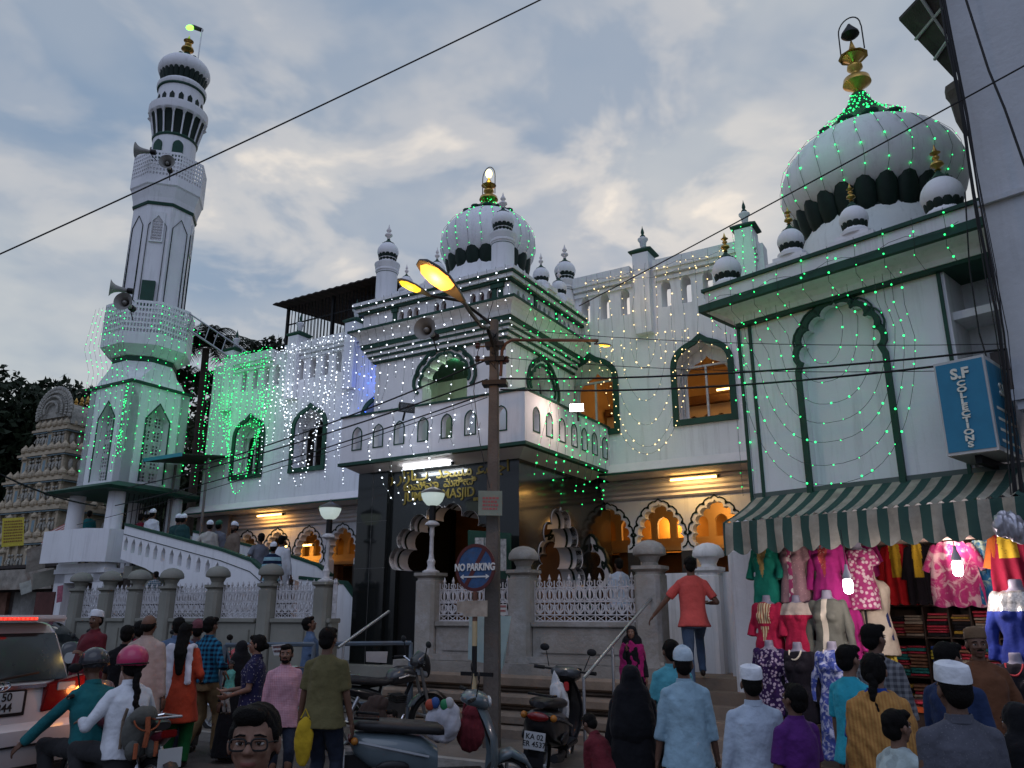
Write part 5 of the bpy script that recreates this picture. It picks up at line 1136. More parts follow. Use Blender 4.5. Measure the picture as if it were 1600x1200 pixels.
st_ = [(p, .27) for p in merid(FS, BD, 1.39, 1.66, 7.85, 13, R(-170), R(-5))]
st_.insert(0, ([FS.p(BD[0]+(.70*(1-t/44)**1.6+.12)*math.cos(t), BD[1]+(.70*(1-t/44)**1.6+.12)*math.sin(t), 9.38+t*.0175) for t in np.linspace(0, 43, 190)], .16)); st_ += [(([FS.p(BD[0]+r*math.cos(a+.1*j), BD[1]+r*math.sin(a+.1*j), z) for j, (r, z) in enumerate(((.82, 9.36), (.55, 9.55), (.34, 9.75), (.2, 9.95), (.14, 10.12)))]), .09) for a in np.linspace(R(-170), R(0), 9)]
fairy('green fairy light strands over the big dome with a dense cluster at its neck', st_, LEDG, 'fairy light nets on the domes', .8, glow=[(FS.p(BD[0]-.2, BD[1]-.9, 10.1), G3, 12), (FS.p(BD[0]-.2, BD[1]-2.2, 8.6), G3, 5)])
# corner building front, green swags
st_ = []
for x0_, x1_, z0 in ((.95, 1.55, 5.0), (.75, 1.75, 4.75), (.6, 1.95, 4.45), (.42, 2.1, 4.2), (.25, 2.2, 3.95), (.1, 2.3, 3.65), (-.05, 2.42, 3.4)):
    mid = (x0_+x1_)/2-.12; hw_ = (x1_-x0_)/2
    st_.append(([FS.p(mid+hw_*math.copysign(abs(math.cos(t))**.8, math.cos(t)), -.14+(-.25 if abs(math.cos(t)) > .98 else 0), 5.9-(5.9-z0)*abs(math.sin(t))**.8) for t in np.linspace(math.pi, 0, 26)], .24))
for i in range(10): s = -.35+i*.36; st_.append(([FS.p(s, -.45, 6.48), FS.p(s+.02, -.52, 6.2), FS.p(s-.02, -.45, 5.98), FS.p(s, -.2, 5.85)], .26))
st_.append(([FS.p(-.35+i*.2, -.5, 6.2+.05*math.sin(i*1.5)) for i in range(18)], .4))
for s in (-.3, -.12): st_.append(([FS.p(s, -.05, 5.8-.4*j) for j in range(7)], .3))
fairy('green fairy light swags across the blind arch of the corner building', st_, LEDG, 'fairy light curtains on the mosque', .78, glow=[(FS.p(1.0, -1.3, 4.8), G3, 7), (FS.p(.2, -1.2, 6.2), G3, 2)])
fairy('green fairy lights wound around the pillar beside the big dome', [(hang(FM, .98+dx, WS_-.25, 9.4, 8.2, .03), .16) for dx in (-.2, 0, .2)], LEDG, 'fairy light curtains on the mosque', .8, glow=[(FM.p(.9, WS_-.6, 8.9), G3, 3)])
# ------------------------------------------------------------ trees
LEAFD = pbr('dark_leaf', (.018, .030, .014), .6, var=.5, scale=1.2, bump=0, spec=.2); LEAFM = pbr('mid_leaf', (.035, .048, .022), .6, var=.5, scale=1.0, bump=0, spec=.2); BARK = pbr('bark', (.06, .045, .035), .9, var=.3, bump=.4)
def tree(label, base, trunk_h, blobs, n, leaf=.16, mat=LEAFD, seed=1, name='tree'):
    """blobs: (x, y, z, r) crown masses relative to the base"""
    rg = random.Random(seed); t = thing(name, label, 'tree', F0, base); nr = np.random.RandomState(seed)
    m = MB(); m.tube([(0, 0, 0), (.15, .1, trunk_h*.5), (0, .2, trunk_h)], [.28, .22, .16], 8)
    for b in blobs[::max(1, len(blobs)//6)]: m.tube([(0, .2, trunk_h*.8), (b[0]*.5, b[1]*.5+.1, (trunk_h+b[2])*.55), (b[0], b[1], b[2])], [.12, .08, .03], 5)
    m.build('trunk', BARK, t, smooth=60)
    P = []
    tot = sum(b[3]**2 for b in blobs)
    for b in blobs:
        k = int(n*b[3]**2/tot); d = nr.normal(size=(k, 3)); d /= np.linalg.norm(d, axis=1)[:, None]; rr = b[3]*(.55+.5*nr.rand(k)**.6)*(1+.22*np.sin(d[:, 0]*5+b[0])*np.cos(d[:, 2]*6+b[1]))
        P.append(np.array(b[:3])+d*rr[:, None]*np.array([1, 1, .8]))
    P = np.vstack(P); k = len(P); a_ = nr.normal(size=(k, 3)); a_ /= np.linalg.norm(a_, axis=1)[:, None]; c = np.cross(a_, nr.normal(size=(k, 3))); c /= np.linalg.norm(c, axis=1)[:, None]
    s = leaf*(.6+.8*nr.rand(k))[:, None]; V = np.stack([P-a_*s, P+c*s*.45, P+a_*s, P-c*s*.45], 1).reshape(-1, 3)
    me = bpy.data.meshes.new('crown'); me.vertices.add(4*k); me.vertices.foreach_set('co', V.ravel()); me.loops.add(4*k); me.loops.foreach_set('vertex_index', np.arange(4*k)); me.polygons.add(k); me.polygons.foreach_set('loop_start', np.arange(k)*4); me.update(calc_edges=True); me.validate()
    link_obj('crown', me, mat, t); return t
def blobs(x0, x1, z0, z1, n, r, seed, y=1.5):
    q = random.Random(seed); return [(q.uniform(x0, x1), q.uniform(-y, y), q.uniform(z0, z1), r*q.uniform(.7, 1.2)) for _ in range(n)]
def base(x, D): p = at(x, 900, D); p.z = 0; return p
tree('big dark tree filling the left edge behind the temple tower', base(20, 52), 8, blobs(-8, 1, 5, 14.6, 32, 2.5, 3, 3), 26000, .24, seed=2)
tree('dark tree rising between the temple tower and the minaret', base(95, 55), 7, blobs(-2.5, 3, 6, 13.8, 18, 1.9, 5, 2), 14000, .24, seed=4)
tree('olive green tree seen between the minaret and the left wing', base(300, 38), 4, blobs(-1.8, 2.4, 2, 11.8, 24, 1.5, 8, 1.5), 15000, .18, LEAFM, 6)
for x, y, r, lb in ((395, 545, .75, 'low'), (425, 532, .95, 'rounder')):
    p = at(x, y, 31); tree('%s dark treetop peeking over the parapet of the left bay' % lb, Vector((p.x, p.y, 0)), p.z-1.5, [(0, 0, p.z-.3-r*.6*i, r*(1+.2*i)*q) for i, q in enumerate((.55, .8, 1))]+[(-.9+.4*i, 0, p.z-1.6, .8) for i in range(4)], 3500, .13, seed=int(x))
def palm(label, top, fr, L_, seed):
    q = random.Random(seed); t = thing('palm_tree', label, 'palm tree', F0, (top.x, top.y, 0)); MB().tube([(0, 0, 0), (.1, 0, top.z*.5), (0, 0, top.z)], [.2, .15, .13], 8).build('trunk', BARK, t, smooth=60)
    for i in range(fr):
        a = 2*math.pi*i/fr+q.uniform(-.2, .2); el = q.uniform(.1, 1.25); m = MB(); pts = []
        for j in range(11):
            u = j/10; r = L_*u; pts.append(Vector((math.cos(a)*r*math.cos(el*(1-u*.5)), math.sin(a)*r*math.cos(el*(1-u*.5)), top.z+r*math.sin(el)*(1-u*.9)+.1)))
        m.tube(pts, [.03-.0024*j for j in range(11)], 4)
        for j in range(1, 10):
            for sub in (0, .25, .5, .75):
                p = pts[j].lerp(pts[j+1], sub); d = (pts[j+1]-pts[j-1]).normalized(); sd = d.cross(Vector((0, 0, 1))).normalized()
                for s in (-1, 1):
                    tip = p+sd*s*.62*L_*.38*(1-.5*abs(j/10-.4))+d*.25-Vector((0, 0, .18+.2*q.random())); m.add([p, p+d*.045, tip], [(0, 1, 2)])
        m.build('frond', LEAFD, t)
palm('shaggy palm tree beside the minaret behind the leaning ladder', at(322, 545, 29), 24, 2.0, 4)
palm('second palm behind the leaning ladder, partly hidden by the minaret', at(290, 600, 31), 16, 1.9, 5)
# leaning ladder on the roof
a_, b_ = at(296, 490, 24.5), at(415, 570, 23.5); t = thing('ladder', 'thin grey ladder lying slanted above the roof between minaret and left bay', 'ladder', F0, a_)
d = (b_-a_); off = Vector((-.10, .0, -.42)); m = MB(); m.tube([(0, 0, 0), d*1.0], .025, 6); m.build('rail', STEEL, t); m = MB(); m.tube([off-d*.03, d*1.0+off], .03, 6); m.build('rail', STEEL, t)
for i in range(9): u = .05+i*.11; MB().tube([d*u, d*u+off], .017, 5).build('rung', STEEL, t)

# ------------------------------------------------------------ temple tower (gopuram) at the left
GC = at(92, 800, 40); GC.z = 0; ga = R(-26)
CRM = pbr('cream_temple_stucco', (.46, .38, .27), .85, var=.2, scale=3, bump=.4, bscale=10, dirt=(.26, .23, .18)); BLU = pbr('faded_blue_stucco', (.22, .30, .33), .85, var=.2); STU = pbr('grey_stucco_figures', (.38, .36, .31), .85, var=.35, scale=5, bump=.5, dirt=(.12, .14, .14))
gp = thing('temple_tower', 'stepped cream temple tower crowded with carved figures beyond the minaret', 'temple tower', F0, GC, ga)
rg = random.Random(12); W0 = 2.95; z = 0; 
MB().box(-W0-.3, W0+.3, -2, 2, 0, 4.2).build('base_wall', CRM, gp)
z = 4.2; tiers = 5
for k in range(tiers):
    w = W0*(1-.16*k); d = 1.9*(1-.13*k); h = 1.75*(1-.055*k); m = MB(); fg = MB(); bl = MB()
    m.box(-w, w, -d, d, z, z+h); m.box(-w-.22, w+.22, -d-.22, d+.22, z, z+.14); m.box(-w-.30, w+.30, -d-.30, d+.30, z+h-.32, z+h-.20).box(-w-.18, w+.18, -d-.18, d+.18, z+h-.2, z+h-.06); bl.box(-w-.24, w+.24, -d-.24, d+.24, z+h-.40, z+h-.33)
    n = 9-k
    for i in range(n+1):
        x = -w+2*w*i/n; m.box(x-.07, x+.07, -d-.14, -d, z+.14, z+h-.34).box(x-.11, x+.11, -d-.17, -d, z+h-.5, z+h-.38)
        if i < n:
            c = x+w/n; kind = (i+k) % 3
            if kind: 
                for q in (-.12, .12): fg.ball((c+q, -d-.14, z+.52), (.09, .08, .26), 7, 6); fg.ball((c+q, -d-.16, z+.86), .075, 7, 5); fg.tube([(c+q-.1, -d-.16, z+.7), (c+q-.16, -d-.22, z+.5), (c+q-.05, -d-.25, z+.45)], .03, 4)
            else: m.box(c-.17, c+.17, -d-.2, -d, z+.14, z+1.0); bl.box(c-.1, c+.1, -d-.21, -d-.2, z+.25, z+.85); m.lathe([(.24, 1.0), (.26, 1.08), (.16, 1.2), (.1, 1.32), (.02, 1.42)], (c, -d-.1, z), 8)
        # shrines and finials along each ledge
        m.lathe([(.16, h-.06), (.2, h+.04), (.18, h+.16), (.09, h+.26), (.015, h+.38)], (x, -d-.12, z), 8)
    for s in (-1, 1):
        for i in range(5): y = -d+2*d*(i+.5)/5; fg.ball((s*(w+.12), y, z+.6), (.1, .12, .32), 7, 6); m.lathe([(.16, h-.06), (.2, h+.04), (.18, h+.16), (.09, h+.26), (.015, h+.38)], (s*(w+.1), y, z), 8)
    tr = m.build('tier', CRM, gp); fg.build('carved_figures', STU, tr, smooth=60); bl.build('blue_band', BLU, tr); z += h
w = W0*.30; m = MB()                                         # barrel vault with fan-shaped gable
prof = [(w*1.5*math.cos(t), 1.35*math.sin(t)**.8) for t in np.linspace(0, math.pi, 15)]
m.loft([[(x, y, z+v) for x, v in prof] for y in (-1.0, 1.0)])
for r, t_ in ((1.30, .12), (1.05, .2), (.8, .26), (.5, .3)): 
    for i in range(26):
        a = -.25+(math.pi+.5)*i/25; m.ball((r*math.cos(a), -1.0-t_, z+.75+r*math.sin(a)), (.13 if r > 1.2 else .08, .07, .13 if r > 1.2 else .08), 6, 5)
m.loft([[(1.2*math.cos(t), y, z+.75+1.2*math.sin(t)) for t in np.linspace(-.3, math.pi+.3, 20)] for y in (-1.15, -.9)])
m.build('vault', STU, gp, smooth=40)
gp.scale = (.86, .86, .815)
for i in range(5): MB().lathe([(.08, 0), (.13, .12), (.05, .2), (.09, .3), (.01, .5)], (-.9+.45*i, 0, z+1.3), 8).build('kalasam', GOLD, gp, smooth=50)

# ------------------------------------------------------------ clutter of shops below the temple tower
def awn(name, label, pts, mat, cat='awning'): return sheet(name, label, cat, pts, mat, .04)
REDW = cloth('red_white_canvas', (.45, .40, .38), 'vstripe', (.30, .05, .05), 2.6)
sheet('yellow_banner', 'bright yellow banner with lines of writing hanging at the left edge', 'banner', [at(4, 810, 24), at(38, 808, 24), at(37, 852, 24), at(2, 855, 24)], pbr('yellow_banner', (.55, .45, .06), .7, var=.1), .01, 8, pbr('brown_lettering', (.25, .13, .04), .7))
awn('striped_awning', 'small red and white striped awning below the temple tower', [at(74, 832, 27), at(108, 815, 28), at(94, 845, 26), at(64, 850, 26)], REDW)
RST = pbr('pale_dirty_tin', (.30, .27, .23), .8, var=.4, scale=4, bump=.3, dirt=(.15, .08, .05))
awn('tin_board', 'tall pale stained tin board standing left of the minaret platform', [at(42, 858, 26), at(74, 850, 26), at(70, 888, 26), at(40, 895, 26)], RST, 'board')
awn('tin_board', 'slanting pale hoarding with rows of script low beside the minaret pier', [at(52, 896, 25.5), at(88, 888, 25.5), at(90, 912, 25.5), at(50, 922, 25.5)], pbr('pale_hoarding', (.26, .25, .21), .8, var=.3), 'board')
awn('tin_board', 'small whitish board tilted above the car roof at the left', [at(30, 912, 20), at(48, 906, 20), at(50, 924, 20), at(33, 930, 20)], pbr('whitish_board', (.40, .42, .38), .7, var=.4, scale=8), 'board')
t = thing('shop_row', 'dark ramshackle row of shops below the temple tower', 'building', F0, base(30, 31), R(-30))
m = MB(); m.box(-5, 3.4, 0, 3, 0, 3.2); m.build('wall', pbr('dingy_shop', (.07, .055, .05), .9, var=.6, scale=1.5), t); m = MB(); m.box(-5.2, 3.6, -.7, 3.2, 3.2, 3.3); m.build('roof', TIN, t)
for i, c in enumerate(((.3, .28, .24), (.12, .18, .22), (.2, .1, .07), (.28, .27, .25), (.16, .15, .13))): MB().box(-4.7+1.6*i, -3.5+1.6*i, -.1, 0, .1+.2*(i % 2), 2.5).build('shutter', pbr('shutter_%d' % i, c, .8, var=.5, scale=3), t)
MB().box(-4.9, 3.2, -.8, -.72, 2.55, 3.15).build('fascia', RST, t)
t = thing('brown_wall_panel', 'dark red-brown boarded wall left of the minaret pier', 'wall', F0, base(78, 25.6), R(-30)); MB().box(-.5, .35, 0, .1, 0, 2.4).box(-.5, .35, -.02, 0, 1.2, 1.25).build('panel', pbr('maroon_board', (.10, .035, .03), .7, var=.3), t)
t = sheet('poster', 'pink torn poster pasted on the minaret pier', 'poster', [at(90, 916, 22.6), at(99, 914, 22.6), at(97, 940, 22.6), at(88, 942, 22.6)], pbr('pink_poster', (.45, .15, .20), .8, var=.5, scale=14), .006)
# ------------------------------------------------------------ people
def remesh(mb, voxel, mat, name, parent=None, smooth=3, fold=0, seed=0, cut=None, fscale=1.0):
    me = mb.mesh(name); o = bpy.data.objects.new('tmp_'+name, me); COL.objects.link(o)
    r = o.modifiers.new('r', 'REMESH'); r.mode = 'VOXEL'; r.voxel_size = voxel; r.use_smooth_shade = True
    if smooth: s = o.modifiers.new('s', 'SMOOTH'); s.factor = .5; s.iterations = smooth
    dg = bpy.context.evaluated_depsgraph_get(); out = bpy.data.meshes.new_from_object(o.evaluated_get(dg)); bpy.data.objects.remove(o); bpy.data.meshes.remove(me)
    n = len(out.vertices)
    if fold and n:
        co = np.empty(n*3); out.vertices.foreach_get('co', co); co = co.reshape(-1, 3); nm = np.empty(n*3); out.vertices.foreach_get('normal', nm); nm = nm.reshape(-1, 3)
        q = np.random.RandomState(seed+11); d = np.zeros(n)
        for i in range(7):
            k = q.normal(size=3)*np.array([17, 17, 7])*fscale*(1+i*.28); k2 = q.normal(size=3)*9
            d += np.sin(co @ k+q.rand()*6.3+1.6*np.sin(co @ k2+q.rand()*6))/(1+i*.35)
        co += nm*(d*fold)[:, None]; out.vertices.foreach_set('co', co.ravel()); out.update()
    if cut:
        bm = bmesh.new(); bm.from_mesh(out)
        for pco, pno in cut: bmesh.ops.bisect_plane(bm, geom=bm.verts[:]+bm.edges[:]+bm.faces[:], plane_co=pco, plane_no=pno, clear_outer=True)
        bm.to_mesh(out); bm.free()
    out.name = name; out.materials.clear(); out.materials.append(mat); out.shade_smooth()
    return link_obj(name, out, None, parent)
SK = [pbr('skin_%d' % i, c, .55, var=.08, scale=14, bump=.12, bscale=120, spec=.35) for i, c in enumerate(((.19, .10, .066), (.13, .066, .042), (.27, .155, .105)))]
HAIR = pbr('black_hair', (.006, .005, .0045), .7, var=.3, scale=40, bump=.5, bscale=160, spec=.12); HAIRG = pbr('grey_brown_hair', (.05, .035, .03), .6, var=.3, scale=40, bump=.5, bscale=160)
EYEW = pbr('eye_white', (.6, .57, .54), .3, var=0, bump=0); IRIS = pbr('eye_dark', (.02, .012, .008), .2, var=0, bump=0); LIP = pbr('lips', (.20, .075, .06), .5, var=.1, bump=0)
CAPW = cloth('white_cap_knit', (.68, .70, .74), 'plain'); SHOE = pbr('dark_leather', (.03, .02, .016), .5, var=.3, bump=.1)
def ik(a, c, l1, l2, pole):
    a = Vector(a); c = Vector(c); d = c-a; L_ = min(d.length, (l1+l2)*.999); d = d.normalized(); c = a+d*L_
    x = (l1*l1-l2*l2+L_*L_)/(2*L_); h = math.sqrt(max(0, l1*l1-x*x)); p = Vector(pole); p = p-d*p.dot(d); p = p.normalized() if p.length > 1e-4 else Vector((0, -1, 0))
    return a+d*x+p*h, c
def rings_loft(m, rings, n=20, xf=None):
    R_ = []
    for z, rx, ry, yo in rings:
        R_.append([(xf or (lambda v: v))(Vector((rx*math.copysign(abs(math.cos(t))**.85, math.cos(t)), yo+ry*math.copysign(abs(math.sin(t))**.85, math.sin(t)), z))) for t in [2*math.pi*i/n for i in range(n)]])
    m.loft(R_)
PANTS = [cloth('trousers_%d' % i, c) for i, c in enumerate(((.02, .025, .04), (.26, .17, .085), (.03, .03, .032), (.05, .045, .045), (.30, .29, .27)))]
JEANS = cloth('blue_jeans', (.07, .11, .18), 'plain'); JEANSD = cloth('dark_jeans', (.025, .032, .05), 'plain')
def hand(m, w, d, side, curl=.5, k=1.0, fist=False):
    """palm and five fingers from wrist w along d; thumb towards the body's front"""
    d = Vector(d).normalized(); fr = Vector((0, 1, 0)); fr = fr-d*fr.dot(d); fr = fr.normalized() if fr.length > .2 else Vector((side, 0, 0)); inn = d.cross(fr)*(1 if True else -1)
    if inn.x*side > 0: inn = -inn
    pc = w+d*.045; rot = Matrix((fr, inn, d)).transposed()
    m.ball(pc, (.040*k, .017*k, .052*k), 10, 8, rot)
    for i, (o, L_) in enumerate(((.030, .070), (.010, .080), (-.011, .074), (-.030, .058))):
        b = w+d*.082+fr*o; c1 = curl*.9; dd = (d*math.cos(c1*.5)+inn*math.sin(c1*.5)).normalized(); p1 = b+dd*L_*.42; dd2 = (d*math.cos(c1*1.2)+inn*math.sin(c1*1.2)).normalized(); p2 = p1+dd2*L_*.32; dd3 = (d*math.cos(c1*1.9)+inn*math.sin(c1*1.9)).normalized(); p3 = p2+dd3*L_*.26
        m.cone(b-d*.02, p1, .0098*k, .0092*k, 7); m.cone(p1, p2, .0092*k, .0085*k, 7); m.cone(p2, p3, .0085*k, .0075*k, 7)
    t0 = w+d*.025+fr*.028; t1 = t0+(fr*.7+d*.6+inn*.2).normalized()*.035; t2 = t1+(fr*.25+d*.9+inn*.35).normalized()*.032; m.cone(t0, t1, .013*k, .0105*k, 7); m.cone(t1, t2, .0105*k, .0085*k, 7)
NP_ = 0
def person(label, px, py, D, z0=0.0, face=0, skin=0, hair='short', cap=None, top=None, bottom=None, lh=None, rh=None, stance='stand', lod=1, hy=0, hp=0, lean=0, group=None, beard=0, extra=None, fat=1.0, glasses=False, female=False, h=None, feet=None, hairmat=None, pos=None):
    """px,py: where the top of the head is seen; D: distance; z0: the surface under the feet; face: compass turn of the body (0 = away from the street view)"""
    global NP_; NP_ += 1; seed = NP_
    P = at(px, py, D) if pos is None else Vector(pos); Ht = (P.z-z0) if h is None else h
    t = bpy.data.objects.new('person', None); COL.objects.link(t); t.location = (P.x, P.y, z0 if pos is None else P.z); t.rotation_euler = (0, 0, R(face)); tag(t, label, 'person', group)
    full = 1.70+(.02 if cap or hair != 'bald' else 0); k = Ht/full
    if stance == 'ride': k = Ht/1.36
    if stance == 'sit': k = Ht/1.32
    if stance == 'crouch': k = Ht/1.10
    t.scale = (k, k, k)
    vb, vc = ((.0068, .010), (.0105, .014), (.017, .020))[lod]
    hipz = {'ride': .58, 'sit': .52, 'crouch': .30}.get(stance, .92)
    dz = hipz-.92
    ln = R(lean)
    def U_(v):                                               # upper body: leans about the hips
        v = Vector(v)-Vector((0, 0, .92)); v = Matrix.Rotation(-ln, 3, 'X') @ v; return v+Vector((0, 0, .92+dz))
    HM = Matrix.Rotation(R(hy), 3, 'Z') @ Matrix.Rotation(R(-hp), 3, 'X'); NB = Vector((0, -.005, 1.47))
    def H_(v): return U_(HM @ (Vector(v)-NB)+NB)
    Q = (Matrix.Rotation(-ln, 3, 'X') @ HM)
    b = MB(); sw = .158*(0.92 if female else 1)*(fat*.5+.5)
    # legs
    hips = [Vector((s*.085, 0, hipz-.02)) for s in (-1, 1)]
    if feet is None: feet = {'stand': ((-.10, 0, 0), (.11, .03, 0)), 'walk': ((-.09, -.18, .04), (.09, .2, 0)), 'climb': ((-.08, -.12, 0), (.1, .28, .18)), 'ride': ((-.20, .22, .12), (.20, .22, .12)), 'sit': ((-.12, .42, .02), (.12, .40, .02)), 'crouch': ((-.14, .18, 0), (.14, .22, 0))}[stance]
    LG = []
    for hp_, ft in zip(hips, feet):
        kn, an = ik(hp_, Vector(ft)+Vector((0, 0, .085)), .44, .42, (.25 if ft[0] > 0 else -.25, 1, .15) if stance in ('ride', 'crouch', 'sit') else (0, 1, 0)); LG.append((hp_, kn, an))
        b.cone(hp_, kn, .078*fat, .050, 12); b.cone(kn, an, .055, .036, 12); b.ball(kn+Vector((0, -.02, -.14)), (.05, .055, .11), 10, 8)
        b.cone(an+Vector((0, -.02, -.035)), an+Vector((0, .13, -.052)), .036, .030, 10, sq=(1.1, .75))
    # trunk
    tr = [(.80, .13, .10, 0), (.90, .155*fat, .110*fat, 0), (1.0, .145*fat, .105*fat, .005), (1.10, .135*fat, .10*fat, .01), (1.22, .150, .108, .008), (1.32, .155, .105, 0), (1.38, .125, .085, -.005), (1.425, .078, .065, -.01)]
    if top is not None: tr = [(z, rx*.9, ry*.88, yo) for z, rx, ry, yo in tr]
    rings_loft(b, tr, xf=U_); b.cone(U_((0, -.012, 1.42)), H_((0, 0, 1.53)), .056, .05, 12)
    # arms
    AR = []
    for s, tgt in ((-1, lh), (1, rh)):
        sh = U_((s*sw, -.005, 1.350)); b.cone(U_((s*.02, -.015, 1.425)), sh, .030, .030, 10); tg = Vector(tgt if tgt is not None else (s*(.235+.02*fat), .03+.03*(seed % 3), .80)); tg = U_(tg) if stance != 'ride' or tgt is None else Vector(tg)
        el, wr = ik(sh, tg, .285, .255, (s*.35, -1, -.1)); AR.append((sh, el, wr, s))
        b.cone(sh, el, .042*fat, .036, 12); b.cone(el, wr, .036, .024, 12); hand(b, wr, (wr-el), s, .55, 1.0)
    # head
    b.ball(H_((0, -.008, 1.612)), (.075, .093, .088), 16, 12, Q); b.ball(H_((0, .020, 1.562)), (.062, .070, .082), 14, 10, Q); b.ball(H_((0, .055, 1.505)), (.030, .026, .022), 10, 8, Q); b.ball(H_((0, .012, 1.525)), (.056, .06, .036), 12, 8, Q)
    b.cone(H_((0, .082, 1.602)), H_((0, .103, 1.567)), .008, .0135, 8); 
    for s in (-1, 1):
        b.ball(H_((s*.014, .094, 1.564)), .009, 8, 6); b.ball(H_((s*.079, -.004, 1.578)), (.011, .018, .031), 8, 8, Q); b.ball(H_((s*.034, .066, 1.567)), (.024, .02, .022), 8, 6, Q); b.ball(H_((s*.030, .074, 1.612)), (.024, .014, .008), 8, 6, Q)
    b.ball(H_((0, .083, 1.535)), (.025, .012, .0065), 8, 6, Q); b.ball(H_((0, .082, 1.525)), (.022, .012, .007), 8, 6, Q)
    body = remesh(b, vb, SK[skin], 'body', t, smooth=2 if lod < 2 else 1)
    if lod < 2 or hy or abs(face) > 60:
        me = body.data; me.materials.append(LIP); inv = (Q.to_4x4()).inverted()
        mo = H_((0, .09, 1.530))
        for p in me.polygons:
            d = inv @ (p.center-mo).to_4d()
            if abs(d[0]) < .025 and abs(d[2]) < .007 and d[1] > -.02: p.material_index = 1
        for s in (-1, 1):
            e = MB(); e.ball(H_((s*.031, .0745, 1.590)), (.0145, .0080, .0062), 10, 8, Q); eo = e.build('eye', EYEW, body, smooth=80)
            MB().ball(H_((s*.030, .0825, 1.592)), (.0072, .0045, .0072), 8, 6, Q).build('iris', IRIS, eo, smooth=80)
            MB().tube([H_((s*.016, .0825, 1.5975)), H_((s*.031, .0855, 1.6005)), H_((s*.046, .080, 1.5965))], [.0030, .0042, .0030], 6).build('eyelid', SK[skin], body, smooth=80)
            MB().tube([H_((s*.014, .089, 1.615)), H_((s*.032, .089, 1.617)), H_((s*.052, .078, 1.610))], [.003, .0036, .002], 6).build('eyebrow', HAIR, body)
    hm = hairmat or HAIR; hv = (.008, .011, .016)[lod]
    if hair in ('short', 'long', 'braid', 'bun'):
        m = MB(); m.ball(H_((0, -.022, 1.628 if not cap else 1.61)), (.083, .096, .086) if not cap else (.080, .093, .075), 14, 10, Q); m.ball(H_((0, -.048, 1.575)), (.072, .066, .075), 12, 10, Q)
        if not cap: m.ball(H_((.012, .050, 1.672)), (.062, .050, .034), 10, 8, Q); [m.ball(H_((s*.073, .012, 1.615)), (.013, .022, .030), 8, 6, Q) for s in (-1, 1)]
        if female and hair != 'short': m.ball(H_((0, -.03, 1.59)), (.086, .085, .095), 12, 10, Q)
        if hair == 'long': m.cone(H_((0, -.06, 1.56)), U_((0, -.13, 1.35)), .085, .085, 12, sq=(1, .55)); m.cone(U_((0, -.13, 1.35)), U_((0.01, -.15, 1.12)), .085, .045, 12, sq=(1, .5))
        if hair == 'bun': m.ball(H_((0, -.115, 1.57)), .042, 10, 8)
        remesh(m, hv, hm, 'hair', body, smooth=2, fold=(.0 if cap else .0016)*(1 if lod < 2 else 0), seed=seed, fscale=5)
        if hair == 'braid':
            m = MB()
            for i in range(18):
                u = i/17; m.ball(H_((0, -.10, 1.55)).lerp(U_((.02, -.165, .80)), u)+Vector((.010*math.sin(i*1.9), 0, 0)), (.036-.014*u, .028-.01*u, .036), 9, 6)
            remesh(m, .009, hm, 'braid', body, smooth=1)
    elif hair == 'bald':
        m = MB(); m.ball(H_((0, -.045, 1.572)), (.076, .066, .058), 12, 8, Q); [m.ball(H_((s*.074, -.01, 1.59)), (.014, .04, .03), 8, 6, Q) for s in (-1, 1)]; remesh(m, hv, hm, 'hair', body, smooth=2)
    if beard:
        m = MB()
        if beard >= 2:
            m.ball(H_((0, .040, 1.508)), (.048, .048, .034), 12, 8, Q); [m.ball(H_((s*.060, .022, 1.535)), (.012, .028, .035), 8, 6, Q) for s in (-1, 1)]
            if beard > 2: m.ball(H_((0, .055, 1.475)), (.034, .032, .045), 10, 8, Q)
        m.tube([H_((-.028, .088, 1.541)), H_((0, .102, 1.547)), H_((.028, .088, 1.541))], .0075, 6); remesh(m, .006, hm, 'beard' if beard > 1 else 'moustache', body, smooth=1)
    if cap:
        m = MB(); r = .0875
        if cap == 'peak': rr_ = [(.090, 1.635), (.092, 1.66), (.085, 1.70), (.06, 1.73), (.002, 1.745)]
        else: rr_ = [(.0885, 1.635), (.090, 1.645), (.086, 1.70), (.081, 1.718), (.06, 1.727), (.002, 1.730)] if cap == 'flat' else [(.0885, 1.632), (.090, 1.645), (.086, 1.685), (.068, 1.72), (.04, 1.738), (.002, 1.745)]
        n = 26; m.loft([[H_((q*math.cos(2*math.pi*i/n)*.97, -.012+q*1.12*math.sin(2*math.pi*i/n), z-.02*(math.sin(2*math.pi*i/n) < 0)*0-.012*math.sin(2*math.pi*i/n)*-1)) for i in range(n)] for q, z in rr_])
        m.build('cap', extra['capmat'] if extra and 'capmat' in extra else CAPW, t, smooth=40)
    if glasses:
        m = MB()
        for s in (-1, 1): m.tube([H_((s*.034+.026*math.copysign(abs(math.cos(a))**.6, math.cos(a)), .097, 1.588+.018*math.copysign(abs(math.sin(a))**.6, math.sin(a)))) for a in np.linspace(0, 2*math.pi, 25)], .0032, 6); m.tube([H_((s*.058, .094, 1.594)), H_((s*.078, .04, 1.594)), H_((s*.08, -.01, 1.588))], .0022, 5)
        m.tube([H_((-.010, .099, 1.592)), H_((0, .101, 1.595)), H_((.010, .099, 1.592))], .0025, 5); m.build('glasses', BLACKM, t)
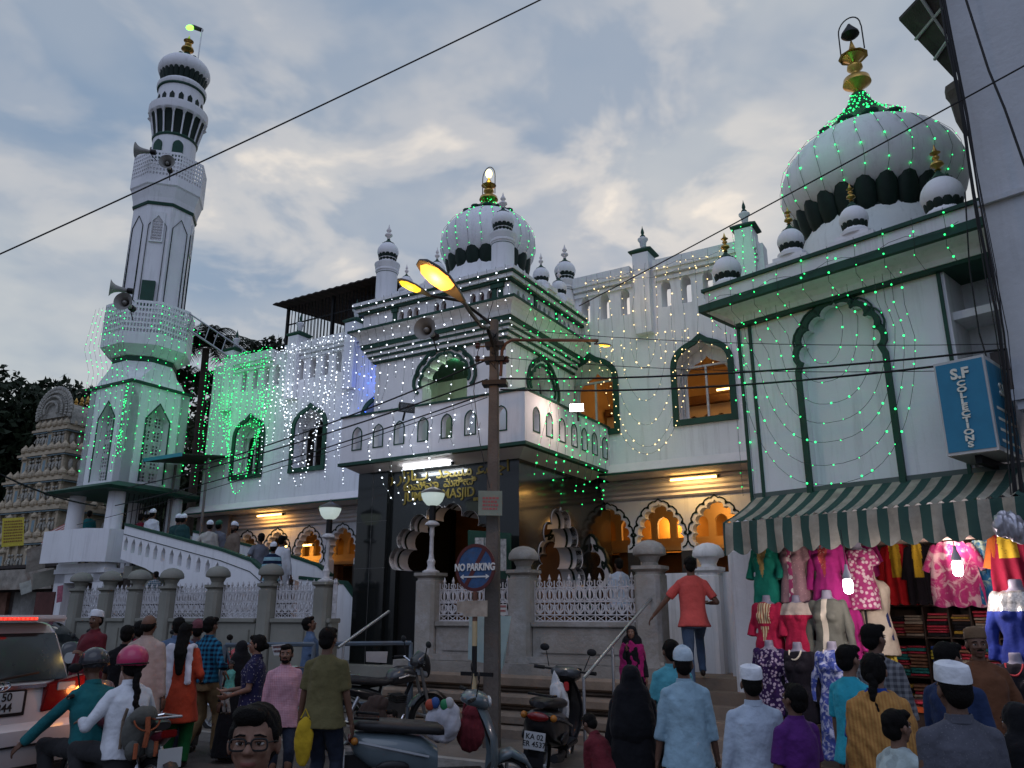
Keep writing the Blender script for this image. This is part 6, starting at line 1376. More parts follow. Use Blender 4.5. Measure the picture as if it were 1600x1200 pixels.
    # garments
    if bottom is not None and bottom[0] == 'pants':
        m = MB(); fl = bottom[2] if len(bottom) > 2 else 1.0
        rings_loft(m, [(.78, .14*fat, .115, 0), (.90, .163*fat, .120*fat, 0), (.98, .148*fat, .108*fat, 0), (1.02, .138*fat, .100*fat, 0)], xf=U_)
        for hp_, kn, an in LG: m.cone(hp_, kn, .098*fat, .070*fl, 14); m.cone(kn, an+Vector((0, -.005, -.03)), .070*fl, .055*fl, 14, round1=False)
        remesh(m, vc, bottom[1], 'trousers', t, smooth=3, fold=.0024, seed=seed)
        for (hp_, kn, an), s in zip(LG, (-1, 1)): MB().cone(an+Vector((0, -.03, -.045)), an+Vector((0, .14, -.055)), .043, .037, 12, sq=(1.05, .7)).build('shoe', SHOE, t, smooth=60)
    if bottom is not None and bottom[0] == 'skirt':
        m = MB(); zb = bottom[2]; rings_loft(m, [(zb, .21, .19, .02), (zb+.3, .20, .17, .01), (.85, .18, .14, 0), (1.0, .15, .115, 0)], n=28, xf=U_); remesh(m, vc, bottom[1], 'skirt', t, smooth=2, fold=.006, seed=seed)
    if top is not None:
        kind, mt, sl, hem = top[:4]; g = .012; m = MB()
        loose = {'shirt': .016, 'tee': .012, 'kurta': .024, 'gown': .03}[kind]
        flare = .0 if hem > .85 else .035 if hem > .6 else .06
        if kind == 'gown': flare = .11
        R_ = [(hem, .172*fat+loose+flare, .125*fat+loose+flare*.9, 0), ((hem+.95)/2 if hem < .85 else .95, .168*fat+loose+flare*.5, .12*fat+loose+flare*.5, 0), (1.0 if hem < .95 else 1.0, .160*fat+loose, .115*fat+loose, .003), (1.10, .150*fat+loose, .113*fat+loose, .008), (1.22, .158+loose, .118+loose, .008), (1.32, .158+loose*.6, .112+loose*.7, 0), (1.385, .112+loose*.4, .086+loose*.4, -.005), (1.42, .092, .074, -.01), (1.452, .066, .062, -.012)]
        R_ = [r for i, r in enumerate(R_) if i == 0 or r[0] > R_[0][0]+.02]
        if stance in ('ride', 'sit', 'crouch'): R_[0] = (max(hem, .86), *R_[0][1:]); R_ = [R_[0]]+[r for r in R_[1:] if r[0] > R_[0][0]+.02]
        rings_loft(m, R_, n=28, xf=U_)
        if female and kind != 'gown': [m.ball(U_((s*.07, .10, 1.255)), (.062, .055, .062), 10, 8) for s in (-1, 1)]
        for sh, el, wr, s in AR:
            m.ball(sh-Vector((s*.020, 0, .004)), (.058*(.5+fat/2), .058, .052), 10, 8); m.cone(U_((s*.035, -.015, 1.422)), sh-Vector((s*.01, 0, 0)), .046, .056, 10)
            if sl == 'short': m.cone(sh, sh.lerp(el, .78), .058*(.5+fat/2), .060, 14, round1=False)
            elif sl == 'three': m.cone(sh, el, .058, .050, 14); m.cone(el, el.lerp(wr, .35), .052, .05, 14, round1=False)
            elif sl == 'long': m.cone(sh, el, .058*(.5+fat/2), .050, 14); m.cone(el, el.lerp(wr, .97), .053, .040, 14, round1=False)
        go = remesh(m, vc, mt, {'tee': 't_shirt', 'shirt': 'shirt', 'kurta': 'kurta', 'gown': 'gown'}[kind], t, smooth=3, fold=.0042 if kind != 'tee' else .0036, seed=seed+5, fscale=.75)
        if kind in ('shirt', 'kurta') and lod < 2:
            c = MB(); n = 18; c.loft([[U_((q*math.cos(2*math.pi*i/n), -.012+q*.95*math.sin(2*math.pi*i/n), z-(.014 if math.sin(2*math.pi*i/n) > .5 else 0))) for i in range(n)] for q, z in ((.074, 1.435), (.066, 1.475), (.060, 1.477), (.062, 1.44))]); c.build('collar', mt, go, smooth=50)
    if extra:
        if 'dupatta' in extra:
            m = MB(); mt = extra['dupatta']
            m.cone(U_((-.13, -.10, 1.40)), U_((-.16, -.145, .55)), .075, .085, 12, sq=(1, .28)); m.tube([U_((-.15, -.06, 1.44)), U_((-.12, .09, 1.38)), U_((0, .14, 1.30)), U_((.12, .10, 1.36)), U_((.13, -.05, 1.44)), U_((.1, -.12, 1.38))], .034, 8); m.cone(U_((.1, -.10, 1.40)), U_((.12, -.14, 1.0)), .05, .05, 10, sq=(1, .3))
            remesh(m, vc, mt, 'dupatta', t, smooth=2, fold=.005, seed=seed+9, fscale=1.6)
        if 'shawl' in extra:
            m = MB(); rings_loft(m, [(.45, .24, .16, -.03), (.8, .25, .17, -.03), (1.1, .235, .16, -.02), (1.28, .225, .15, -.01), (1.38, .20, .125, -.01), (1.45, .10, .09, -.015)], n=26, xf=U_); remesh(m, vc, extra['shawl'], 'shawl', t, smooth=2, fold=.006, seed=seed+9, fscale=1.5)
        if 'veil' in extra:
            m = MB(); m.ball(H_((0, -.02, 1.615)), (.098, .112, .105), 14, 10, Q); m.cone(H_((0, -.04, 1.56)), U_((0, -.04, 1.36)), .10, .15, 16, sq=(1.1, .85)); m.cone(U_((0, -.03, 1.42)), U_((0, -.04, 1.15)), .16, .20, 18, sq=(1.15, .8))
            if extra.get('open'):
                vb2 = m; m2 = remesh(vb2, vc*.8, extra['veil'], 'veil', t, smooth=3, fold=.004, seed=seed)
                bm = bmesh.new(); bm.from_mesh(m2.data); fc_ = H_((0, .10, 1.57)); bmesh.ops.delete(bm, geom=[v for v in bm.verts if (v.co-fc_).length < .085], context='VERTS'); bm.to_mesh(m2.data); bm.free()
            else: remesh(m, vc, extra['veil'], 'veil', t, smooth=3, fold=.004, seed=seed)
        if 'helmet' in extra:
            hc, full_ = extra['helmet']; m = MB(); m.ball(H_((0, -.01, 1.64)), (.125, .145, .125), 20, 14, Q)
            if full_: m.ball(H_((0, .0, 1.57)), (.122, .14, .10), 18, 12, Q)
            ho = remesh(m, .010, hc, 'helmet', t, smooth=3)
            bm = bmesh.new(); bm.from_mesh(ho.data); f0 = H_((0, .16, 1.55)); zc0 = H_((0, 0, 1.60)).z
            bmesh.ops.delete(bm, geom=[v for v in bm.verts if (v.co-f0).length < .115 or (not full_ and v.co.z < zc0-.01)], context='VERTS'); bm.to_mesh(ho.data); bm.free()
            MB().tube([H_((.124*math.cos(a), -.01+.143*math.sin(a), 1.602 if not full_ else 1.50)) for a in np.linspace(0, 2*math.pi, 25)], .007, 6).build('helmet_trim', BLACKM, ho)
    return t
def C(n, c, *a, **k): return cloth(n, c, *a, **k)
OL = C('olive_shirt', (.115, .10, .045)); LB = C('light_blue_shirt', (.27, .40, .48)); WB = C('pale_blue_shirt', (.40, .47, .56)); CY = C('cyan_tshirt', (.03, .33, .43)); RDT = C('coral_tshirt', (.52, .085, .075))
GREYS = C('charcoal_shirt', (.085, .088, .11), 'dots', (.12, .12, .14), 60); WH = C('white_kurta', (.62, .64, .68)); BLK = C('black_cloth', (.008, .008, .010)); PURP = C('purple_shirt', (.085, .02, .14)); PNK = C('pink_check_shirt', (.42, .20, .25), 'plaid', (.50, .30, .34), 16)
PLB = C('blue_black_plaid', (.02, .16, .27), 'plaid', (.006, .01, .03), 5.5); ORG = C('orange_red_kurta', (.40, .055, .025)); DUP = C('white_dupatta', (.62, .62, .68)); NAVY = C('navy_dotted_dress', (.018, .018, .055), 'dots', (.35, .33, .35), 34); MAR = C('maroon_kurta', (.12, .018, .025))
BEI = C('beige_kurta', (.40, .31, .27)); BLU_ = C('dusty_blue_shirt', (.09, .14, .23)); OCH = C('ochre_shawl', (.42, .22, .065), 'vstripe', (.36, .17, .05), 14); BRN = C('brown_kurta', (.13, .055, .028)); PLG = C('grey_plaid_shirt', (.20, .20, .21), 'plaid', (.06, .06, .07), 7)
TEAL = C('teal_shirt', (.015, .12, .13)); TURQ = C('turquoise_shirt', (.08, .30, .36)); GRN = C('bottle_green_kurta', (.02, .06, .06)); GRY = C('grey_shirt', (.15, .16, .19)); REDP = C('red_plaid', (.25, .02, .04), 'plaid', (.07, .01, .02), 6); KHA = C('khaki_kurta', (.17, .13, .10)); STR = C('blue_striped_tee', (.25, .42, .48), 'stripe', (.012, .02, .05), 1.9); CRM2 = C('cream_kurta', (.42, .40, .36)); MINT = C('mint_child_shirt', (.10, .32, .27)); WTE = C('pale_tee', (.45, .53, .52), 'zig', (.34, .40, .40), 11); BLUE2 = C('royal_blue_blouse', (.02, .06, .28)); GREENP = C('green_salwar', (.01, .10, .03)); PRINT = C('brown_print_salwar', (.12, .05, .04), 'floral', (.25, .15, .1), 16); MAG = C('magenta_scarf', (.30, .015, .11)); NAVYP = C('navy_shirt', (.02, .035, .09))
pn = lambda m, f=1.0: ('pants', m, f)
J = person
# in the street, left
J('man in maroon kurta and white cap facing the street beside parked motorbikes', 152, 954, 13.5, .1, 165, 1, cap='flat', top=('kurta', MAR, 'long', .45), bottom=pn(PANTS[2]), beard=1, lh=(-.1, .25, 1.15))
J('person in black waistcoat over grey sleeves seen from behind', 201, 975, 11.6, 0, 10, 1, top=('shirt', BLK, 'short', .8), bottom=pn(PANTS[3]))
J('balding man in beige kurta seen from behind, right of the black waistcoat', 235, 961, 11.0, 0, -8, 1, 'bald', top=('kurta', BEI, 'long', .42), bottom=pn(PANTS[4]), hairmat=HAIR, fat=1.12)
J('person in crimson shirt mostly hidden behind the balding man', 222, 968, 12.3, 0, 5, 1, top=('shirt', C('crimson_shirt', (.30, .02, .05)), 'short', .8), bottom=pn(PANTS[2]))
J('dark-haired man in slate blue shirt behind the woman in orange', 281, 963, 12.4, 0, 20, 1, top=('shirt', BLU_, 'long', .8), bottom=pn(PANTS[0]))
J('woman in orange-red kurta with long hair and white dupatta over her left shoulder', 292, 972, 11.5, 0, 5, 0, 'long', top=('kurta', ORG, 'three', .52), bottom=pn(GREENP, 1.25), extra={'dupatta': DUP}, female=True, lh=(-.2, .18, 1.05), rh=(.2, .2, 1.0))
J('man in dull maroon cap between the long-haired woman and the plaid shirt', 310, 970, 12.8, 0, 20, 1, cap='round', top=('shirt', C('dull_shirt', (.10, .06, .06)), 'long', .8), bottom=pn(PANTS[3]), extra={'capmat': C('maroon_knit', (.14, .05, .06))})
J('man in blue and black plaid shirt with tan trousers striding away', 331, 962, 12.3, 0, -25, 1, top=('shirt', PLB, 'three', .88), bottom=pn(PANTS[1], 1.1), stance='walk', lod=0, rh=(.22, .22, 1.05))
J('small child in mint shirt and dark cap carried beside a black gown', 360, 1058, 11.2, .62, 150, 1, cap='round', top=('tee', MINT, 'short', .8), bottom=pn(PANTS[4]), lh=(-.06, .22, 1.3), rh=(.06, .24, 1.28), extra={'capmat': C('spotted_cap', (.03, .03, .03), 'dots', (.5, .5, .5), 60)}, h=.62)
J('person in loose black gown and veil behind the dotted dress', 377, 1000, 11.8, 0, 60, 1, 'none', top=('gown', BLK, 'long', .06), extra={'veil': BLK}, female=True)
J('woman in navy dress with small white dots looking left', 403, 990, 10.2, 0, 95, 0, 'bun', top=('kurta', NAVY, 'short', .5), bottom=pn(PANTS[0]), female=True, lod=0, lh=(-.16, .25, 1.0), rh=(.05, .3, 1.05))
J('bearded young man in pink checked shirt looking right', 449, 1005, 9.6, 0, 205, 0, top=('shirt', PNK, 'three', .74), bottom=pn(JEANSD), beard=2, lod=0, hy=-20)
J('man in faded blue polo shirt with head bowed, by the stone fence', 488, 962, 13.6, .1, -70, 1, top=('shirt', BLU_, 'short', .80), bottom=pn(PANTS[3]), hp=-18, lh=(-.1, .25, .95), rh=(.12, .26, .95))
J('young man in olive green T-shirt and dark jeans standing with his back turned', 514, 978, 8.3, 0, -12, 1, top=('tee', OL, 'short', .80), bottom=pn(JEANSD), lod=0, lh=(-.27, .05, .80), fat=1.06)
J('man with glasses and thick dark hair close to the camera', 402, 1094, 2.72, 0, 176, 0, top=('shirt', C('dark_red_shirt', (.16, .02, .04)), 'long', .8), bottom=pn(PANTS[2]), glasses=True, lod=0, hy=10, hp=-3)
# couple on a motorbike
J('motorbike rider in teal shirt and dark helmet stretching his left arm back', 160, 1022, 8.9, .0, 52, 1, 'none', top=('shirt', TEAL, 'long', .86), bottom=pn(PANTS[2]), stance='ride', lod=0, extra={'helmet': (pbr('smoke_helmet', (.03, .03, .035), .25, var=.2, bump=.02, coat=.5), False)}, h=1.42, pos=(at(160, 1022, 8.9).x, at(160, 1022, 8.9).y, .03), lean=12, lh=(-.42, .36, .62), rh=(.30, .50, .90))
RW = at(212, 1022, 8.3)
J('pillion rider in pink helmet and white shirt carrying a backpack', 212, 1022, 8.3, 0, 52, 0, 'braid', top=('shirt', WH, 'long', .86), bottom=pn(PANTS[2]), stance='ride', lod=0, female=True, extra={'helmet': (pbr('pink_helmet', (.42, .03, .10), .3, var=.1, bump=.02, coat=.5), False)}, h=1.42, pos=(RW.x, RW.y, .06), lean=4, lh=(-.20, .36, .80), rh=(.20, .36, .80))
# on and by the steps
J('man in coral red T-shirt and blue jeans climbing the steps', 1078, 868, 11.75, .80, -8, 1, top=('tee', RDT, 'short', .80), bottom=pn(JEANS, .9), stance='climb', lod=0, lh=(-.60, .15, .86), rh=(.24, .20, 1.12), lean=4)
J('woman in black with magenta scarf sitting at the foot of the fence post', 986, 973, 11.2, .42, 160, 0, 'none', top=('gown', BLK, 'long', .3), extra={'veil': BLK, 'open': True, 'shawl': MAG}, female=True, stance='stand', h=1.25, rh=(.05, .22, 1.3))
J('hooded figure in black gown with back turned in front of the handrail', 985, 1037, 6.9, 0, -5, 1, 'none', top=('gown', BLK, 'long', .06), extra={'veil': BLK}, female=True, lod=0, fat=1.2)
J('person in wine red sleeve bending low left of the black hood', 950, 1098, 6.8, 0, 40, 1, 'short', top=('shirt', MAR, 'long', .7), bottom=pn(PANTS[2]), lean=30, h=1.1, lh=(-.1, .35, .9), rh=(.2, .3, .9))
J('man in white cap and light blue shirt seen from behind in front of the steps', 1066, 1013, 6.7, 0, -4, 1, cap='round', top=('shirt', LB, 'three', .78), bottom=pn(PANTS[2]), lod=0, extra={'capmat': C('blue_white_cap', (.42, .50, .55), 'dots', (.25, .33, .4), 80)})
J('boy with short black hair and turquoise shirt behind the white-capped man', 1047, 997, 8.0, 0, 8, 1, top=('shirt', TURQ, 'short', .8), bottom=pn(PANTS[2]))
J('man in white cap and pale blue shirt in front of the mannequins', 1172, 1041, 5.9, 0, -4, 1, cap='flat', top=('shirt', WB, 'long', .78), bottom=pn(PANTS[2]), lod=0)
J('boy in purple shirt looking left below the mannequins', 1236, 1065, 5.7, 0, 28, 1, top=('shirt', PURP, 'short', .8), bottom=pn(PANTS[3]), lod=0, hp=-8)
J('teenager in cyan T-shirt looking at the shop', 1323, 1005, 7.0, 0, -60, 0, top=('tee', CY, 'short', .8), bottom=pn(PANTS[0]), lod=0)
J('man in grey plaid shirt with moustache at the shop, head turned right', 1362, 972, 7.6, 0, -45, 1, top=('shirt', PLG, 'three', .8), bottom=pn(PANTS[2]), beard=1, lod=0, hy=-20)
J('woman with long black braid wrapped in an ochre shawl', 1362, 1018, 6.0, 0, -15, 0, 'braid', top=('kurta', BLUE2, 'short', .5), bottom=pn(PANTS[0]), extra={'shawl': OCH}, female=True, lod=0, hy=-25)
J('small boy in pale printed T-shirt looking right at the bottom edge', 1398, 1105, 5.1, 0, -70, 0, top=('tee', WTE, 'short', .8), bottom=pn(PANTS[3]), lod=0)
J('man in flat white cap and charcoal shirt nearest the camera at the shop', 1484, 1037, 4.6, 0, 0, 1, cap='flat', top=('shirt', GREYS, 'long', .75), bottom=pn(PANTS[2]), lod=0, fat=1.12)
J('dark-haired man in navy shirt leaning to the shopkeeper', 1478, 1000, 6.6, 0, -55, 1, top=('shirt', NAVYP, 'long', .8), bottom=pn(PANTS[2]), hy=-15)
J('shopkeeper in brown kurta and knitted cap smiling behind the counter', 1522, 982, 7.6, .1, 165, 1, cap='flat', top=('kurta', BRN, 'long', .5), bottom=pn(PANTS[3]), beard=1, lod=0, extra={'capmat': C('brown_knit_cap', (.16, .10, .06))}, lh=(-.22, .22, 1.0))
J('veiled woman in black at the bottom right corner', 1585, 1095, 5.0, 0, 20, 1, 'none', top=('gown', BLK, 'long', .06), extra={'veil': BLK}, female=True)
J('seated beggar with bare arms beside the motorcycle wheel', 612, 1115, 9.6, .05, 150, 1, 'short', top=('tee', C('dirty_white_vest', (.25, .23, .22)), 'short', .8), bottom=pn(PANTS[2]), stance='crouch', h=.75, lh=(-.2, .4, .75), rh=(.2, .4, .75))
# on the staircase and terrace (on a plane behind the stair parapet)
def S(label, px, py, w, h, **k):
    s_, z_ = FM.px(px, py, w); p = FM.p(s_, w, z_-h); J(label, px, py, 0, 0, pos=p, h=h, lod=2, **k)
S('person in teal shirt between the minaret columns', 141, 797, 2.6, 1.6, face=20, skin=1, top=('shirt', TEAL, 'short', .8), bottom=pn(PANTS[3]))
S('man in red plaid shirt below the minaret canopy', 222, 802, 2.0, 1.6, face=0, skin=1, top=('shirt', REDP, 'short', .8), bottom=pn(PANTS[2]))
S('man in white cap and white kurta at the top of the staircase', 240, 796, 2.0, 1.65, face=-10, skin=1, cap='round', top=('kurta', WH, 'long', .5), bottom=pn(PANTS[4]))
S('white-capped man hidden behind the one in white kurta', 231, 799, 2.6, 1.6, face=10, skin=1, cap='round', top=('kurta', CRM2, 'long', .5), bottom=pn(PANTS[4]))
S('left one of two white-capped men in dark green on the stairs', 280, 804, 1.9, 1.65, face=0, skin=1, cap='round', top=('kurta', GRN, 'long', .5), bottom=pn(PANTS[4]))
S('right one of two white-capped men in dark green on the stairs', 288, 804, 1.7, 1.62, face=-15, skin=1, cap='round', top=('kurta', GRN, 'long', .5), bottom=pn(PANTS[4]))
S('white-capped man in cream shirt under the end of the eaves', 329, 814, 1.8, 1.65, face=10, skin=1, cap='round', top=('kurta', CRM2, 'long', .5), bottom=pn(PANTS[4]), lh=(-.3, .1, 1.0))
S('man in light grey kurta and green cap beside the cream shirt', 343, 814, 2.1, 1.65, face=-10, skin=1, cap='round', top=('kurta', GRY, 'long', .5), bottom=pn(PANTS[4]), extra={'capmat': C('green_cap', (.03, .10, .06))})
S('bearded man in khaki kurta and white cap facing the street on the stairs', 367, 816, 2.1, 1.7, face=150, skin=1, cap='round', top=('kurta', KHA, 'long', .5), bottom=pn(PANTS[4]), beard=3)
S('broad man in grey shirt walking down the stairs', 408, 832, 1.5, 1.65, face=40, skin=1, top=('shirt', GRY, 'short', .8), bottom=pn(PANTS[0]), lh=(-.32, .1, .95), fat=1.1, hp=-10)
S('boy in blue striped T-shirt and pale cap behind the fence', 428, 848, .9, 1.5, face=0, skin=1, cap='round', top=('tee', STR, 'short', .8), bottom=pn(PANTS[3]))
S('man in long white kurta right of the striped T-shirt', 442, 836, 1.4, 1.7, face=-20, skin=1, top=('kurta', WH, 'long', .4), bottom=pn(PANTS[4]))
S('young man in chequered shirt sitting behind the left stone fence', 244, 892, .7, 1.25, face=60, skin=1, top=('shirt', C('chequered_shirt', (.05, .12, .17), 'plaid', (.35, .35, .35), 5), 'short', .8), bottom=pn(PANTS[3]), lh=(-.25, .3, 1.1))
S('man in pale lilac shirt on the terrace behind the right grille', 966, 871, 1.8, 1.6, face=20, skin=1, top=('shirt', WB, 'short', .8), bottom=pn(PANTS[3]))
# ------------------------------------------------------------ vehicles
def paint(n, c, r=.28): return pbr(n, c, r, var=.06, scale=5, bump=.02, coat=.6, spec=.5)
REDL = lit('red_tail_light', (1, .03, .015), 1.2); ORL = lit('orange_indicator', (1, .42, .06), 7); REDP_ = pbr('red_lens', (.16, .006, .006), .18, var=.1, bump=.02, coat=.5); CLRL = pbr('clear_lens', (.42, .44, .45), .12, var=.1, bump=.02, coat=.5)
PLATE = pbr('white_plate', (.45, .46, .46), .5, var=.1, bump=0); INK = pbr('black_ink', (.015, .015, .015), .6, var=0, bump=0); SEATM = pbr('black_vinyl', (.018, .017, .018), .45, var=.2, scale=9, bump=.15); DGLASS = pbr('dark_window_glass', (.02, .028, .032), .08, var=.2, scale=1, bump=0, spec=.6, coat=.4)
def wheel(m, y, r, w=.09, z=None, x=0):
    z = r if z is None else z; n = 28; pr = [(r*.80, -w*.42), (r*.93, -w*.5), (r, -w*.25), (r*1.005, 0), (r, w*.25), (r*.93, w*.5), (r*.80, w*.42), (r*.78, 0)]; pr.append(pr[0])
    m.loft([[(x+o, y+q*math.cos(2*math.pi*i/n), z+q*math.sin(2*math.pi*i/n)) for i in range(n)] for q, o in pr], cap=False)
def rim(m, y, r, z=None, x=0, spokes=5, w=.05):
    z = r if z is None else z; n = 24
    m.loft([[(x+o, y+q*math.cos(2*math.pi*i/n), z+q*math.sin(2*math.pi*i/n)) for i in range(n)] for q, o in ((r*.80, -w/2), (r*.74, -w/2), (r*.74, w/2), (r*.80, w/2), (r*.8, -w/2))], cap=False)
    for k in range(spokes): a = 2*math.pi*k/spokes+.3; m.tube([(x, y, z), (x, y+r*.76*math.cos(a), z+r*.76*math.sin(a))], .018, 5)
    m.tube([(x-w*.8, y, z), (x+w*.8, y, z)], r*.16, 12)
def vbase(name, label, cat, p, az, k=1.0, group=None):
    t = bpy.data.objects.new(name, None); COL.objects.link(t); t.location = (p[0], p[1], p[2] if len(p) > 2 else 0); t.rotation_euler = (0, 0, R(-az)); t.scale = (k, k, k); return tag(t, label, cat, group)
def smb(rings_, n=20):                                       # rings: (y, z, rx, rz) lofted along y
    m = MB(); m.loft([[(rx*math.copysign(abs(math.cos(a))**.75, math.cos(a)), y, z+rz*math.copysign(abs(math.sin(a))**.75, math.sin(a))) for a in [2*math.pi*i/n for i in range(n)]] for y, z, rx, rz in rings_]); return m
def motorcycle(label, p, az, col, k=1.0, group=None, lean=6, plate=None, visor=True):
    t = vbase('motorcycle', label, 'motorcycle', p, az, k, group); t.rotation_euler[1] = R(lean)
    for y in (-.64, .66):
        m = MB(); wheel(m, y, .30, .09); w = m.build('wheel', RUBBER, t, smooth=40); m = MB(); rim(m, y, .30); m.build('rim', STEEL, w, smooth=40)
        m = MB(); n = 10; m.loft([[(s, y+q*math.cos(a), .30+q*math.sin(a)) for a in np.linspace(.2 if y < 0 else .5, 2.6 if y < 0 else 2.7, n)] for s, q in ((-.06, .335), (0, .35), (.06, .335))], cap=False, closed=False); m.build('mudguard', col if y > 0 else PLAST, t, smooth=50)
    m = MB()
    for s in (-1, 1): MB().tube([(s*.07, .66, .30), (s*.075, .50, .72), (s*.08, .42, .95)], .022, 8).build('fork', STEEL, t, smooth=50); MB().tube([(s*.10, -.64, .30), (s*.11, -.48, .64)], .026, 8).build('shock_absorber', STEEL, t, smooth=50)
    MB().tube([(0, .40, .88), (0, .25, .55), (0, .12, .30), (0, -.2, .28), (0, -.42, .32), (0, -.64, .30)], .025, 8).tube([(0, .38, .84), (0, 0, .76), (0, -.5, .72)], .025, 8).tube([(0, -.1, .75), (0, -.2, .3)], .02, 8).build('frame', BLACKM, t, smooth=50)
    m = smb([(-.02, .80, .06, .04), (.02, .82, .11, .09), (.14, .85, .14, .11), (.28, .86, .14, .10), (.36, .84, .09, .06)]); m.build('fuel_tank', col, t, smooth=50)
    MB().tube([(.146, .06, .84), (.148, .2, .87), (.12, .32, .85)], .012, 6).build('tank_stripe', STEEL, t)
    smb([(-.68, .83, .07, .03), (-.6, .83, .12, .045), (-.3, .80, .12, .05), (-.1, .78, .13, .045), (.02, .80, .09, .03)]).build('seat', SEATM, t, smooth=50)
    smb([(-.78, .78, .05, .03), (-.62, .72, .09, .06), (-.35, .66, .12, .08), (-.15, .62, .11, .06)]).build('side_panel', col, t, smooth=50)
    m = MB(); m.cb((0, .08, .42), (.24, .28, .22)).cb((0, .05, .26), (.28, .36, .12)); 
    for i in range(7): m.cb((0, .16, .48+.022*i), (.22, .2, .008))
    m.build('engine', pbr('engine_metal', (.10, .10, .10), .4, metal=.7, var=.3), t, bevel=.01)
    MB().tube([(.10, .2, .4), (.14, .12, .22), (.16, -.2, .24), (.18, -.55, .34), (.18, -.75, .38)], [.02, .022, .03, .045, .04], 10).build('exhaust', CHROME, t, smooth=50)
    m = MB(); m.tube([(-.36, .28, 1.02), (-.24, .36, 1.04), (-.10, .40, .98), (.10, .40, .98), (.24, .36, 1.04), (.36, .28, 1.02)], .013, 8); hb = m.build('handlebar', CHROME, t, smooth=50)
    for s in (-1, 1): MB().tube([(s*.36, .28, 1.02), (s*.25, .355, 1.04)], .019, 8).build('grip', RUBBER, hb); MB().tube([(s*.22, .37, 1.04), (s*.27, .36, 1.22)], .007, 6).ball((s*.30, .36, 1.26), (.065, .012, .042), 12, 8).build('mirror', BLACKM, hb, smooth=60)
    m = smb([(.44, .90, .07, .06), (.50, .90, .10, .09), (.56, .89, .09, .085)]); m.build('headlight', CLRL, t, smooth=50)
    if visor: smb([(.36, 1.0, .10, .05), (.45, 1.02, .13, .12), (.52, .98, .13, .13), (.55, .92, .12, .12)]).build('headlight_cowl', col, t, smooth=50)
    MB().cb((0, -.79, .78), (.13, .03, .06)).build('tail_light', REDP_, t, bevel=.01); MB().cb((0, -.84, .60), (.20, .01, .15)).build('number_plate', PLATE, t)
    m = MB(); m.tube([(.0, -.45, .88), (.11, -.5, .9), (.11, -.76, .90), (-.11, -.76, .90), (-.11, -.5, .9)], .011, 6).tube([(-.12, -.05, .3), (-.25, -.1, .02)], .014, 6); m.build('grab_rail', CHROME, t, smooth=50); return t
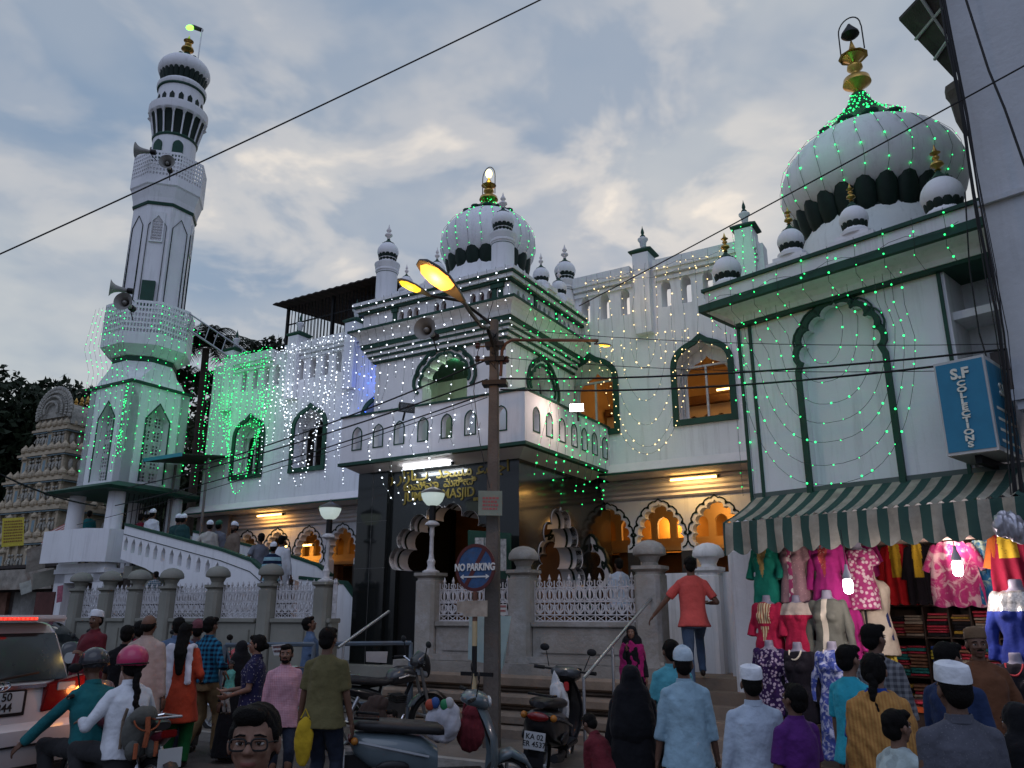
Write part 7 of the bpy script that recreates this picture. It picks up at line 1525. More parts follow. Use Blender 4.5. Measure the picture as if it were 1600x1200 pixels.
def scooter(label, p, az, col, col2, k=1.0, lean=6, plate=('KA 02', 'ER 4537'), shield=True):
    t = vbase('scooter', label, 'scooter', p, az, k); t.rotation_euler[1] = R(lean)
    for y in (-.58, .62):
        m = MB(); wheel(m, y, .23, .10); w = m.build('wheel', RUBBER, t, smooth=40); m = MB(); rim(m, y, .23); m.build('rim', STEEL, w, smooth=40)
    smb([(-.88, .64, .04, .05), (-.84, .62, .12, .10), (-.70, .56, .18, .15), (-.45, .52, .21, .18), (-.22, .48, .19, .18), (-.06, .42, .14, .14)]).build('rear_body', col, t, smooth=55)
    for s in (-1, 1):
        m = MB(); m.tube([(s*.19, -.80, .66), (s*.215, -.5, .60), (s*.20, -.15, .52)], .012, 6); m.build('body_trim', col2, t)
        m = MB(); m.ball((s*.20, -.48, .44), (.03, .16, .06), 10, 8); m.build('side_vent', PLAST, t, smooth=60)
    smb([(-.86, .77, .06, .03), (-.80, .78, .12, .05), (-.5, .76, .145, .055), (-.25, .74, .145, .05), (-.06, .72, .12, .05), (.0, .70, .08, .03)]).build('seat', SEATM, t, smooth=55)
    m = MB(); m.box(-.17, .17, -.12, .40, .27, .33); m.build('footboard', PLAST, t, bevel=.015)
    m = MB(); n = 9; R_ = []
    for z, y, hw_ in ((.30, .42, .15), (.45, .44, .19), (.65, .42, .20), (.80, .36, .16), (.92, .30, .10)):
        R_.append([(hw_*math.sin(a)*1.0, y+.10*math.cos(a), z) for a in np.linspace(-1.5, 1.5, n)]+[(hw_*.9*math.sin(a), y+.06*math.cos(a), z) for a in np.linspace(1.5, -1.5, n)])
    m.loft(R_); m.build('front_shield', col, t, smooth=50)
    smb([(.50, .38, .05, .03), (.56, .46, .085, .05), (.66, .49, .09, .045), (.80, .42, .08, .04), (.88, .30, .05, .03)]).build('front_mudguard', col, t, smooth=55)
    MB().tube([(0, .62, .23), (0, .50, .50), (0, .32, .95)], .025, 8).build('steering_column', BLACKM, t)
    smb([(.16, 1.0, .06, .03), (.22, 1.0, .16, .06), (.32, .99, .17, .075), (.40, .96, .12, .07), (.43, .95, .06, .04)]).build('handlebar_cowl', col2 if shield else col, t, smooth=55)
    m = MB(); m.tube([(-.34, .20, 1.03), (-.18, .27, 1.02), (.18, .27, 1.02), (.34, .20, 1.03)], .012, 8); hb = m.build('handlebar', BLACKM, t)
    for s in (-1, 1): MB().tube([(s*.35, .195, 1.03), (s*.24, .24, 1.025)], .02, 8).build('grip', RUBBER, hb); MB().tube([(s*.20, .28, 1.04), (s*.25, .30, 1.20)], .006, 6).ball((s*.27, .29, 1.24), (.055, .01, .040), 12, 8).build('mirror', BLACKM, hb, smooth=60)
    MB().ball((0, .43, .96), (.10, .03, .055), 12, 8).build('headlight', CLRL, t, smooth=60)
    if shield: MB().loft([[(x, .43-.12*(z-1.0)/.3-.25*x*x*4*.3, z) for x in np.linspace(-.15, .15, 7)]+[(x, .425-.12*(z-1.0)/.3-.25*x*x*4*.3, z) for x in np.linspace(.15, -.15, 7)] for z in (1.0, 1.05)]).build('visor', PLAST, t, smooth=50)
    m = MB(); m.ball((0, -.875, .66), (.11, .03, .045), 14, 8); m.build('tail_light', REDP_, t, smooth=60)
    for s in (-1, 1): MB().ball((s*.15, -.84, .66), (.035, .035, .035), 10, 8).build('indicator', pbr('amber_lens', (.35, .13, .02), .25, var=.1, bump=0), t, smooth=60)
    m = MB(); m.cb((0, -.93, .45), (.21, .012, .16)); pl = m.build('number_plate', PLATE, t, bevel=.003)
    MB().box(-.06, .06, -.92, -.70, .30, .52).box(-.10, .10, -.92, -.905, .22, .36).build('plate_bracket', PLAST, t)
    for s, z in ((plate[0], .485), (plate[1], .42)): text(s, .068, INK, pl, (0, -.938, z), depth=.001, bold=.001)
    m = MB(); m.tube([(-.11, -.62, .84), (-.12, -.85, .86), (.12, -.85, .86), (.11, -.62, .84)], .013, 6); m.build('grab_rail', BLACKM, t, smooth=50); MB().tube([(.14, -.2, .26), (.17, -.5, .26), (.18, -.82, .30)], [.03, .045, .04], 10).build('exhaust', BLACKM, t, smooth=50)
    MB().tube([(-.1, -.1, .25), (-.22, -.15, .02)], .014, 6).build('side_stand', STEEL, t); return t
gx = at(700, 1150, 8.55); GREYP = paint('blue_grey_scooter_paint', (.085, .115, .13)); BLKP = paint('black_paint', (.012, .012, .014)); SILP = paint('silver_paint', (.25, .27, .29)); REDPT = paint('red_paint', (.38, .015, .015))
scooter('blue grey scooter with dark seat in front of the concrete pole, facing right', (gx.x-.05, gx.y), 80, GREYP, SILP, 1.02, shield=False)
bx_ = at(862, 1120, 10.3); scooter('black scooter seen from behind with white plate, beside the steps', (bx_.x, bx_.y), 16, BLKP, pbr('dark_cowl', (.05, .055, .06), .3, coat=.4), 1.12, shield=True)
gw = at(864, 1105, 10.2); t = thing('plastic_bag', 'crumpled white and red plastic bag on the seat of the black scooter', 'bag', F0, (gw.x+.06, gw.y, .84)); m = MB(); m.ball((0, 0, .05), (.09, .16, .14), 12, 10); m.cone((0, .02, .12), (-.03, .03, .30), .06, .02, 8); m.ball((.07, -.02, -.1), (.07, .1, .2), 10, 8)
o = remesh(m, .012, pbr('white_plastic', (.42, .43, .44), .4, var=.2), 'bag', t, smooth=1, fold=.007, seed=3, fscale=2)
MB().cb((.10, -.05, .14), (.06, .06, .10)).build('red_carton', pbr('red_card', (.35, .02, .02), .6), t, bevel=.01)
w_ = at(612, 1085, 12.3); motorcycle('black motorcycle parked in front of the granite porch, front wheel to the right', (w_.x-.1, w_.y, .02), 50, BLKP, 1.12)
r_ = at(398, 1050, 13.7); motorcycle('red motorcycle parked by the fence behind the woman in the dotted dress', (r_.x, r_.y, .05), -65, REDPT, 1.1)
for x, y, D, az, c, lb in ((125, 1000, 17.5, 150, BLKP, 'leftmost dark motorcycle against the left stone fence'), (172, 1000, 17.2, -150, BLKP, 'dark motorcycle standing behind the maroon kurta by the left fence'), (262, 1005, 16.0, 165, paint('dark_blue_paint', (.02, .03, .07)), 'dark blue motorcycle hidden behind the crowd by the left fence')):
    p = at(x, y, D); motorcycle(lb, (p.x, p.y, .1), az, c, 1.1, lean=8)
m_ = at(185, 1130, 8.7); motorcycle('dark motorcycle carrying the helmeted couple', (m_.x+.02, m_.y+.02, 0), -52, paint('maroon_paint', (.09, .01, .02)), 1.05, lean=0)
# SUV
def suv(p, az):
    t = vbase('parked_car', 'white SUV with lit red brake strip and glowing indicator at the left edge', 'car', p, az, 1.0); W = paint('pearl_white_paint', (.55, .52, .52), .25)
    def rr(yr, yf, hw_, z, n=6, r=.16):
        pts = []
        for cx_, cy_, a0 in ((hw_-r, yf-r, 0), (-hw_+r, yf-r, 90), (-hw_+r, yr+r, 180), (hw_-r, yr+r, 270)):
            for i in range(n+1): a = R(a0+90*i/n); pts.append((cx_+r*math.cos(a), cy_+r*math.sin(a), z))
        return pts
    m = MB(); m.loft([rr(-2.20, 2.2, .86, .34), rr(-2.32, 2.32, .90, .42), rr(-2.35, 2.35, .915, .58), rr(-2.34, 2.33, .92, .74), rr(-2.26, 2.3, .92, .80), rr(-2.25, 2.25, .925, .95), rr(-2.22, 2.1, .915, 1.08), rr(-2.19, 1.35, .89, 1.16)]); m.build('body', W, t, smooth=40)
    m = MB(); m.loft([rr(-2.18, 1.3, .875, 1.15), rr(-2.10, 1.05, .85, 1.35), rr(-2.0, .75, .80, 1.60), rr(-1.93, .55, .765, 1.70), rr(-1.80, .45, .70, 1.76, r=.2), rr(-1.5, .2, .5, 1.79, r=.2)]); m.build('cabin', W, t, smooth=40)
    def quad(pts, name, mat, par=t, th=.012):
        a_, b_, c_, d_ = [Vector(q) for q in pts]; nr = (b_-a_).cross(d_-a_).normalized()*th; MB().loft([[a_, b_, c_, d_], [a_+nr, b_+nr, c_+nr, d_+nr]]).build(name, mat, par, bevel=.004)
    quad([(-.76, -2.195, 1.17), (.76, -2.195, 1.17), (.69, -2.00, 1.62), (-.69, -2.00, 1.62)], 'rear_window', DGLASS)
    for s in (1, -1):
        a_ = [(s*.895, -1.95, 1.18), (s*.895, 1.1, 1.18), (s*.80, .75, 1.60), (s*.80, -1.85, 1.60)]; quad(a_ if s > 0 else a_[::-1], 'side_window', DGLASS)
    m = MB(); m.box(-.70, .70, -2.16, -1.85, 1.735, 1.80).box(-.66, .66, -2.20, -2.1, 1.745, 1.785); m.build('spoiler', W, t, bevel=.02)
    MB().box(-.32, .32, -2.215, -2.2, 1.752, 1.778).build('brake_light_strip', REDL, t)
    for k_ in range(14): MB().box(-.31+k_*.046, -.285+k_*.046, -2.219, -2.214, 1.755, 1.775).build('led', lit('red_led', (1, .04, .02), 2.6), t)
    for s in (1, -1):
        m = MB(); pts = [(s*.50, 1.14), (s*.915, 1.21), (s*.93, .98), (s*.88, .92), (s*.46, .88)]; pts = pts if s > 0 else pts[::-1]
        m.plate([(x, z) for x, z in pts], [], -2.275, -2.15); m.build('tail_lamp', REDP_, t, bevel=.012)
        MB().box(min(s*.60, s*.80), max(s*.60, s*.80), -2.285, -2.27, 1.07, 1.15).build('clear_section', CLRL, t, bevel=.01)
    MB().ball((.86, -2.27, 1.03), (.055, .03, .07), 12, 8).build('indicator', ORL, t, smooth=60)
    lamp('indicator_glow', t, (.95, -2.5, 1.04), (1, .3, .08), 3, .05)
    MB().box(-.5, .5, -2.262, -2.20, 1.11, 1.145).build('chrome_strip', CHROME, t, bevel=.008)
    m = MB(); m.tube([(.11*math.cos(a), -2.262, 1.17-.0+.045*math.sin(a)) for a in np.linspace(0, 2*math.pi, 24)], .007, 6).tube([(.045*math.cos(a), -2.262, 1.17+.04*math.sin(a)) for a in np.linspace(0, 2*math.pi, 18)], .006, 6).tube([(.10*math.cos(a), -2.262, 1.19+.02*math.sin(a)) for a in np.linspace(0, 2*math.pi, 18)], .006, 6); m.v = [(x, y, z-.055) for x, y, z in m.v]
    m.v = [(x, y+.0, z+.03) for x, y, z in m.v]; m.build('badge', CHROME, t, smooth=60)
    pl = MB().box(-.26, .26, -2.275, -2.24, .90, 1.09).build('number_plate', PLATE, t, bevel=.004)
    for s, z in (('KA 50', 1.045), ('   3344', .95)): text(s, .105, INK, pl, (0, -2.279, z), depth=.001, bold=.002)
    MB().box(-.30, .30, -2.265, -2.23, .86, 1.105).build('plate_recess', PLAST, t, bevel=.01)
    m = MB(); m.box(-.93, .93, -2.37, -2.1, .60, .615).box(-.88, .88, -2.355, -2.0, .30, .40); m.build('bumper_trim', PLAST, t)
    m = MB(); m.tube([(-.1, -2.2, 1.17), (.1, -2.19, 1.21), (.45, -2.17, 1.25)], .014, 6); m.build('wiper', BLACKM, t)
    for y in (-1.42, 1.45):
        for s in (1, -1):
            m = MB(); wheel(m, y, .37, .25, x=s*.80); w = m.build('wheel', RUBBER, t, smooth=40); m = MB(); rim(m, y, .37, x=s*.86, spokes=6, w=.14); m.build('rim', STEEL, w, smooth=40)
            m = MB(); m.tube([(s*.915, y+.42*math.cos(a), .37+.42*math.sin(a)) for a in np.linspace(-.1, math.pi+.1, 20)], .03, 6); m.build('wheel_arch', PLAST, t)
    for s in (1, -1): MB().ball((s*1.02, 1.0, 1.15), (.12, .07, .09), 12, 8).build('mirror', W, t, smooth=60); MB().box(s*.93-.015, s*.93+.015, -.3, -.12, 1.02, 1.05).build('door_handle', CHROME, t)
    quad([(.80, 1.08, 1.18), (-.80, 1.08, 1.18), (-.72, .62, 1.64), (.72, .62, 1.64)][::1], 'windscreen', DGLASS)
    return t
az_ = -66; c_ = at(138, 1050, 9.9); th = R(-az_); rgt = Vector((math.cos(th), math.sin(th), 0)); fwd = Vector((-math.sin(th), math.cos(th), 0)); cc = Vector((c_.x, c_.y, 0))-rgt*.92+fwd*2.3
suv((cc.x, cc.y, 0), az_)
p = at(30, 955, 22); t = vbase('parked_car', 'dark car roof seen beyond the white SUV', 'car', (p.x, p.y, 0), -60); m = smb([(-2, .75, .78, .38), (-1.7, .8, .85, .45), (1.6, .8, .85, .45), (2.1, .7, .75, .3)]); m.build('body', BLKP, t, smooth=50); smb([(-1.5, 1.2, .6, .2), (-.9, 1.35, .66, .33), (.5, 1.35, .66, .33), (1.1, 1.1, .6, .2)]).build('cabin', DGLASS, t, smooth=50)
for y in (-1.2, 1.3): m = MB(); [wheel(m, y, .33, .2, x=s*.75) for s in (1, -1)]; m.build('wheel', RUBBER, t, smooth=40)
# blue grey steel barricade table
A_, B_ = at(352, 1008, 13.0), at(642, 1012, 13.3); t = thing('barricade', 'blue grey steel barricade frame behind the crowd and the motorcycle', 'barricade', F0, (A_.x, A_.y, .05)); d = Vector((B_.x-A_.x, B_.y-A_.y, 0)); bl = pbr('blue_grey_paint', (.10, .135, .17), .55, var=.25, dirt=(.10, .08, .07)); H_ = A_.z-.05
for q, (a0, a1) in enumerate(((0, .46), (.54, 1))):
    m = MB(); p0, p1 = d*a0, d*a1; up_ = Vector((0, 0, H_)); nb = Vector((.0, .45, 0)); m.tube([p0+up_, p1+up_], .035, 6).tube([p0+up_*.35, p1+up_*.35], .025, 6)
    for pp in (p0, p1): m.tube([pp+up_, pp-nb*.4], .03, 6).tube([pp+up_, pp+nb], .03, 6)
    m.tube([p0+up_, p0.lerp(p1, .35)+up_*.1], .022, 6); m.build('steel_frame', bl, t)
sheet('banner', 'white cloth board hung on the barricade behind the olive T-shirt', 'banner', [at(572, 1018, 13.1), at(606, 1018, 13.15), at(604, 1036, 13.15), at(572, 1034, 13.1)], pbr('cloth_white', (.4, .38, .37), .8, var=.2), .01)
sheet('paper_notice', 'white placard with red marks on the barricade above the pink shirt', 'notice', [at(424, 1008, 12.6), at(446, 1006, 12.6), at(440, 1024, 12.6), at(428, 1024, 12.6)], PLATE, .01, 2, SRED)
# bags
def blob_bag(label, p, parts, mat, name='bag', fold=.006):
    t = thing(name, label, 'bag', F0, p); m = MB()
    for c, r in parts: m.ball(c, r, 12, 10)
    remesh(m, .014, mat, 'bag_body', t, smooth=2, fold=fold, seed=len(label), fscale=1.8); return t
p = at(735, 1130, 9.4); b = blob_bag('maroon cloth bag hanging in front of the grey scooter', (p.x, p.y, .35), [((0, 0, .22), (.16, .10, .20)), ((.02, 0, .42), (.12, .08, .10))], MAR); MB().tube([(-.08, 0, .45), (-.04, 0, .62), (.06, 0, .62), (.1, 0, .45)], .012, 6).build('handle', MAR, b)
p = at(692, 1120, 9.3); b = blob_bag('white sack with bright red and blue prints behind the grey scooter seat', (p.x, p.y, .45), [((0, 0, .22), (.20, .10, .20)), ((.06, 0, .35), (.12, .08, .10))], C('white_sack', (.42, .42, .46)))
for i, (c, x) in enumerate((((.35, .06, .03), -.14), ((.03, .08, .25), -.08), ((.02, .2, .08), .02), ((.4, .4, .4), .07))): MB().ball((x, -.06, .42+.02*(i % 2)), (.05, .03, .06), 10, 8).build('printed_packet', pbr('packet_%d' % i, c, .5), b, smooth=60)
p = at(600, 1150, 9.3); blob_bag('black sagging bag beside the seated beggar', (p.x+.05, p.y, .0), [((0, 0, .2), (.26, .2, .22)), ((.05, 0, .42), (.16, .14, .14)), ((-.15, 0, .32), (.1, .1, .14))], BLK)
p = at(582, 1100, 11.6); blob_bag('dark brown saddle bag hanging on the black motorcycle', (p.x, p.y, .35), [((0, 0, .15), (.2, .14, .22)), ((.06, 0, .3), (.15, .12, .12))], C('brown_bag', (.05, .035, .03)))
p = at(548, 1184, 8.8); t = thing('cup', 'bright green plastic cup on the ground by the beggar', 'cup', F0, (p.x, p.y, 0)); MB().lathe([(.05, 0), (.07, .12), (.075, .12), (.065, .01)], n=16).build('cup_wall', pbr('neon_green', (.03, .55, .08), .4, var=.05), t, smooth=50)
p = at(478, 1105, 8.2); b = blob_bag('yellow bag held by the man in the olive T-shirt', (p.x, p.y, .50), [((0, 0, .18), (.09, .05, .22))], C('yellow_bag', (.45, .30, .02)), fold=.003); MB().tube([(-.04, 0, .38), (0, 0, .46), (.04, 0, .38)], .008, 6).build('handle', C('yellow_bag', (.4, .3, .02)), b)
# backpack of the pillion rider
bp = RW+Vector((.17, -.13, 0)); t = thing('backpack', 'olive grey backpack with orange straps on the back of the pillion rider', 'backpack', F0, (bp.x, bp.y, .62), R(52)); GB = C('olive_grey_pack', (.09, .09, .08)); OB = C('faded_orange', (.32, .09, .04))
m = MB(); m.ball((0, 0, .20), (.15, .09, .20), 14, 10); m.ball((0, -.06, .34), (.13, .07, .09), 12, 8); remesh(m, .012, GB, 'pack_body', t, smooth=2, fold=.003)
for s in (-1, 1): m = MB(); m.ball((s*.09, -.09, .08), (.065, .05, .08), 10, 8); remesh(m, .01, GB, 'pocket', t, smooth=1); MB().tube([(s*.09, .07, .40), (s*.10, .10, .30), (s*.12, .06, .08)], .014, 6).build('shoulder_strap', C('tan_strap', (.16, .12, .09)), t); MB().tube([(s*.09, -.145, .14), (s*.09, -.148, .02)], .018, 6).build('orange_strap', OB, t)
MB().tube([(.0, -.125, .34), (0, -.145, .22), (0, -.12, .10)], .022, 6).build('orange_strap', OB, t)
MB().tube([(.115*math.cos(a), -.115-.03*abs(math.sin(a)), .32+.09*math.sin(a)) for a in np.linspace(math.pi, 2*math.pi, 12)], .008, 5).build('flap_piping', OB, t)
# ------------------------------------------------------------ the dress shop under the awning
def panel(o, fn, mat):
    me = o.data; me.materials.append(mat); i = len(me.materials)-1
    for p in me.polygons:
        if fn(p.center, p.normal): p.material_index = i
GOLDE = C('gold_embroidery', (.36, .24, .08), 'dots', (.6, .5, .25), 60); BUST = pbr('grey_mannequin', (.23, .21, .26), .45, var=.08, bump=.02); BUSTC = pbr('cream_mannequin', (.50, .42, .33), .45, var=.08, bump=.02)
def mannequin(label, x, y, w, mt, emb=None, k=1.0, bust=BUST, sl='three', necklace=None, hem=-.85, rot=0, dress=True):
    s_, z_ = FS.px(x, y, w); t = thing('mannequin', label, 'mannequin', FS, (s_, w, z_), rot); t.scale = (k, k, k); seed = int(x+y)
    b = MB(); rings_loft(b, [(-.72, .16, .11, 0), (-.6, .17, .115, 0), (-.45, .125, .09, 0), (-.30, .155, .105, 0), (-.16, .165, .09, 0), (-.11, .12, .07, 0), (-.08, .055, .05, 0), (0, .048, .045, 0)]); [b.ball((s*.065, -.075, -.27), (.06, .055, .06), 10, 8) for s in (-1, 1)]
    remesh(b, .012, bust, 'bust', t, smooth=1)
    if dress:
        m = MB(); rings_loft(m, [(hem, .215, .15, 0), (-.62, .19, .135, 0), (-.45, .145, .11, 0), (-.30, .172, .12, 0), (-.17, .18, .105, 0), (-.115, .135, .082, 0), (-.095, .09, .065, 0)], n=26); [m.ball((s*.068, -.08, -.275), (.068, .062, .066), 10, 8) for s in (-1, 1)]
        for s in (-1, 1):
            if sl == 'three': m.cone((s*.16, 0, -.15), (s*.225, -.02, -.38), .055, .05, 12); m.cone((s*.225, -.02, -.38), (s*.235, -.05, -.52), .05, .062, 12, round1=False)
            elif sl == 'short': m.cone((s*.16, 0, -.15), (s*.22, -.02, -.30), .058, .06, 12, round1=False)
            elif sl == 'long': m.cone((s*.16, 0, -.15), (s*.22, -.01, -.40), .055, .045, 12); m.cone((s*.22, -.01, -.40), (s*.235, -.04, -.64), .045, .04, 12, round1=False)
        d = remesh(m, .013, mt, 'dress', t, smooth=2, fold=.0045, seed=seed, fscale=1.1)
        if emb:
            kind, em = emb
            if kind == 'v': panel(d, lambda c, n: n.y < -.2 and abs(c.x) < .075*(1+(c.z+.12)/.42) and c.z > -.5 and c.z < -.1, em)
            elif kind == 'bib': panel(d, lambda c, n: n.y < -.1 and abs(c.x) < .09 and -.36 < c.z < -.10 or (n.y < -.1 and abs(abs(c.x)) < .06*(1+(c.z+.4)/.22) and -.60 < c.z < -.40), em)
            elif kind == 'yoke': panel(d, lambda c, n: c.z > -.25, em)
            elif kind == 'hem': panel(d, lambda c, n: n.y < -.1 and abs(c.x) < .03, em)
    if necklace: MB().tube([(.065*math.sin(a), -.055-.045*(1-math.cos(a))*.5, -.12-.07*(1+math.cos(a-math.pi))*.5) for a in np.linspace(-2.2+math.pi, 2.2+math.pi, 16)] if False else [(.07*math.cos(a), -.06-.045*abs(math.sin(a)), -.09-.10*abs(math.sin(a))) for a in np.linspace(0, math.pi, 14)], .010, 6).build('necklace', necklace, t)
    MB().tube([(0, .02, -.7), (0, .02, -max(.9, z_/k-.25))], .014, 6).build('stand', BLACKM, t); return t
RS = C('mauve_suit', (.30, .17, .18), 'dots', (.4, .28, .26), 30); MG = C('magenta_suit', (.34, .02, .15)); GR = C('emerald_suit', (.01, .17, .115)); RD = C('crimson_suit', (.38, .015, .05)); OLV = C('grey_olive_suit', (.105, .105, .085)); ZIG = C('purple_zigzag', (.03, .012, .06), 'zig', (.33, .26, .33), 26); FLB = C('blue_floral', (.05, .075, .28), 'dye', (.40, .42, .55), 12); BK = C('black_suit', (.012, .010, .014)); CRS = C('cream_yoke', (.50, .40, .32)); PK = C('pink_patch', (.42, .06, .16), 'zig', (.6, .5, .45), 14)
BEAD = pbr('pearl_beads', (.6, .52, .40), .35, var=.2)
mannequin('mannequin in emerald green dress with gold V embroidery, top left of the display', 1193, 846, -.45, GR, ('v', GOLDE), .92)
mannequin('mannequin in dusty mauve dress between the green and magenta ones', 1236, 842, -.42, RS, ('hem', PK), .92, sl='short')
mannequin('mannequin in magenta dress with red embroidered front at the top', 1288, 838, -.40, MG, ('v', C('red_embroidery', (.42, .06, .06), 'dots', (.65, .5, .4), 40)), 1.0, sl='long')
mannequin('mannequin in pink patterned dress partly hidden behind the magenta one', 1338, 846, -.15, C('pink_print', (.36, .04, .15), 'floral', (.6, .45, .45), 20), None, .95, sl='short')
mannequin('mannequin in dark teal dress squeezed behind the emerald one', 1213, 842, -.15, C('teal_suit', (.01, .09, .12)), None, .95, sl='short')
mannequin('mannequin in black and orange dress behind the magenta ones', 1312, 850, .15, C('black_orange', (.03, .02, .02), 'dots', (.5, .15, .03), 22), None, 1.0, sl='short')
mannequin('mannequin in wine red dress behind the middle row', 1268, 925, -.3, C('wine_suit', (.16, .01, .04)), None, .95, sl='long')
mannequin('mannequin in deep pink dress showing between the olive and crimson ones', 1318, 940, -.25, MG, None, .9, sl='long')
mannequin('mannequin in crimson dress with gold striped bib in the middle row', 1197, 930, -.58, RD, ('bib', C('gold_bib', (.34, .12, .06), 'vstripe', (.6, .5, .3), 9)), .95)
mannequin('mannequin in crimson dress with cream yoke in the middle row', 1243, 930, -.56, RD, ('yoke', CRS), .92, sl='short')
mannequin('mannequin in grey olive long-sleeved dress in the middle row', 1291, 922, -.56, OLV, ('hem', BEAD), 1.12, sl='long')
mannequin('mannequin in purple zigzag print dress in the bottom row', 1201, 1000, -.72, ZIG, None, 1.0, sl='long')
mannequin('mannequin in black dress with pearl necklace in the bottom row', 1245, 1003, -.70, BK, None, 1.05, necklace=BEAD, sl='long')
mannequin('mannequin in blue and white floral dress in the bottom row', 1299, 1002, -.70, FLB, None, 1.05, necklace=BEAD, sl='long', hem=-1.2)
mannequin('bare cream mannequin torso in beige shift beside the hanging scarves', 1358, 893, .05, C('beige_shift', (.50, .42, .32)), None, 1.15, bust=BUSTC, sl='none')
mannequin('mannequin in blue sleeves with silver sequin top at the right edge', 1585, 905, -.55, C('deep_blue', (.02, .035, .20)), ('yoke', pbr('silver_sequins', (.5, .48, .45), .3, metal=.6, var=.5, scale=60)), 1.25, sl='long')
mannequin('mannequin in black dress with red collar at the lower right edge', 1585, 1020, -.75, BK, None, 1.1, necklace=pbr('red_collar', (.45, .03, .04), .6), sl='long')
def hung(label, x, yt, yb, w, wd, mat, mat2=None, sl=.5, emb=None, name='hanging_dress'):
    """a flat dress on a hanger: body sheet with folds, two sleeves"""
    s_, zt_ = FS.px(x, yt, w); zb_ = FS.px(x, yb, w)[1]; h = zt_-zb_; t = thing(name, label, 'dress', FS, (s_, w, zb_)); q = random.Random(int(x))
    m = MB(); nx, nz = 22, 16; ph = q.uniform(0, 6)
    def P(i, j, off):
        v = j/nz; u = -1+2*i/nx; hw_ = wd*(.36+.14*min(1, (1-v)*1.4) if v < .86 else .36-.9*(v-.86)); return (u*hw_, -.035*(1-v*.6)*math.sin(u*9+ph+v*2)*(1-v*.5)+off-.02*(1-u*u), h*v+.015*math.cos(u*9+ph)*(j == 0))
    for off, fl in ((-.02, False), (.03, True)): m.loft([[P(i, j, off) for i in range(nx+1)] for j in range(nz+1)], cap=False, closed=False)
    d = m.build('body', mat, t, smooth=70)
    if emb: panel(d, emb[0], emb[1])
    for s in (-1, 1): 
        if sl: MB().cone((s*wd*.34, 0, h*.90), (s*wd*(.34+.22), -.01, h*(.90-sl)), .055, .05, 12, sq=(1, .45), round1=False).build('sleeve', mat2 or mat, t, smooth=60)
    MB().tube([(-wd*.3, .0, h*.93), (0, 0, h+.04), (wd*.3, 0, h*.93)], .006, 5).tube([(0, 0, h+.04), (0, 0, h+.12)], .004, 5).build('hanger', BLACKM, t); return t
EM = lambda wd: (lambda c, n: n.y < 0 and abs(c.x) < wd and c.z > .35)
TIE = C('pink_tie_dye', (.42, .04, .17), 'dye', (.60, .38, .42), 7); BTD = C('blue_tie_dye', (.02, .13, .30), 'dye', (.35, .45, .38), 8); YEL = C('yellow_embroidery', (.55, .35, .03), 'dots', (.3, .2, .02), 30)
hung('bright red dress with yellow neck embroidery hanging at the back', 1397, 850, 944, 1.25, .42, C('bright_red', (.48, .015, .02)), emb=(EM(.07), YEL))
hung('black dress with yellow lace front hanging beside the bright red one', 1432, 850, 944, 1.2, .36, BK, emb=(EM(.06), YEL))
hung('pink tie-dyed frock hanging behind the right bulb', 1485, 846, 948, 1.1, .62, TIE, sl=.35)
hung('blue tie-dyed dress hanging right of the pink frock', 1533, 844, 944, 1.15, .42, BTD)
hung('magenta dress hanging left of the cream torso', 1350, 850, 900, 1.2, .34, MG)
hung('dark red and orange dress with gold bands hanging under the awning end', 1572, 832, 925, -.35, .40, C('maroon_dress', (.22, .01, .03)), C('orange_sleeve', (.45, .10, .02)), emb=(EM(.09), YEL))
for x, yt, yb, c, lb in ((1352, 905, 1010, (.42, .11, .06), 'rust orange'), (1366, 912, 1000, (.02, .03, .10), 'navy'), (1375, 960, 1060, (.50, .36, .05), 'mustard yellow')):
    s_, z_ = FS.px(x, yt, .0); z2 = FS.px(x, yb, .0)[1]; t = thing('hanging_scarf', lb+' scarf hanging beside the cream mannequin torso', 'scarf', FS, (s_, .0, z2)); m = MB(); m.loft([[(-.06+.12*i/10+.10*(1-j/8), .02*math.sin(i*1.9+j*.4), (z_-z2)*j/8) for i in range(11)] for j in range(9)], cap=False, closed=False); m.build('cloth', C('scarf_'+lb.split()[0], c), t, smooth=70)
# shelves with folded garments
sxs = [FS.px(x, 1000, 1.35)[0] for x in (1383, 1447, 1487, 1522, 1562, 1600)]; szs = [FS.px(1450, y, 1.35)[1] for y in (945, 995, 1058, 1108, 1160)]
sh_ = thing('shelving', 'dark wooden shelving full of folded garments at the back of the shop', 'shelves', FS, (sxs[0], 1.35, .28))
DW = pbr('dark_shelf_wood', (.045, .028, .02), .6, var=.3)
for z in szs: MB().box(0, sxs[-1]-sxs[0], 0, .42, z-.28-.02, z-.28).build('shelf', DW, sh_)
for x in sxs: MB().box(x-sxs[0]-.01, x-sxs[0]+.01, 0, .42, szs[-1]-.28-.3, szs[0]-.301).build('divider', DW, sh_)
MB().box(0, sxs[-1]-sxs[0], .40, .42, 0, szs[0]-.28-.021).build('back_board', DW, sh_)
gm = MB(); n = 10
gm.loft([[(x, -.16*a_, z) for a_, z in ((1, .004), (1.02, .017), (1, .03), (.0, .034), (-1, .03), (-1, .004))] for x in (-.5, -.48, 0, .48, .5)])
GME = gm.mesh('folded_garment'); GCOL = {'dark red': (.22, .02, .03), 'brown': (.12, .06, .035), 'orange': (.50, .12, .03), 'mustard': (.42, .26, .04), 'blue': (.03, .07, .25), 'black': (.02, .018, .02), 'cream': (.42, .34, .25), 'teal': (.03, .20, .18), 'yellow': (.50, .42, .05), 'pink': (.45, .08, .18)}
q = random.Random(4); src = {}
bays = ['leftmost', 'second', 'middle', 'fourth', 'rightmost']; rws = ['top', 'second', 'third', 'lowest']
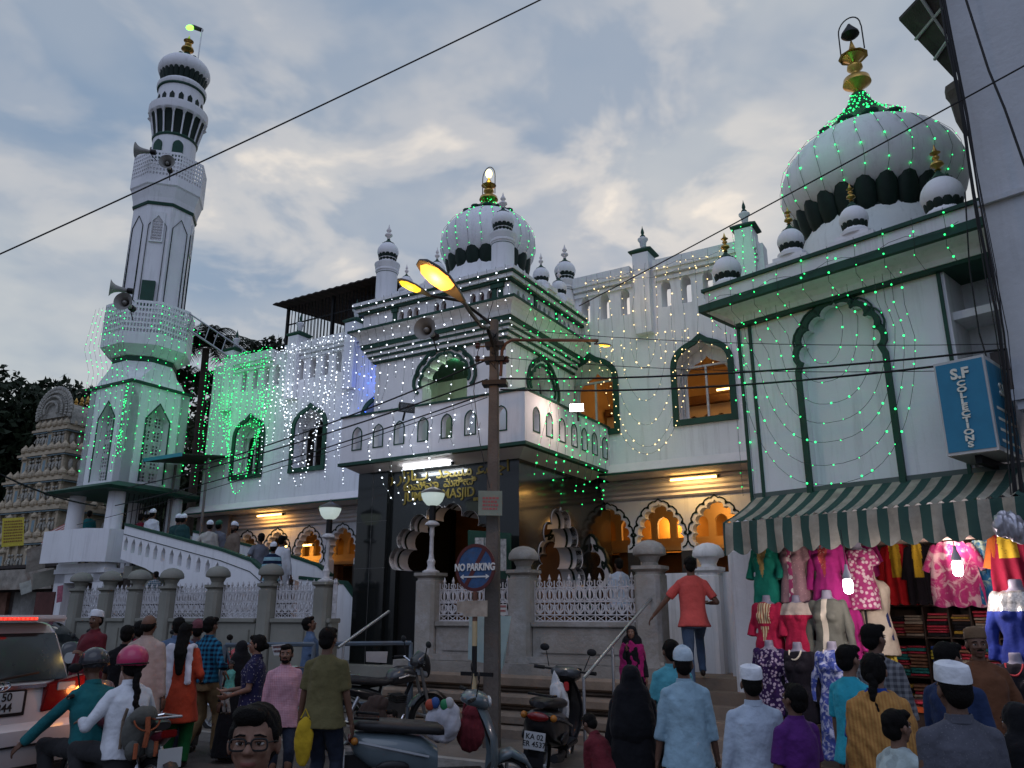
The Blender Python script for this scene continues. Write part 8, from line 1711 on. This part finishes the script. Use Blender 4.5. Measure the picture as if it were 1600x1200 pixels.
for r_ in range(4):
    for c_ in range(5):
        x0, x1 = sxs[c_]+.02, sxs[c_+1]-.02; zf = szs[r_+1]; H_ = szs[r_]-zf-.04; nst = 2 if x1-x0 > .42 else 1
        for st_i in range(nst):
            wdt = (x1-x0)/nst-.015; xc = x0+(x1-x0)*(st_i+.5)/nst; z = zf+.001; kth = 0; pool = q.choice([['brown', 'cream', 'dark red'], ['dark red', 'black', 'brown'], ['orange', 'yellow', 'blue', 'pink'], ['brown', 'mustard', 'black'], ['dark red', 'brown', 'teal']])
            while z-zf < H_*q.uniform(.75, .95)-.02:
                nm = q.choice(pool); sc = q.uniform(.8, 1.4)
                if nm not in src: me = GME.copy(); me.materials.append(C('folded_'+nm.replace(' ', '_'), GCOL[nm], 'stripe' if nm in ('brown', 'dark red') else 'plain', tuple(min(1, v*2.2) for v in GCOL[nm]), 9)); me.shade_smooth(); src[nm] = me
                o = bpy.data.objects.new('folded_garment', src[nm]); COL.objects.link(o); place(o, FS, (xc+q.uniform(-.01, .01), 1.35+.19+q.uniform(-.012, .012), z), R(q.uniform(-3, 3))); o.scale = (wdt*q.uniform(.9, 1), 1, sc)
                kth += 1; tag(o, 'folded %s garment, number %d up in %s stack, %s row, %s bay, shop shelves' % (nm, kth, ('left', 'right')[st_i] if nst > 1 else 'its', rws[r_], bays[c_]), 'garment', 'folded garments on the shop shelves'); z += .034*sc
# counter
ct = thing('counter', 'low dark counter with orange edge in front of the shop shelves', 'counter', FS, (FS.px(1470, 1085, .55)[0], .55, .1)); MB().box(-.8, 1.2, -.2, .25, 0, .62).build('cabinet', DW, ct, bevel=.01); MB().box(-.82, 1.22, -.23, -.2, .60, .66).build('orange_edge', pbr('orange_laminate', (.50, .09, .02), .5), ct)
for i, nm in enumerate(('dark red', 'brown', 'orange', 'black', 'dark red', 'pink')):
    if nm in src: o = bpy.data.objects.new('folded_garment', src[nm]); COL.objects.link(o); place(o, FS, (ct.location.x*0+FS.px(1425+22*(i % 3), 1085, .55)[0], .55, .745+.04*(i//3)), R(i*11)); o.scale = (.34, 1.0, 1.15); tag(o, 'folded %s garment lying on the counter, %s' % (nm, 'on top' if i > 2 else 'underneath'), 'garment', 'folded garments on the counter')
# bare bulbs
BW_ = lit('white_bulb', (1, .93, .98), 16); CER = pbr('white_ceramic', (.45, .42, .45), .4)
for x, y, lb, e in ((1325, 914, 'bare glowing bulb hanging over the black-dressed mannequin', 24), (1496, 886, 'bare glowing bulb hanging in front of the pink tie-dyed frock', 28)):
    p = at(x, y, 9.75); t = thing('bulb_lamp', lb, 'lamp', F0, (p.x, p.y, p.z)); MB().lathe([(.002, -.095), (.035, -.088), (.050, -.06), (.052, .03), (.045, .055), (.03, .062)], n=20).build('bulb', BW_, t, smooth=60); MB().lathe([(.04, .06), (.05, .09), (.035, .13), (.02, .17), (.015, .22)], n=14).build('bulb_holder', CER, t, smooth=50); MB().tube([(0, 0, .2), (0, .03, 2.62-p.z+.1)], .005, 5).build('cord', CABLE, t)
    lamp('bulb_light', t, (0, 0, -.16), (1, .86, .84), e, .06)
lamp('shop_light', cb, (2.0, 1.0, 2.6), (1, .80, .70), 12, .15)
# crumpled silver plastic under the awning's right end
p = at(1572, 812, 9.2); t = thing('plastic_wrap', 'crumpled silvery plastic packet hanging under the right end of the awning', 'bag', F0, (p.x, p.y, p.z-.1)); m = MB(); m.ball((0, 0, .05), (.14, .08, .14), 12, 10); m.ball((.12, 0, -.02), (.1, .08, .12), 10, 8); remesh(m, .012, pbr('silver_film', (.5, .48, .52), .2, metal=.5, var=.3), 'packet', t, smooth=1, fold=.01, fscale=2.2)
# cream pouch, litter
lt = MB(); q = random.Random(31)
for i in range(170):
    s = q.uniform(-15, 6); w = q.uniform(-6.5, -1.3); x, y, _ = FM.p(s, w); a = q.uniform(0, 3); r = q.uniform(.01, .04); z = .104 if w > -2.6 else -.008
    lt.add([(x+r*math.cos(a), y+r*math.sin(a), z+.004), (x-r*math.sin(a), y+r*math.cos(a), z+.012), (x-r*math.cos(a), y-r*math.sin(a), z+.003), (x+r*math.sin(a)*.7, y-r*math.cos(a), z+.009)], [(0, 1, 2, 3)])
tag(lt.build('litter', pbr('litter_scraps', (.22, .20, .17), .9, var=.7, scale=2)), kind='stuff')
